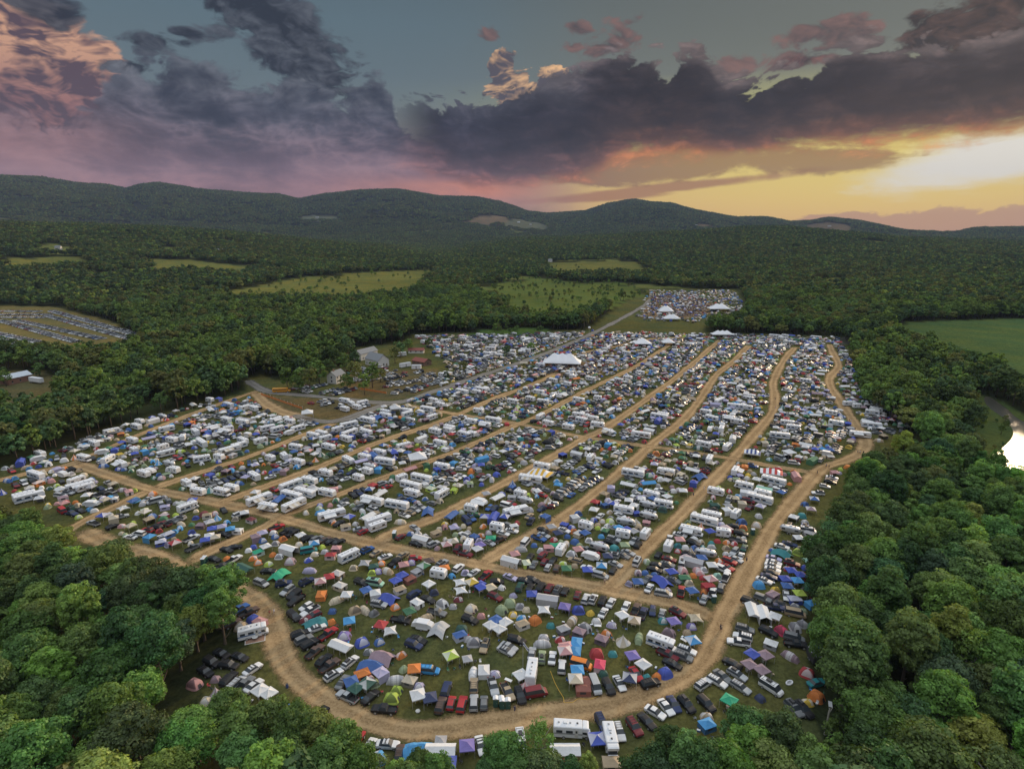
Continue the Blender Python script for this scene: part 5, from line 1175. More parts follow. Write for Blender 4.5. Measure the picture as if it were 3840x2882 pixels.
C5 = PG([(1085,1458),(1280,1470),(1285,1486),(1085,1474)]); C6 = PG([(1146,1494),(1290,1504),(1400,1520),(1300,1545),(1160,1525)])
fill(C5, 60, c_carrow); fill(C6, 10, c_rv); fill(C6, 26, c_carrow); fill(PG([(1290,1385),(1440,1375),(1520,1400),(1430,1430),(1300,1430)]), 70, c_one)
fill(C2, 260, c_rv); fill(C2, 1300, c_carrow); fill(C2, 700, c_can); fill(C2, 900, c_tent); fill(C2, 900, c_one)
fill(C3, 70, c_carrow)
fill(C4, 700, c_can); fill(C4, 1200, c_one)
def parking():
    rows = [((0, 350), (500, 490)), ((110, 350), (660, 470)), ((310, 320), (860, 472)), ((340, 290), (900, 448)), ((-60, 425), (290, 500)), ((-60, 290), (260, 292)), ((-60, 312), (330, 312)), ((-60, 460), (160, 510)), ((0, 330), (330, 330)), ((540, 340), (1000, 470))]
    for a, b in rows:
        p, q = [G(z[0] / 1.728, 1000 + z[1] / 1.728) for z in (a, b)]
        L = math.hypot(q[0] - p[0], q[1] - p[1]); d = ((q[0] - p[0]) / L, (q[1] - p[1]) / L)
        rz = math.atan2(d[1], d[0]) + R(90)
        t = 0
        while t < L:
            for s in (-1, 1):
                if rng.random() < .93:
                    k = rng.choices('shwvmp', (34, 16, 9, 26, 9, 9))[0]
                    fp = footprint(k, p[0] + d[0] * t - d[1] * s * 2.6, p[1] + d[1] * t + d[0] * s * 2.6, rz)
                    if not collides(fp, -.15): put(k, p[0] + d[0] * t - d[1] * s * 2.6, p[1] + d[1] * t + d[0] * s * 2.6, rz + (0 if s > 0 else math.pi), rng.choice(CARC + ['wh'] * 40 + ['si'] * 20), None, False, 1.0, 'parking')
            t += 2.75
parking()
# ------------------------------------------------------------------ trees
def leaf_material(name, own):
    m, nt, out = material(name)
    a = nt.node('ShaderNodeAttribute'); a.attribute_name = 'tint'
    oi = nt.node('ShaderNodeObjectInfo')
    c = a.outputs['Color']
    if own: c = nt.mix(1.0, c, oi.outputs['Color'], 'MULTIPLY')
    hsv = nt.node('ShaderNodeHueSaturation'); nt.l.new(c, hsv.inputs['Color'])
    rnd = E(nt, oi.outputs['Random'])
    nt.put(hsv.inputs['Hue'], rnd * .022 + .489); nt.put(hsv.inputs['Value'], nt.math('FRACT', rnd * 7.31) * .6 + .72); hsv.inputs['Saturation'].default_value = 1.0
    d = nt.node('ShaderNodeBsdfDiffuse'); t = nt.node('ShaderNodeBsdfTranslucent'); g = nt.node('ShaderNodeBsdfGlossy')
    nt.l.new(hsv.outputs[0], d.inputs[0])
    tc = nt.mix(1.0, hsv.outputs[0], (1.5, 1.45, .6), 'MULTIPLY'); nt.put(t.inputs[0], tc)
    g.inputs['Roughness'].default_value = .55; g.inputs[0].default_value = (.5, .55, .5, 1)
    m1 = nt.node('ShaderNodeMixShader'); m1.inputs[0].default_value = .28
    nt.l.new(d.outputs[0], m1.inputs[1]); nt.l.new(t.outputs[0], m1.inputs[2])
    m2 = nt.node('ShaderNodeMixShader'); m2.inputs[0].default_value = .035
    nt.l.new(m1.outputs[0], m2.inputs[1]); nt.l.new(g.outputs[0], m2.inputs[2])
    nt.l.new(m2.outputs[0], out.inputs[0])
    return m
leaf_material('leaf', True); leaf_material('leaf_mass', False)

def leaf_arrays(rs, R_, H_, base, nb, nq, leaf, flat=.8, droop=.3, lobe=1.0):
    """leaf quads of one crown -> (verts n*4 x 3, tint n*4)"""
    d = rs.normal(size=(nb, 3)); d /= np.linalg.norm(d, axis=1)[:, None]
    d[:, 2] = np.where(d[:, 2] < -.6, -d[:, 2] * .7, d[:, 2])
    rad = rs.uniform(.45, .9, nb) ** .6
    Hc = (H_ - base) / 2
    c = d * rad[:, None] * np.array([R_, R_, Hc * .92]) * .84
    # narrower at the foot, uneven outline
    k = 1 - .12 * np.clip(-c[:, 2] / Hc, 0, 1); c[:, :2] *= k[:, None]
    ph = np.arctan2(c[:, 1], c[:, 0]); c[:, :2] *= (1 + .16 * lobe * np.sin(3 * ph + rs.uniform(0, 6)) + .1 * np.sin(5 * ph + rs.uniform(0, 6)))[:, None]
    br = rs.uniform(.17, .31, nb) * R_
    bt = rs.uniform(.72, 1.25, nb)
    n = nb * nq
    b = np.repeat(np.arange(nb), nq)
    q = rs.normal(size=(n, 3)) + d[b] * .75 + np.array([0, 0, .55]); q /= np.linalg.norm(q, axis=1)[:, None]
    pos = c[b] + q * (br[b] * rs.uniform(.72, 1.12, n))[:, None] * np.array([1.1, 1.1, flat])
    pos[:, 2] += base + Hc
    nor = q * np.array([1, 1, 1.15]) + rs.normal(size=(n, 3)) * droop; nor /= np.linalg.norm(nor, axis=1)[:, None]
    ref = rs.normal(size=(n, 3)); t = np.cross(nor, ref); t /= np.linalg.norm(t, axis=1)[:, None] + 1e-9
    s = np.cross(nor, t)
    L = leaf * rs.uniform(.6, 1.35, n); W = L * rs.uniform(.55, .9, n)
    a = t * L[:, None] * .5; e = s * W[:, None] * .5
    V = np.stack([pos - a - e * .6, pos + a * .3 - e, pos + a + e * .5, pos - a * .4 + e], 1).reshape(-1, 3)
    tint = np.repeat(bt[b] * rs.uniform(.8, 1.22, n), 4)
    return V, tint
def quads_mesh(name, V, C, mat, extra=None):
    n = len(V) // 4
    ev, ef, em = ([], [], []) if extra is None else extra
    me = bpy.data.meshes.new(name)
    nv = len(V) + len(ev); lens = [4] * n + [len(f) for f in ef]
    me.vertices.add(nv); me.vertices.foreach_set('co', np.vstack([V, np.array(ev).reshape(-1, 3)]).astype(np.float32).ravel())
    loops = np.concatenate([np.arange(4 * n), np.array([i + 4 * n for f in ef for i in f], int)]).astype(np.int32)
    me.loops.add(len(loops)); me.loops.foreach_set('vertex_index', loops)
    me.polygons.add(len(lens)); st = np.concatenate([[0], np.cumsum(lens)[:-1]]).astype(np.int32)
    me.polygons.foreach_set('loop_start', st)
    me.update(calc_edges=True)
    at = me.attributes.new('tint', 'FLOAT_COLOR', 'POINT'); cc = np.ones((nv, 4), np.float32); cc[:len(V), :3] = C
    at.data.foreach_set('color', cc.ravel())
    me.materials.append(MATS[mat])
    if ef:
        me.materials.append(MATS[em]); me.polygons.foreach_set('material_index', [0] * n + [1] * len(ef))
    me.validate()
    return me
def trunk_mb(rs, H_, base, R_, r0, mat='bark'):
    m = MB()
    lean = rs.normal(size=2) * .5
    top = (lean[0], lean[1], H_ * .72)
    P = [(lean[0] * t * t, lean[1] * t * t, H_ * .72 * t) for t in (0, .12, .35, .65, 1)]
    m.tube(P, [r0 * 1.35, r0, r0 * .8, r0 * .55, r0 * .2], mat, 7)
    for k in range(6):
        a = k * 1.05 + rs.uniform(0, .5); z = base * .8 + (H_ * .55 - base * .8) * k / 6
        e = R_ * rs.uniform(.5, .78)
        m.tube([(lean[0] * .2, lean[1] * .2, z), (math.cos(a) * e * .5, math.sin(a) * e * .5, z + e * .35), (math.cos(a) * e, math.sin(a) * e, z + e * .9)], [r0 * .45, r0 * .3, r0 * .1], mat, 5)
    return m
TONES = {'dark green': (.068, .126, .038), 'mid green': (.112, .198, .052), 'bright green': (.155, .262, .060), 'yellow green': (.200, .270, .062), 'olive': (.140, .172, .054), 'blue green': (.080, .160, .070)}
SHAPES = []
rs = np.random.default_rng(3)
for nm, R_, H_, base, flat, lobe in (('broad', 5.4, 16.5, 1.6, .75, 1.2), ('round', 4.6, 15, 1.4, .85, .8), ('tall', 4.3, 19, 2.0, .9, 1.0), ('spreading', 5.8, 14.5, 1.8, .65, 1.4), ('narrow', 3.6, 16.5, 1.0, .95, .7), ('tiered', 4.9, 17, 1.8, .5, 1.3), ('ragged', 5.2, 18, 2.4, .7, 1.9), ('lopsided', 5.0, 16, 1.8, .8, 2.2), ('pointed', 3.9, 18.5, 1.2, 1.0, .9)):
    V, t = leaf_arrays(rs, R_, H_, base, 110, 74, .46, flat, .38, lobe)
    crown = quads_mesh('crown', V, t[:, None] * np.ones(3), 'leaf')
    SHAPES.append((nm, crown, trunk_mb(rs, H_, base, R_, .34).mesh('trunk')))
V, t = leaf_arrays(rs, 4.8, 17, 3.0, 46, 40, .46, .8, .5, 1.6)
SHAPES.append(('open', quads_mesh('crown', V, t[:, None] * np.ones(3), 'leaf'), trunk_mb(rs, 19, 4, 5.6, .36, 'pale_bark').mesh('trunk')))
DEAD = trunk_mb(np.random.default_rng(8), 13, 3, 4, .3, 'pale_bark').mesh('trunk')

def hidden_collection(name, meshes):
    c = bpy.data.collections.new(name)          # never linked to the scene: only the source of the wood's instances
    for i, me in enumerate(meshes):
        o = bpy.data.objects.new('%s_source_%02d' % (name, i), me); c.objects.link(o)
    return c
def mass_crowns():
    out = []
    keys = list(TONES)
    r2 = np.random.default_rng(9)
    for i in range(12):
        R_, H_ = r2.uniform(3.8, 6.0), r2.uniform(13, 19)
        V, t = leaf_arrays(r2, R_, H_, H_ * .05, 40, 17, 1.2, .8, .3)
        c = np.array(TONES[keys[(i * 5) % 6] if i % 3 else ('dark green', 'mid green')[i % 2]])
        m = MB(); m.tube([(0, 0, 0), (0, 0, H_ * .5)], [.35, .2], 'bark', 5)
        c = c * np.array([1.0, .92, .82]) * r2.uniform(.65, 1.25)
        out.append(quads_mesh('wood_tree', V, t[:, None] * c, 'leaf_mass', (m.v, m.f, 'bark')))
    return out
def mass_patches():
    out = []
    keys = list(TONES); r2 = np.random.default_rng(19)
    for i in range(8):
        VV, CC = [], []
        for k in range(9):
            R_, H_ = r2.uniform(3.6, 6.2), r2.uniform(10, 18)
            V, t = leaf_arrays(r2, R_, H_, H_ * .06, 14, 10, 2.3, .8, .3)
            V = V + np.array([(k % 3 - 1) * 8.2 + r2.normal() * 1.6, (k // 3 - 1) * 8.2 + r2.normal() * 1.6, r2.normal() * .6])
            tone = np.array(TONES[r2.choice(['dark green', 'olive', 'mid green', 'olive', 'blue green', 'yellow green'])]) * r2.uniform(.55, 1.25) * np.array([1.0, .92, .86])
            VV.append(V); CC.append(t[:, None] * tone)
        out.append(quads_mesh('wood_patch', np.vstack(VV), np.vstack(CC), 'leaf_mass'))
    return out
def instance_wood(name, coll, pts, scales, rots, idx):
    me = bpy.data.meshes.new(name); me.vertices.add(len(pts)); me.vertices.foreach_set('co', np.asarray(pts, np.float32).ravel())
    for nm, typ, data in (('sc', 'FLOAT', scales), ('rot', 'FLOAT', rots), ('which', 'INT', idx)):
        a = me.attributes.new(nm, typ, 'POINT'); a.data.foreach_set('value', np.asarray(data, np.float32 if typ == 'FLOAT' else np.int32))
    me.update()
    ng = bpy.data.node_groups.new(name, 'GeometryNodeTree')
    ng.interface.new_socket('Geometry', in_out='INPUT', socket_type='NodeSocketGeometry'); ng.interface.new_socket('Geometry', in_out='OUTPUT', socket_type='NodeSocketGeometry')
    N, L = ng.nodes, ng.links
    gi, go = N.new('NodeGroupInput'), N.new('NodeGroupOutput')
    ci = N.new('GeometryNodeCollectionInfo'); ci.inputs['Collection'].default_value = coll; ci.inputs['Separate Children'].default_value = True; ci.inputs['Reset Children'].default_value = True
    ip = N.new('GeometryNodeInstanceOnPoints'); ip.inputs['Pick Instance'].default_value = True
    def attr(nm, typ):
        n = N.new('GeometryNodeInputNamedAttribute'); n.data_type = typ; n.inputs['Name'].default_value = nm; return n.outputs[0]
    cx = N.new('ShaderNodeCombineXYZ'); L.new(attr('rot', 'FLOAT'), cx.inputs[2])
    L.new(gi.outputs[0], ip.inputs['Points']); L.new(ci.outputs[0], ip.inputs['Instance']); L.new(attr('which', 'INT'), ip.inputs['Instance Index'])
    e2r = N.new('FunctionNodeEulerToRotation'); L.new(cx.outputs[0], e2r.inputs[0]); L.new(e2r.outputs[0], ip.inputs['Rotation']); L.new(attr('sc', 'FLOAT'), ip.inputs['Scale'])
    L.new(ip.outputs[0], go.inputs[0])
    o = add(name, me); md = o.modifiers.new('scatter', 'NODES'); md.node_group = ng
    return tag(o, kind='stuff')

def stands(x, y, n, size, r2):
    '''which kind of tree grows where: stands of like trees with strays among them'''
    x, y = np.asarray(x, float), np.asarray(y, float)
    f = fbm(x, y, size, 5) * 1.1 + .5
    k = np.clip((f * n + r2.normal(size=len(x)) * .9).astype(int), 0, n - 1)
    st = r2.random(len(x)) < .25
    return np.where(st, r2.integers(0, n, len(x)), k)
CLEARPOLYS = [HULL] + list(CLEAR.values())
def is_clear(x, y, near_edge=0.0):
    c = np.zeros(np.shape(x), bool)
    for i, p in enumerate(CLEARPOLYS):
        c |= inside(p, x, y)
        if near_edge: c |= dist_line(p + [p[0]], x, y) < (near_edge if i == 0 else near_edge * .6)
    for pts, w in GRAVEL_G: c |= dist_line(pts, x, y) < w * .8
    return c
TREES = []        # dicts of single trees
def plan_trees():
    r2 = np.random.default_rng(77)
    step = 7.0
    gx, gy = np.meshgrid(np.arange(-1000, 1000, step), np.arange(40, 1010, step))
    x = (gx + r2.uniform(-.42, .42, gx.shape) * step).ravel(); y = (gy + r2.uniform(-.42, .42, gy.shape) * step).ravel()
    r = np.hypot(x, y); az = np.degrees(np.arctan2(x, y))
    ok = (r < 1000) & (np.abs(az) < 50) & (r > 62)
    x, y, r = x[ok], y[ok], r[ok]
    ok = ~is_clear(x, y, 2.3); x, y, r = x[ok], y[ok], r[ok]
    # some natural openness
    ok = fbm(x, y, 33.) > -.62; x, y, r = x[ok], y[ok], r[ok]
    for a, b, c in zip(x, y, r): TREES.append(dict(x=float(a), y=float(b), s=float(r2.uniform(.72, 1.2) * (1 + .22 * fbm(np.array([a]), np.array([b]), 60.)[0])), r=float(c)))
HANDTREES = [(1425,2875,.5),(1490,2900,.5),(1571,2858,.62),(1640,2905,.6),(1530,2925,.7),(1885,2815,.72),(1945,2868,.7),(1830,2880,.55),(2017,2790,.72),(2040,2875,.75),(2205,2885,.5),(2140,2915,.6),(2515,2790,.95),(2430,2872,.8),(2575,2850,.9),(2620,2880,.9),(2490,2910,.9),(2700,2830,.75),(2805,2730,.9),(2880,2725,.85),(2830,2800,.95),(2930,2790,.9),(2740,2885,.9),(2900,2865,1.0),(3010,2840,.8),(3060,2905,1.0),(2680,2900,.8),(2960,2760,.6),(800,2230,1.0),(1395,1415,1.15),(1330,1400,1.0),(850,2640,.85),(1180,2730,.85),(1290,2800,.85),(1000,2690,.95),(1100,2710,.95),(900,2720,1.0),(1240,2850,.9),(1340,2885,.7),(740,2250,.9),(660,2230,.9),(450,2160,1.0),(500,2185,1.0),(540,2150,1.05),(480,2225,.95),(400,2120,1.0),(570,2230,1.0),(350,2080,1.0),(690,2200,1.15),(770,2195,1.1),(620,2190,1.1),(850,2215,1.05),(1075,1425,1.0),(1115,1432,.9),(1160,1428,1.05),(1195,1405,1.1),(1235,1392,1.0),(1300,1425,.9),(1365,1440,.9),(1425,1395,.8),(1290,1372,1.1),(1330,1360,1.1),(1130,1410,1.1),(1480,1330,.9),(1500,1310,1.0),(1530,1292,.9),(3120,2720,.35),(3150,2700,.4),(3135,2780,.4),(3100,2800,.3),(3160,2790,.45),(3080,2860,.5),(3120,2850,.55)]
def build_trees():
    plan_trees()
    for u, v, s in HANDTREES:
        x, y = G(u, v, 10 * s if v > 1500 else 7); TREES.append(dict(x=x, y=y, s=s, r=math.hypot(x, y), hand=True))
    # young trees and shrubs dotted over the open meadow, and single trees in the far fields
    r2 = np.random.default_rng(4)
    for poly, n, s0, s1 in ((CLEAR['scrub'], 300, .14, .6), (CLEAR['meadow'], 95, .25, .8), (CLEAR['grass_strip'], 14, .3, .6), (CLEAR['river'], 26, .15, .4), (CLEAR['strip1'], 10, .3, .7), (C2, 16, .45, .8), (CLEAR['shed'], 8, .5, .8)):
        x0, x1, y0, y1 = boxof(poly); P = r2.random((n * 4, 2)) * (x1 - x0, y1 - y0) + (x0, y0); P = P[inside(poly, P[:, 0], P[:, 1])]; P = P[fbm(P[:, 0], P[:, 1], 24.) > -.15][:n]
        for a, b in P:
            if poly is C2 and collides([(a, b, 1.0)]): continue
            TREES.append(dict(x=float(a), y=float(b), s=float(r2.uniform(s0, s1)), r=math.hypot(a, b), far=True))
    for t in TREES:
        u, v, d = to_px(t['x'], t['y'], 9 * t['s'])
        t['d'] = d; t['z'] = terrain1(t['x'], t['y']) if t['r'] > 900 else 0.0
        t['in'] = -60 < u < 3900 and v < 2960 and d > 0
        t['u'], t['v_'] = u, v
    vis = sorted((t for t in TREES if t['in'] and not t.get('far')), key=lambda t: t['d'] / t['s'])
    single = vis[:300]; ids = {id(t) for t in single}
    keys = list(TONES)
    for t in single:
        f = float(fbm(np.array([t['x']]), np.array([t['y']]), 14.)[0])
        w = [.27, .41, .18, .05, .01, .08]
        t['tone'] = rng.choices(keys, w)[0] if abs(f) < .45 else ('mid green' if f > 0 else 'dark green')
        t['shape'] = rng.choices(range(10), (14, 10, 12, 12, 8, 12, 13, 13, 7, 9))[0]
        nm, crown, trunk = SHAPES[t['shape']]
        o = add('broadleaf_tree', None, loc=(t['x'], t['y'], t['z']), rz=rng.random() * 6.283)
        s = t['s']; o.scale = (s * rng.uniform(.92, 1.1), s * rng.uniform(.92, 1.1), s * rng.uniform(.9, 1.08))
        add('trunk', trunk, o); add('crown', crown, o, color=tuple(c * rng.uniform(.85, 1.2) for c in TONES[t['tone']]))
        t['o'] = o; t['size'] = 'tall' if s > 1.06 else ('small' if s < .88 else 'mid sized')
        t['form'] = nm
    rest = [t for t in TREES if id(t) not in ids]
    n = len(rest)
    instance_wood('woodland', hidden_collection('wood_trees', mass_crowns()), [(t['x'], t['y'], t['z']) for t in rest], [t['s'] for t in rest], r2.uniform(0, 6.283, n), stands([t['x'] for t in rest], [t['y'] for t in rest], 12, 75., r2))
    # beyond a kilometre: the wood over the hills as patches of crowns
    st = 23.0
    gx, gy = np.meshgrid(np.arange(-4300, 4300, st), np.arange(450, 5300, st))
    x = (gx + r2.uniform(-.4, .4, gx.shape) * st).ravel(); y = (gy + r2.uniform(-.4, .4, gy.shape) * st).ravel()
    r = np.hypot(x, y); az = np.degrees(np.arctan2(x, y))
    ok = (r > 995) & (r < 5200) & (np.abs(az) < 46); x, y = x[ok], y[ok]
    gx, gy = np.meshgrid(np.arange(-6400, 6400, 38), np.arange(3500, 7900, 38))
    x2 = (gx + r2.uniform(-.4, .4, gx.shape) * 38).ravel(); y2 = (gy + r2.uniform(-.4, .4, gy.shape) * 38).ravel(); rr2 = np.hypot(x2, y2)
    ok = (rr2 >= 5200) & (rr2 < 7900) & (np.abs(np.degrees(np.arctan2(x2, y2))) < 44); nfar = int(ok.sum())
    x, y = np.concatenate([x, x2[ok]]), np.concatenate([y, y2[ok]])
    c = np.zeros(len(x), bool)
    for p in CLEARPOLYS: c |= inside(p, x, y) | (dist_line(p + [p[0]], x, y) < 11)
    for p, _c in FARFIELDS: c |= inside(p, x, y)
    c |= (fbm(x, y, 120.) < GLADE)
    x, y = x[~c], y[~c]; n = len(x)
    print('patches', n, 'wood trees', len(rest))
    z = terrain(x, y) - .5
    instance_wood('hill_woods', hidden_collection('wood_patches', mass_patches()), np.stack([x, y, z], 1), r2.uniform(.85, 1.25, n) * np.where(np.hypot(x, y) > 5200, 1.55, 1.0), r2.uniform(0, 6.283, n), stands(x, y, 8, 260., r2))
    return single
# ------------------------------------------------------------------ buildings, big tents, fences, people and small things
def thing(name, label, cat, loc, rz=0.0, group=None):
    return tag(add(name, None, loc=loc, rz=rz), label, cat, group)
def part(name, mb, parent, color=None): return add(name, mb.mesh(name), parent, color=color)
def head(u, v, ang, z=0.0):
    x, y = G(u, v, z); x2, y2 = G(u + 12 * math.cos(R(ang)), v - 12 * math.sin(R(ang)), z)
    return x, y, math.atan2(y2 - y, x2 - x)
def house(name, label, cat, loc, rz, L, W, he, hr, wall, roof, wins=3, floors=1, chim=0, door=1, group=None):
    o = thing(name, label, cat, loc, rz, group)
    m = MB(); x, y = L / 2, W / 2
    m.box(-x, x, -y, y, -1.5, he, wall)
    for s in (-1, 1): m.face([(s * x, -y, he), (s * x, y, he), (s * x, 0, hr)][::s], wall)
    part('wall', m, o)
    m = MB(); e = .45
    for s in (-1, 1):
        q = [(-x - e, s * (y + e), he - .25), (x + e, s * (y + e), he - .25), (x + e, 0, hr + .06), (-x - e, 0, hr + .06)]
        m.face(q[::s], roof); m.face([(a, b, c - .16) for a, b, c in q][::-s], roof)
        m.face([q[0], q[1], (q[1][0], q[1][1], q[1][2] - .16), (q[0][0], q[0][1], q[0][2] - .16)], roof)
    r = part('roof', m, o)
    for f in range(floors):
        for k in range(wins):
            for s in (-1, 1):
                a = -x + L * (k + .5) / wins; z = 1.0 + f * 2.7
                m = MB(); m.box(a - .45, a + .45, s * y - .04, s * y + .04, z, z + 1.4, 'window_pane'); w = part('window', m, o)
                m = MB(); m.box(a - .58, a + .58, s * y - .07, s * y + .07, z - .14, z - .02, 'clapboard'); part('sill', m, w)
        for s in (-1, 1):
            m = MB(); m.box(s * x - .04, s * x + .04, -.5, .5, 1.0 + f * 2.7, 2.4 + f * 2.7, 'window_pane'); part('window', m, o)
    if door:
        m = MB(); m.box(x - .05, x + .06, y * .45, y * .45 + 1.0, 0, 2.1, 'brown_board'); part('door', m, o)
    if chim:
        m = MB(); m.box(-x * .5 - .4, -x * .5 + .4, -.4, .4, he, hr + 1.2, 'brick'); part('chimney', m, r)
    return o
def marquee(label, u, v, L, W, he, peaks, hp, ang=0, stripe=None, rise=0):
    x, y, rz = head(u, v, ang); z = rise
    o = thing('marquee_tent', label, 'marquee', (x, y, z), rz, 'marquees on the festival ground')
    m = MB(); P = []
    px = [((k - (peaks - 1) / 2) * L * .21, 0) for k in range(peaks)]
    nx, ny = peaks * 8 + 1, 13
    for i in range(nx):
        row = []
        for j in range(ny):
            a, b = -L / 2 + L * i / (nx - 1), -W / 2 + W * j / (ny - 1)
            d = min(math.hypot(a - p, b - q) for p, q in px)
            edge = min(a + L / 2, L / 2 - a, b + W / 2, W / 2 - b) / (W / 2)
            h = he + (hp - he) * (max(0, 1 - d / (W * .62)) ** 1.3 * .62 + .38 * min(1, edge)) * (1 if min(1, edge) > .05 else edge * 20)
            row.append((a, b, min(h, hp)))
        P.append(row)
    m.grid(P, (lambda i, j: stripe if (i // 2) % 2 else 'white_vinyl') if stripe else 'white_vinyl')
    part('canopy', m, o)
    m = MB()
    for s in (-1, 1):
        m.grid([[(-L / 2 + L * i / 10, s * W / 2, he), (-L / 2 + L * i / 10, s * W / 2, he - .5)] for i in range(11)], 'white_vinyl'); m.grid([[(s * L / 2, -W / 2 + W * i / 10, he), (s * L / 2, -W / 2 + W * i / 10, he - .5)] for i in range(11)], 'white_vinyl')
    part('valance', m, o)
    for i in range(peaks + 1):
        for s in (-1, 1):
            m = MB(); m.tube([(-L / 2 + L * i / peaks, s * W / 2, 0), (-L / 2 + L * i / peaks, s * W / 2, he)], [.07, .06], 'pole', 5); part('side_pole', m, o)
    for p, q in px:
        m = MB(); m.tube([(p, q, 0), (p, q, hp + .6)], [.09, .05], 'pole', 5); part('mast', m, o)
    return o
def build_people():
    spots = [('A', 1075, 1165, 'rust shirt and tan shorts', (.4, .12, .08), (.35, .28, .2)), ('A', 1132, 1150, 'white shirt and pale shorts', (.75, .75, .75), (.5, .45, .4)), ('D', 283, 1350, 'black shirt and dark shorts', (.02, .02, .025), (.03, .03, .05)), ('D', 298, 1362, 'tan top and dark trousers', (.4, .3, .2), (.04, .04, .05)), ('D', 622, 478, 'dark coat and black trousers', (.015, .015, .02), (.015, .015, .02)), ('F', 2040, 880, 'navy jacket and blue jeans', (.02, .03, .1), (.04, .06, .15)), ('B', 1975, 585, 'green shirt and tan shorts', (.08, .2, .08), (.4, .33, .22)), ('B', 2035, 580, 'cream shirt and grey shorts', (.6, .55, .45), (.2, .2, .2)), ('C', 995, 755, 'pale vest and brown shorts', (.6, .5, .4), (.2, .13, .08)),
             ('N', 1150, 1200, 'white shirt and dark shorts', (.7, .7, .7), (.04, .04, .05)), ('N', 1135, 1196, 'grey hoodie and jeans', (.2, .2, .21), (.06, .09, .16)), ('N', 1172, 1203, 'black shirt and black shorts', (.02, .02, .02), (.02, .02, .02)), ('N', 1080, 995, 'red shirt and black trousers', (.35, .03, .04), (.02, .02, .02)), ('N', 1090, 1000, 'white top and blue shorts', (.7, .7, .7), (.05, .08, .2)), ('N', 1116, 1052, 'black jacket and black trousers', (.02, .02, .02), (.02, .02, .02)), ('N', 930, 1288, 'blue shirt and dark shorts', (.05, .1, .3), (.04, .04, .05)), ('N', 948, 1296, 'dark shirt and tan trousers', (.04, .03, .03), (.3, .24, .16)), ('N', 872, 1332, 'black top and dark jeans', (.02, .02, .02), (.03, .04, .08)), ('N', 600, 856, 'dark shirt and grey trousers', (.03, .03, .03), (.15, .15, .15)), ('N', 602, 912, 'pink top and white shorts', (.55, .25, .28), (.6, .6, .6)), ('N', 975, 805, 'yellow shirt and black shorts', (.6, .45, .06), (.02, .02, .02)), ('N', 500, 1000, 'white shirt and tan shorts', (.7, .7, .7), (.4, .33, .22)), ('N', 70, 1475, 'navy shirt and dark trousers', (.02, .03, .09), (.03, .03, .04)), ('N', 140, 1435, 'pale shirt and white shorts', (.65, .6, .55), (.65, .65, .65)), ('M', 815, 1145, 'brown jacket and jeans', (.12, .08, .05), (.05, .08, .16)), ('M', 1460, 580, 'green top and black shorts', (.05, .15, .08), (.02, .02, .02))]
    where = ['walking where the dirt loop bends by the west wood', 'walking beside a companion in rust on the dirt loop', 'standing where cross track meets the east dirt road', 'walking behind a companion in black at the east junction', 'alone on the straight of the east dirt road', 'standing near the double toilet by the loop bend', 'by a white shelter on the cross track edge', 'standing at a white shelter beside someone in green', 'at the corner by a silver minivan and cross track', 'in a small crowd on the far east road bend', 'in a small crowd, third from the road edge', 'in a small crowd at the road bend, in all black', 'walking up the far east road', 'walking with someone in red on the far east road', 'alone on the far east road below the pair', 'at the cross track mouth of the east road', 'a step behind someone in blue at the track mouth', 'on the short track to the east road', 'alone on the fifth lane by parked cars', 'on the fifth lane nearer the crossing', 'on the far narrow bend of the east road', 'on the fifth lane just past the crossing', 'low down on the fifth lane', 'on the fifth lane between parked rows', 'on the second lane among caravans', 'at the edge of the big white marquee']
    def figure(stride, mirror):
        """one continuous body grown from a chain of joints"""
        me = bpy.data.meshes.new('body_chain'); s = stride * (1 if mirror else -1)
        J = [(0, 0, .95, .13), (0, 0, 1.15, .125), (0, 0, 1.36, .13), (0, .01, 1.5, .055), (.01, .0, 1.6, .085), (.02, 0, 1.7, .085),
             (.0, .1, .92, .095), (.12 * s, .11, .5, .062), (.16 * s - .1 * abs(s), .11, .07, .042), (.16 * s + .08, .115, .035, .035),
             (.0, -.1, .92, .095), (-.1 * s, -.11, .5, .062), (-.26 * s, -.11, .08, .042), (-.26 * s + .16, -.115, .035, .035),
             (0, .19, 1.4, .06), (-.06 * s, .24, 1.13, .046), (.05 - .1 * s, .25, .9, .034), (.07 - .12 * s, .25, .8, .036),
             (0, -.19, 1.4, .06), (.07 * s, -.24, 1.13, .046), (.06 + .14 * s, -.25, .9, .034), (.08 + .16 * s, -.25, .8, .036)]
        ed = [(0, 1), (1, 2), (2, 3), (3, 4), (4, 5), (0, 6), (6, 7), (7, 8), (8, 9), (0, 10), (10, 11), (11, 12), (12, 13), (2, 14), (14, 15), (15, 16), (16, 17), (2, 18), (18, 19), (19, 20), (20, 21)]
        me.from_pydata([j[:3] for j in J], ed, [])
        o = bpy.data.objects.new('body_chain', me); COL.objects.link(o)
        md = o.modifiers.new('skin', 'SKIN'); md.use_smooth_shade = True
        if not me.skin_vertices: me.attributes
        for v, j in zip(me.skin_vertices[0].data if me.skin_vertices else [], J): v.radius = (j[3], j[3])
        if me.skin_vertices: me.skin_vertices[0].data[0].use_root = True
        sb = o.modifiers.new('sub', 'SUBSURF'); sb.levels = 1; sb.render_levels = 1
        dg = bpy.context.evaluated_depsgraph_get(); out = bpy.data.meshes.new_from_object(o.evaluated_get(dg))
        bpy.data.objects.remove(o); out.name = 'person'; out.materials.clear(); out.materials.append(MATS['skin'])
        return out, J
    def sleeve(J, ids, grow, mat):
        m = MB(); m.tube([J[i][:3] for i in ids], [J[i][3] + grow for i in ids], mat, 8); return m
    figs = []
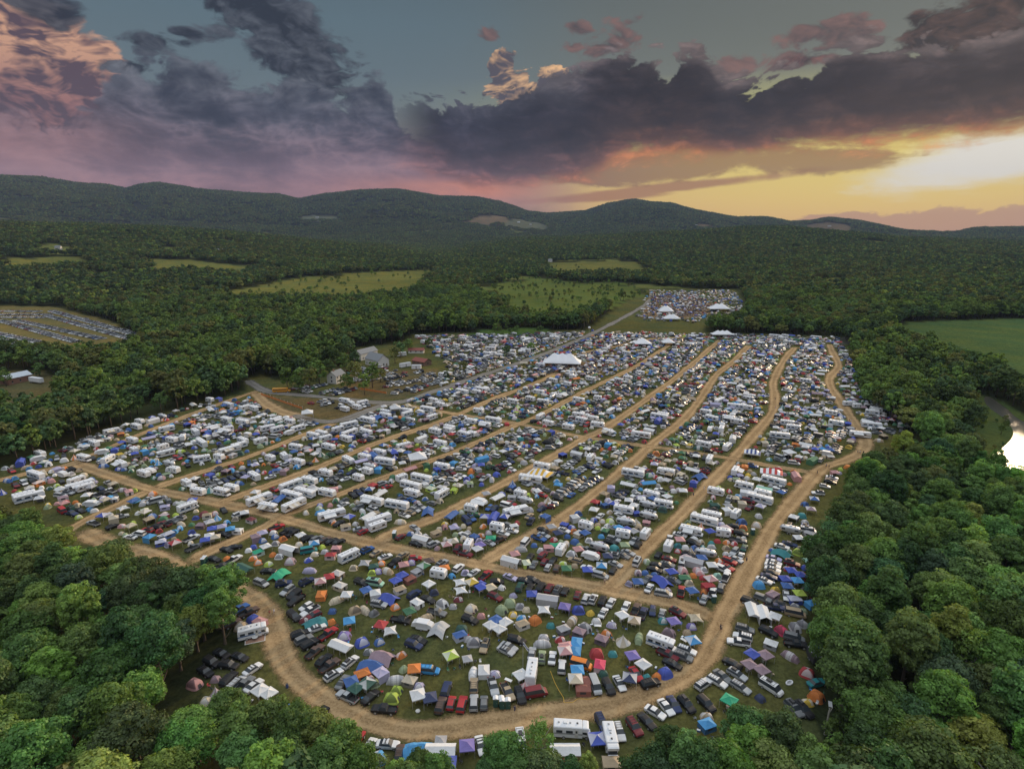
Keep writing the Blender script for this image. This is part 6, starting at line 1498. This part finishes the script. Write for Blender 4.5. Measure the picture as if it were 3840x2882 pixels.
    for st, mi in ((.9, True), (.9, False), (.15, True)):
        body, J = figure(st, mi)
        top = MB()
        top.tube([(0, 0, .88), (0, 0, 1.0), (0, 0, 1.2), (0, 0, 1.38), (0, 0, 1.47)], [.17, .165, .17, .19, .08], 'fabric', 10)
        for ids in ((14, 15), (18, 19)):
            a, b = J[ids[0]], J[ids[1]]; mid = tuple((a[k] * .35 + b[k] * .65) for k in range(3)); top.tube([(a[0], a[1] * .7, a[2] + .02), a[:3], mid], [.08, .082, .07], 'fabric', 8)
        leg = MB()
        for ids in ((6, 7, 8), (10, 11, 12)):
            k = J[ids[1]]; sh = J[ids[2]]; leg.tube([(0, J[ids[0]][1], .98), J[ids[0]][:3], k[:3], tuple(k[i] * .6 + sh[i] * .4 for i in range(3))], [.11, .115, .085, .075], 'fabric', 8)
        hair = MB(); hp = J[5]; hair.tube([(hp[0] - .05, 0, 1.58), (hp[0] - .03, 0, 1.7), (hp[0] - .01, 0, 1.78), (hp[0], 0, 1.805)], [.08, .1, .08, .02], 'hair', 9)
        face = MB()
        fx = J[4][0] + .085
        for s in (-1, 1): face.box(fx - .01, fx + .006, s * .035 - .012, s * .035 + .012, 1.655, 1.672, 'trim')
        face.box(fx - .01, fx + .022, -.012, .012, 1.615, 1.65, 'skin'); face.box(fx - .012, fx + .004, -.025, .025, 1.583, 1.593, 'tail_lens')
        for s in (-1, 1): face.box(J[4][0] - .02, J[4][0] + .02, s * .09 - .012, s * .09 + .012, 1.62, 1.68, 'skin')
        figs.append((body, top.mesh('shirt'), leg.mesh('trousers'), hair.mesh('hair'), face.mesh('face')))
    for i, ((rg, zx, zy, wear, c1, c2), wh) in enumerate(zip(spots, where)):
        ox, oy, sc = ORIG[rg]; x, y = G(ox + zx / sc, oy + zy / sc, .8)
        b, t, l, h, f = figs[i % 3]
        o = tag(add('person', b, loc=(x, y, .03), rz=rng.random() * 6.28), f'person in {wear}, {wh}', 'person', 'people on the dirt tracks')
        words_ = o['label'].split()
        if len(words_) > 16: o['label'] = ' '.join(f'person in {wear}'.split() + wh.split()[:16 - len(f'person in {wear}'.split())])
        add('shirt', t, o, color=c1); add('trousers', l, o, color=c2); add('hair', h, o); add('face', f, o)
def build_small(single):
    # folding chairs, cool boxes and tables set out by the canopies of the near camp
    ch = MB(); ch.face([(-.26, -.28, .42), (.26, -.28, .42), (.26, .24, .38), (-.26, .24, .38)], 'fabric')
    bk = MB(); bk.face([(-.26, .24, .38), (.26, .24, .38), (.27, .36, .92), (-.27, .36, .92)], 'fabric')
    lg = []
    for a, b in ((-.26, -.26), (.26, -.26), (-.26, .26), (.26, .26)):
        m = MB(); m.tube([(a, b, 0), (-a * .9, b, .42)], [.018, .018], 'pole', 4); lg.append(m.mesh('leg'))
    cs, cb = ch.mesh('seat'), bk.mesh('backrest')
    bx = MB(); bx.box(-.35, .35, -.2, .2, 0, .36, 'fabric', .02, .02); ld = MB(); ld.box(-.36, .36, -.21, .21, .36, .43, 'white_vinyl'); bxm, ldm = bx.mesh('box'), ld.mesh('lid')
    tb = MB(); tb.box(-.9, .9, -.38, .38, .7, .74, 'white_vinyl'); tbm = tb.mesh('table_top')
    tl = []
    for a in (-.75, .75):
        for b in (-.3, .3): m = MB(); m.tube([(a, b, 0), (a, b, .7)], [.02, .02], 'pole', 4); tl.append(m.mesh('leg'))
    base = [s for s in single if s['k'] in 'gGk' and s['d'] < 190]
    base += [s for s in single if s['k'] in 'dDxuT' and s['d'] < 160 and rng.random() < .35]
    nc = nb = nt_ = 0
    for s in base:
        for q in range(rng.randint(2, 5)):
            a = rng.random() * 6.283; r = rng.uniform(1.7, 3.4)
            x, y = s['x'] + math.cos(a) * r, s['y'] + math.sin(a) * r
            if collides([(x, y, .38)], .02) or near_road(x, y) < .6: continue
            w = rng.choices(('c', 'b', 't'), (70, 18, 12))[0]
            col = rng.choice(('bl', 'gn', 'rd', 'nv', 'bk', 'gy', 'tn', 'dr', 'wh', 'sk')); cw, cv = COLOURS[col]
            near = list(dict.fromkeys([s['short']] + [t['short'] for t in sorted((t for t in single if abs(t['x'] - x) < 9 and abs(t['y'] - y) < 9), key=lambda t: math.hypot(t['x'] - x, t['y'] - y))[:7]]))
            if w == 'c' and nc < 290:
                o = add('camp_chair', None, loc=(x, y, 0), rz=rng.random() * 6.283); nc += 1
                add('seat', cs, o, color=cv); add('backrest', cb, o, color=cv)
                for m in lg: add('leg', m, o)
                tag(o, choose_label(f'{cw} folding camp chair', f'{cw} camp chair', near, s['zn']), 'chair', 'folding chairs by the tents')
            elif w == 'b' and nb < 120:
                o = add('cool_box', None, loc=(x, y, 0), rz=rng.random() * 6.283); nb += 1
                add('box', bxm, o, color=cv); add('lid', ldm, o)
                tag(o, choose_label(f'{cw} cool box with white lid', f'{cw} cool box', near, s['zn']), 'cool box', 'cool boxes by the tents')
            elif w == 't' and nt_ < 80:
                if collides([(x, y, .9)], 0): continue
                o = add('folding_table', None, loc=(x, y, 0), rz=rng.random() * 6.283); nt_ += 1
                add('table_top', tbm, o)
                for m in tl: add('leg', m, o)
                tag(o, choose_label('white folding table', 'white folding table', near, s['zn']), 'table', 'folding tables by the tents')
            register([(x, y, .4)])
def label_trees(trees):
    kd = KDTree(len(trees))
    for i, t in enumerate(trees): kd.insert((t['x'], t['y'], 0), i)
    kd.balance()
    for i, t in enumerate(trees):
        zn = ('in the west wood' if t['u'] < 1350 else 'in the east wood' if t['u'] > 3050 else 'below the loop bend')
        if t['v_'] < 1800: zn = 'on the north wood edge' if t['u'] < 1500 else 'in the far east wood'
        edge = dist_line(HULL + [HULL[0]], [t['x']], [t['y']])[0]
        short_zn = zn
        zn += ', at the camp edge' if edge < 9 else (', deep inside' if edge > 45 else '')
        near = [f"a {trees[j]['form']} {trees[j]['tone']} one" for _c, j, _d in kd.find_n((t['x'], t['y'], 0), 9) if j != i]
        tag(t['o'], choose_label(f"{t['size']} {t['form']} {t['tone']} tree", f"{t['form']} {t['tone']} tree", near, zn, [f"{t['form']} {t['tone']} tree by {near[a]} and {near[b]}" for a in range(8) for b in range(a + 1, 8)]), 'tree', 'single trees of the woods')
def build_places():
    hx, hy, hr = head(1262, 1432, 20)
    house('farmhouse', 'white two storey farmhouse with grey gable roof behind the parking rows', 'house', (hx, hy, 0), hr, 10, 7.5, 5.6, 8.4, 'clapboard', 'slate_roof', 3, 2, 1)
    x, y, r = head(1415, 1368, -14); house('barn', 'white barn with large grey roof, gable end facing the camp', 'barn', (x, y, 0), r, 17, 10, 5.2, 9.5, 'clapboard', 'slate_roof', 4, 1)
    x, y, r = head(1372, 1342, 15); house('barn', 'long grey roofed white barn behind the gabled one', 'barn', (x, y, 0), r, 20, 8, 5.5, 8.2, 'clapboard', 'slate_roof', 4, 1)
    x, y, r = head(1562, 1322, 0); house('farm_shed', 'low shed with dull red roof at the north wood edge', 'shed', (x, y, 0), r, 13, 6, 2.8, 4.2, 'clapboard', 'red_board', 3, 1)
    x, y, r = head(1582, 1366, -10); house('farm_shed', 'brown board barn with rusty roof beside white box trailers', 'shed', (x, y, 0), r, 13, 8, 3.4, 5.2, 'brown_board', 'red_board', 3, 1)
    x, y, r = head(62, 1432, 12); house('workshop', 'brick workshop with pale blue metal roof in the west clearing', 'building', (x, y, 0), r, 15, 9, 4.4, 6.6, 'brick', 'metal_roof', 3, 1)
    x, y, r = head(138, 1436, -8); o = thing('semi_trailer', 'white box semi trailer standing beside the brick workshop', 'trailer', (x, y, 0), r)
    m = MB(); m.box(-6, 6, -1.25, 1.25, 1.1, 4.0, 'white_vinyl', .03, .03); part('box', m, o); m = MB(); m.box(-5.6, 5.6, -.5, .5, .8, 1.1, 'trim'); part('chassis', m, o)
    for xx in (-4.6, -3.4):
        for s in (-1, 1): part('wheel', wheel_mb(xx, s * 1.05, .5, .35), o)
    for u, v, a, L, col, lab in ((1520, 1376, 10, 9, 'white_vinyl', 'white site trailer in front of the brown board barn'), (1562, 1384, 0, 7, 'white_vinyl', 'short white site trailer beside the longer one'), (1505, 1335, 5, 8, 'white_vinyl', 'white site trailer between barn and red shed')):
        x, y, r = head(u, v, a); o = thing('site_trailer', lab, 'trailer', (x, y, 0), r); m = MB(); m.box(-L / 2, L / 2, -1.3, 1.3, .5, 3.2, col, .02, .02); part('cabin', m, o)
        m = MB(); m.box(-L / 2 - .15, L / 2 + .15, -1.4, 1.4, 3.2, 3.32, 'metal_roof'); part('roof', m, o)
        m = MB(); m.box(-.5, .5, -1.33, -1.3, .6, 2.6, 'grey_vinyl'); part('door', m, o)
    marquee('largest white marquee with three peaks beside the gravel road', 2108, 1368, 29, 15, 3.0, 3, 9.6, -2)
    marquee('white single peak marquee at the far end of the third lane', 2408, 1296, 15, 13, 3.0, 1, 7.5)
    marquee('small white peaked marquee beside the food row end', 2504, 1292, 11, 10, 2.8, 1, 6.5)
    marquee('low white marquee with three peaks at the camp far edge', 2707, 1262, 21, 9, 3.0, 3, 6.5)
    marquee('tall white stage marquee facing the concert crowd', 2495, 1176, 18, 16, 4.0, 2, 10.5)
    marquee('white stage marquee in front of the concert crowd', 2517, 1202, 19, 12, 3.2, 2, 8.0)
    marquee('wide white marquee on the far side of the concert crowd', 2695, 1166, 27, 16, 4.0, 2, 10.0)
    marquee('yellow and white striped marquee between two coach motorhomes', 2026, 1790, 9.5, 6.5, 2.2, 2, 4.2, -12, 'stripe_yellow_cloth')
    marquee('red and white striped marquee beside the east dirt road', 2891, 1786, 8.8, 5.5, 2.2, 2, 3.9, -8, 'stripe_red_cloth')
    marquee('navy and white striped marquee before the cross track junction', 2820, 1711, 7, 5.0, 2.2, 2, 3.8, -8, 'stripe_navy_cloth')
    k = 0
    FH = [(820, 950, 30, 24, 'large white farm building on the wooded slope'), (17, 948, 0, 20, 'long white building at the far west wood'), (221, 941, 0, 14, 'white house in the woods east of a long building'), (2510, 972, 0, 16, 'white house below the eastern hill'), (2063, 986, 10, 12, 'white house at the edge of a pale hay strip'), (1639, 1050, 20, 13, 'white farmhouse at the end of the big meadow'), (1716, 1040, 0, 10, 'small white house among trees past the meadow'), (634, 1350, 20, 11, 'white house half hidden in the north wood'), (827, 1268, -10, 10, 'white cottage in the wood above the car field'), (356, 1372, 30, 12, 'dark roofed house in the wood by the car field'), (1190, 818, 0, 26, 'pale farm on the mountain foot field'), (1945, 838, 0, 24, 'pale farmstead on the field below the middle peak'), (1990, 846, 0, 18, 'smaller farm building beside the pale farmstead'), (2610, 848, 0, 22, 'white farm on the eastern ridge field'), (3110, 852, 0, 24, 'white barn on the eastern hill top')]
    for u, v, a, L, lab in FH:
        x, y = GT(u, v); z = terrain1(x, y)
        dark = 'dark' in lab
        house('country_house', lab, 'house', (x, y, z + (4 if v < 1100 else 0)), R(a), L, L * .5, 5.0, 8.0, 'brown_board' if dark else 'clapboard', 'slate_roof' if k % 2 == 0 else 'metal_roof', 3, 1, group=None); k += 1
    # orange net fence by the gate
    a, b = G(978, 1480), G(1134, 1534); L = math.hypot(b[0] - a[0], b[1] - a[1])
    o = thing('safety_fence', 'orange net fence on white posts along the gate track', 'fence', (a[0], a[1], 0), math.atan2(b[1] - a[1], b[0] - a[0]))
    m = MB(); m.box(0, L, -.01, .01, .15, 1.2, 'orange_net'); part('net', m, o)
    for i in range(13): m = MB(); m.tube([(L * i / 12, .05, 0), (L * i / 12, .05, 2.0)], [.07, .06], 'clapboard', 5); part('post', m, o)
    a, b = G(1352, 1460), G(1450, 1476); L = math.hypot(b[0] - a[0], b[1] - a[1])
    o = thing('safety_fence', 'short orange net fence before the red car rows', 'fence', (a[0], a[1], 0), math.atan2(b[1] - a[1], b[0] - a[0]))
    m = MB(); m.box(0, L, -.01, .01, .15, 1.2, 'orange_net'); part('net', m, o)
    for i in range(7): m = MB(); m.tube([(L * i / 6, .05, 0), (L * i / 6, .05, 1.5)], [.06, .05], 'clapboard', 5); part('post', m, o)
    # flag, dead trunk, lamp balloon, barrel, rug and table, tape
    x, y = G(1961, 2500); o = thing('flagpole', 'thin flagpole with white and blue flag inside the dirt loop', 'flagpole', (x, y, 0))
    m = MB(); m.tube([(0, 0, 0), (0, 0, 7.2)], [.06, .035], 'pole', 6); part('pole', m, o)
    m = MB(); m.grid([[(.05 + .25 * i, .12 * math.sin(i * 1.3), 7.0 - .35 * i - .35 * j) for j in range(4)] for i in range(6)], lambda i, j: 'stripe_navy_cloth' if j == 1 else 'white_vinyl'); part('flag', m, o)
    x, y = G(1632, 2330); o = thing('flagpole', 'bare wooden pole standing beside the green canopy', 'pole', (x, y, 0)); m = MB(); m.tube([(0, 0, 0), (0, 0, 6.0)], [.07, .05], 'pale_bark', 6); part('pole', m, o)
    x, y = G(3094, 2752); o = thing('dead_tree', 'pale dead tree stump standing bare at the field corner', 'tree', (x, y, 0))
    m = MB(); m.tube([(0, 0, 0), (.05, 0, 2.5), (.1, .05, 5.2), (.2, .1, 6.4)], [.28, .22, .18, .1], 'pale_bark', 7); part('trunk', m, o)
    m = MB(); m.tube([(.1, .05, 5.1), (.5, .1, 5.9), (.75, .1, 6.6)], [.12, .09, .05], 'pale_bark', 6); part('branch', m, o)
    x, y = G(2209, 1262); o = thing('balloon_light', 'white lighting balloon on a mast by the gravel road', 'lamp', (x, y, 0)); m = MB(); m.tube([(0, 0, 0), (0, 0, 8)], [.08, .05], 'pole', 6); part('mast', m, o)
    m = MB(); m.grid([[(1.3 * math.sin(p) * math.cos(q), 1.3 * math.sin(p) * math.sin(q), 9 + 1.1 * math.cos(p)) for q in np.linspace(0, 6.283, 13)[:-1]] for p in np.linspace(.02, 3.12, 9)], 'white_vinyl', True); part('balloon', m, o)
    x, y = G(1077, 2576); o = thing('barrel', 'blue litter barrel standing alone beside the loop road', 'barrel', (x, y, 0)); m = MB(); m.tube([(0, 0, 0), (0, 0, .45), (0, 0, .9)], [.29, .32, .29], 'stripe_navy_cloth', 12); part('drum', m, o); m = MB(); m.tube([(0, 0, .9), (0, 0, .93)], [.3, .3], 'trim', 12); part('rim', m, o)
    x, y = G(1567, 2668); o = thing('floor_cushion', 'pale round cushion lying on the grass by the loop', 'cushion', (x, y, 0)); m = MB(); m.grid([[(.55 * math.sin(p) * math.cos(q), .55 * math.sin(p) * math.sin(q), .3 + .3 * math.cos(p)) for q in np.linspace(0, 6.283, 13)[:-1]] for p in np.linspace(.02, 3.12, 7)], 'clapboard', True); part('cover', m, o)
    x, y, r = head(957, 2396, 12); o = thing('rug', 'patterned brown rug laid out beside the white motorhome awning', 'rug', (x, y, 0), r); m = MB(); m.box(-2.2, 2.2, -1.2, 1.2, .01, .05, 'rug_cloth'); part('field', m, o); m = MB(); m.box(-2.4, 2.4, -1.4, 1.4, .005, .03, 'clapboard'); part('border', m, o)
    o = thing('round_table', 'round pale table standing on the patterned brown rug', 'table', (x, y, .05), r); m = MB(); m.tube([(0, 0, .7), (0, 0, .75)], [.75, .75], 'clapboard', 16); part('table_top', m, o); m = MB(); m.tube([(0, 0, 0), (0, 0, .7)], [.06, .05], 'pole', 6); part('leg', m, o)
    pts = [G(1980 + a / 3.456, 2402 + b / 3.456) for a, b in ((290, 390), (340, 520), (400, 640), (460, 735), (465, 790), (490, 800), (580, 795), (640, 750), (720, 752), (800, 755), (920, 710))]
    m = MB(); L = smooth_line(pts, .8); m.tube([(a, b, .05 + .03 * math.sin(i)) for i, (a, b) in enumerate(L)], [.06] * len(L), 'stripe_yellow_cloth', 4)
    tag(add('barrier_tape', m.mesh('barrier_tape')), 'yellow barrier tape lying in a long loop on the grass', 'tape')
    x, y = G(2960, 2560); o = thing('inflatable_raft', 'small white inflatable raft on the grass by camper van', 'raft', (x, y, 0), .6); m = MB(); m.tube([(math.cos(a) * .95, math.sin(a) * .5, .18) for a in np.linspace(0, 6.283, 17)], [.17] * 17, 'white_vinyl', 7); part('tube', m, o); m = MB(); m.box(-.8, .8, -.36, .36, .04, .08, 'grey_vinyl'); part('floor', m, o)
    # the crowd before the stages
    r2 = np.random.default_rng(31); m = MB()
    poly = PG([(2440,1110),(2620,1100),(2660,1150),(2630,1185),(2530,1190),(2440,1165)]); x0, x1, y0, y1 = boxof(poly)
    P = r2.random((5200, 2)) * (x1 - x0, y1 - y0) + (x0, y0); P = P[inside(poly, P[:, 0], P[:, 1])]
    P = np.vstack([P, r2.normal(size=(160, 2)) * (15, 4) + np.array(G(2108, 1384))])
    for a, b in P:
        c = r2.choice(['fabric', 'hair', 'clapboard', 'stripe_navy_cloth', 'rug_cloth', 'red_board', 'skin', 'grey_vinyl']); c = 'trim' if c == 'fabric' else c
        s = r2.uniform(.9, 1.08); m.box(a - .2, a + .2, b - .13, b + .13, .75 * s, 1.42 * s, c, .03, .02); m.box(a - .15, a + .15, b - .1, b + .1, 0, .75 * s, 'trim', -.02, -.02); m.box(a - .09, a + .09, b - .1, b + .1, 1.46 * s, 1.72 * s, 'hair', .02, .02)
    tag(add('crowd', m.mesh('crowd')), kind='stuff')
    build_people()
def before_camp():
    """white stalls of the food row, the gate canopies and a few large white canopies"""
    for off in (-5, 5):
        p, q = G(2190, 1352), G(2440, 1252); L = math.hypot(q[0] - p[0], q[1] - p[1]); d = ((q[0] - p[0]) / L, (q[1] - p[1]) / L); t = 0
        while t < L:
            k = rng.choice('gkk'); x, y = p[0] + d[0] * t - d[1] * off, p[1] + d[1] * t + d[0] * off
            if not collides(footprint(k, x, y, math.atan2(d[1], d[0])), -.3): put(k, x, y, math.atan2(d[1], d[0]) + (0 if k == 'k' else 0), 'wh', 0)
            t += 6.3 if k == 'k' else 3.4
    for u, v, s in ((1152, 1542, 2.0), (1482, 1524, 2.0), (1565, 1706, 2.5), (2960, 1690, 1.5)):
        x, y = G(u, v, 2.2 * s); put('g', x, y, .3, 'wh', 0, True, s)
# ------------------------------------------------------------------ putting the camp together
LANES = [ROADS_G[i][0] for i in (6, 7, 8, 9, 10)]
CROSS2 = ROADS_G[11][0]; CROSS1 = ROADS_G[1][0]
ORD = ['first', 'second', 'third', 'fourth', 'fifth', 'sixth', 'seventh']
def along(p): return p[0] * ac + p[1] * as_, -p[0] * as_ + p[1] * ac
def line_b(pts, a):
    q = sorted(along(p) for p in pts); return float(np.interp(a, [t[0] for t in q], [t[1] for t in q]))
LOBE = PG([(567,1833),(822,1885),(1042,1937),(1280,2007),(1772,2111),(2298,2212),(2700,2330),(2672,2394),(2616,2503),(2414,2602),(2154,2662),(1832,2709),(1542,2740),(1235,2633),(1042,2441),(926,2221),(695,2134),(579,2082),(800,2060),(984,1978)])
LOOPLINE = ROADS_G[2][0]
def zone(x, y, given=None):
    if given: return 'in the far parking field'
    if inside(LOBE, [x], [y])[0]: return 'inside the dirt loop'
    u, v, _ = to_px(x, y, 0)
    if inside(C2, [x], [y])[0] or inside(C3, [x], [y])[0]: return 'north of the gravel road'
    if inside(C4, [x], [y])[0]: return 'at the concert ground'
    if v > 2330 and u > 2500: return 'by the east wood'
    if v > 2560: return 'outside the loop bend'
    if v > 2200 and u < 1000: return 'by the west wood'
    if inside(WEST, [x], [y])[0] : return 'in the west corner'
    a, b = along((x, y))
    k = sum(1 for L in LANES if b < line_b(L, a))
    far = b > 0 and False
    c = y > float(np.interp(x, [p[0] for p in CROSS2], [p[1] for p in CROSS2]))
    if u > 2780 and dist_line(LOOPLINE, [x], [y])[0] < 30 and x > float(np.interp(y, [p[1] for p in LOOPLINE[20:]][::1], [p[0] for p in LOOPLINE[20:]])): return 'east of the dirt road'
    return ('beyond' if c else 'before') + ' the cross track, ' + ORD[min(k, 5)] + ' strip'
def looks(it):
    k, v = it['k'], it['v']; w = COLOURS[it['c']][0]; n = KIND[k][1]
    if k in 'shwvm':
        vr = VARIANTS[k][v]; names = [q[0] for q in vr]
        if 'roof_rack' in names: return f'{w} {n} with ' + ('roof box' if (k in 'wv' and v == len(VARIANTS[k]) - 1) else 'roof rack'), f'{w} {n}'
        return f'{w} {n}', f'{w} {n}'
    if k == 'd' or k == 'D':
        pre = (['two tone ', 'plain ', 'dark panelled ', 'low two tone '][v]) if k == 'd' else ['two tone ', 'plain ', 'dark panelled '][v]
        return f'{pre}{w} {n}', f'{w} {n}'
    if k == 'x': return ['pale walled ', 'plain ', 'pale roofed ', 'dark walled '][v] + f'{w} {n}', f'{w} {n}'
    if k == 'g': return ['open ', 'one walled ', 'two walled ', 'two tone '][v] + f'{w} peaked {n}', f'{w} {n}'
    if k == 'k': return ['open ', 'walled '][v] + f'{w} {n}', f'{w} shelter'
    if k == 'M': return f'{w} motorhome ' + ['with awning and tan stripe', 'with blue stripe', 'with grey stripe'][v], f'{w} motorhome'
    if k == 'A': return f'{w} coach motorhome ' + ['with awning', 'with blue stripe'][v], f'{w} coach'
    if k == 'T': return f'{w} travel trailer ' + ['with awning', 'with tan stripe', 'with blue stripe', 'of short length'][v], f'{w} trailer'
    if k == 'S': return 'rounded silver metal travel trailer', 'silver trailer'
    if k == 'o': return ['single', 'double'][v] + ' dark green portable toilet with white roof', 'portable toilet'
    if k == 'B': return 'yellow orange school bus with black window bands', 'school bus'
    if k == 'R': return 'black box cargo trailer with pale roof', 'cargo trailer'
    if k == 'P': return 'white folding camper trailer with canvas ends', 'folding camper'
    if k == 'c': return f'{w} camper van' + (' with roof box' if v else ''), f'{w} van'
    return f'{w} {n}', f'{w} {n}'
GROUPS = {'car': 'cars parked around the camp', 'van': 'camper vans parked in the camp', 'truck': 'pickup trucks parked around the camp', 'motorhome': 'motorhomes in the camp', 'caravan': 'travel trailers in the camp', 'tent': 'tents pitched in the camp', 'canopy': 'canopies put up in the camp', 'shelter': 'tarpaulin shelters in the camp', 'toilet': 'portable toilets along the tracks', 'trailer': 'cargo trailers'}
USED = set()
def nwords(s): return len(s.replace(',', '').split())
def choose_label(full, short, near, zn, extra=()):
    """the first wording that no other thing carries"""
    cand = []
    N = list(dict.fromkeys(near))[:7]
    for a in range(len(N)):
        for b in range(a + 1, len(N)): cand.append(f'{full} between {N[a]} and {N[b]}, {zn}')
    for a in range(len(N)): cand.append(f'{full} beside {N[a]} {zn}')
    for a in range(len(N)):
        for b in range(a + 1, len(N)):
            cand += [f'{short} between {N[a]} and {N[b]}, {zn}', f'{full} flanked by {N[a]} and {N[b]}']
            for c in range(b + 1, len(N)): cand += [f'{short} among {N[a]}, {N[b]} and {N[c]}', f'{short} close to {N[c]} and {N[b]}, next to {N[a]}']
    cand += list(extra)
    for c in cand:
        if 4 <= nwords(c) <= 16 and c.lower() not in USED: USED.add(c.lower()); return c
    for k in range(2, 60):
        c = f'{short} {zn}, {ORD[k % 7]} of its like behind {N[k % len(N)] if N else "the trees"}'
        if nwords(c) <= 16 and c.lower() not in USED: USED.add(c.lower()); return c
    return f'{full} {zn}'
NCAP = 300
def build_camp():
    by = {}
    for it in ITEMS:
        u, v, d = to_px(it['x'], it['y'], .8); it['u'], it['vv'], it['d'] = u, v, d
        it['in'] = -20 < u < 3860 and v < 2900
        by.setdefault(it['k'], []).append(it)
    mass = []; single = []
    for k, L in by.items():
        L.sort(key=lambda i: i['d'])
        vis = [i for i in L if i['in']]
        single += vis[:NCAP]; mass += vis[NCAP:]
    kd = KDTree(len(single) + 0)
    for i, it in enumerate(single): kd.insert((it['x'], it['y'], 0), i)
    kd.balance()
    for it in single:
        it['full'], it['short'] = looks(it); it['zn'] = zone(it['x'], it['y'], it['zone'])
    for i, it in enumerate(single):
        k = it['k']; col = COLOURS[it['c']][1]
        hue = rng.uniform(.9, 1.1); col = tuple(min(.85, c * hue) for c in col)
        if it['d'] < 175 or (k in 'MATSPBRoc' and it['d'] < 330): o = place_parts(k, it['v'], it['x'], it['y'], it['rz'], col, 0, it['s'])
        else: o = place_flat(k, it['v'], it['x'], it['y'], it['rz'], col, it['s'])
        near = [single[j]['short'] for _c, j, _d in kd.find_n((it['x'], it['y'], 0), 9) if j != i]
        lab = choose_label(it['full'], it['short'], near, it['zn'])
        tag(o, lab, KIND[k][2], GROUPS.get(KIND[k][2]))
        it['o'] = o
    build_mass(mass)
    print('singles', len(single), 'in mass', len(mass))
    return single
MASSNAME = {'car': 'parked_car_rows', 'van': 'parked_car_rows', 'truck': 'parked_car_rows', 'motorhome': 'caravan_rows', 'caravan': 'caravan_rows', 'tent': 'tent_rows', 'canopy': 'canopy_rows', 'shelter': 'canopy_rows'}
def build_mass(mass):
    groups = {}
    for it in mass: groups.setdefault(MASSNAME.get(KIND[it['k']][2], 'parked_car_rows'), []).append(it)
    arr = {}
    for nm, L in groups.items():
        VV, FL, FS, MI, CC = [], [], [], [], []; mats = []; nv = 0
        for it in L:
            me = flat_mesh(it['k'], it['v'], '_mass')
            key = (it['k'], it['v'])
            if key not in arr:
                n = len(me.vertices); co = np.empty(n * 3, np.float32); me.vertices.foreach_get('co', co)
                lv = np.empty(len(me.loops), np.int32); me.loops.foreach_get('vertex_index', lv)
                lt = np.empty(len(me.polygons), np.int32); me.polygons.foreach_get('loop_total', lt)
                mi = np.empty(len(me.polygons), np.int32); me.polygons.foreach_get('material_index', mi)
                arr[key] = (co.reshape(-1, 3), lv, lt, mi, [m.name for m in me.materials])
            co, lv, lt, mi, mn = arr[key]
            for m in mn:
                if m not in mats: mats.append(m)
            c, s = math.cos(it['rz']), math.sin(it['rz'])
            p = co * it['s']; q = np.stack([p[:, 0] * c - p[:, 1] * s + it['x'], p[:, 0] * s + p[:, 1] * c + it['y'], p[:, 2]], 1)
            VV.append(q); FL.append(lv + nv); FS.append(lt); MI.append(np.array([mats.index(m) for m in mn], np.int32)[mi]); CC.append(np.tile(np.array([*COLOURS[it['c']][1], 1], np.float32) , (len(q), 1)) * np.array([rng.uniform(.85, 1.12)] * 3 + [1], np.float32)); nv += len(q)
        V = np.vstack(VV); lv = np.concatenate(FL); lt = np.concatenate(FS)
        me = bpy.data.meshes.new(nm); me.vertices.add(len(V)); me.vertices.foreach_set('co', V.astype(np.float32).ravel())
        me.loops.add(len(lv)); me.loops.foreach_set('vertex_index', lv.astype(np.int32)); me.polygons.add(len(lt))
        me.polygons.foreach_set('loop_start', np.concatenate([[0], np.cumsum(lt)[:-1]]).astype(np.int32))
        for m in mats: me.materials.append(bpy.data.materials[m])
        me.polygons.foreach_set('material_index', np.concatenate(MI))
        a = me.color_attributes.new('Col', 'FLOAT_COLOR', 'POINT'); a.data.foreach_set('color', np.vstack(CC).ravel())
        me.update(calc_edges=True)
        tag(add(nm, me), kind='stuff')
build_ground()
DIRT = road_material('dirt', (.20, .127, .062), (.53, .37, .20)); GRAV = road_material('gravel', (.14, .134, .122), (.28, .262, .235), .35)
for i, (pts, w) in enumerate(ROADS_G): build_road('dirt_road', pts, w, .02 + .004 * i, DIRT)
for i, (pts, w) in enumerate(GRAVEL_G): build_road('gravel_road', pts, w, .09 + .004 * i, GRAV)
build_water()
before_camp()
single = build_camp()
build_small(single)
trees = build_trees(); label_trees(trees)
build_places()
build_world(); build_light(); build_haze()

sc_ = scene.cycles
sc_.max_bounces = 5; sc_.diffuse_bounces = 2; sc_.glossy_bounces = 2; sc_.transmission_bounces = 2; sc_.transparent_max_bounces = 6; sc_.volume_bounces = 0
sc_.use_adaptive_sampling = True; sc_.adaptive_threshold = .008
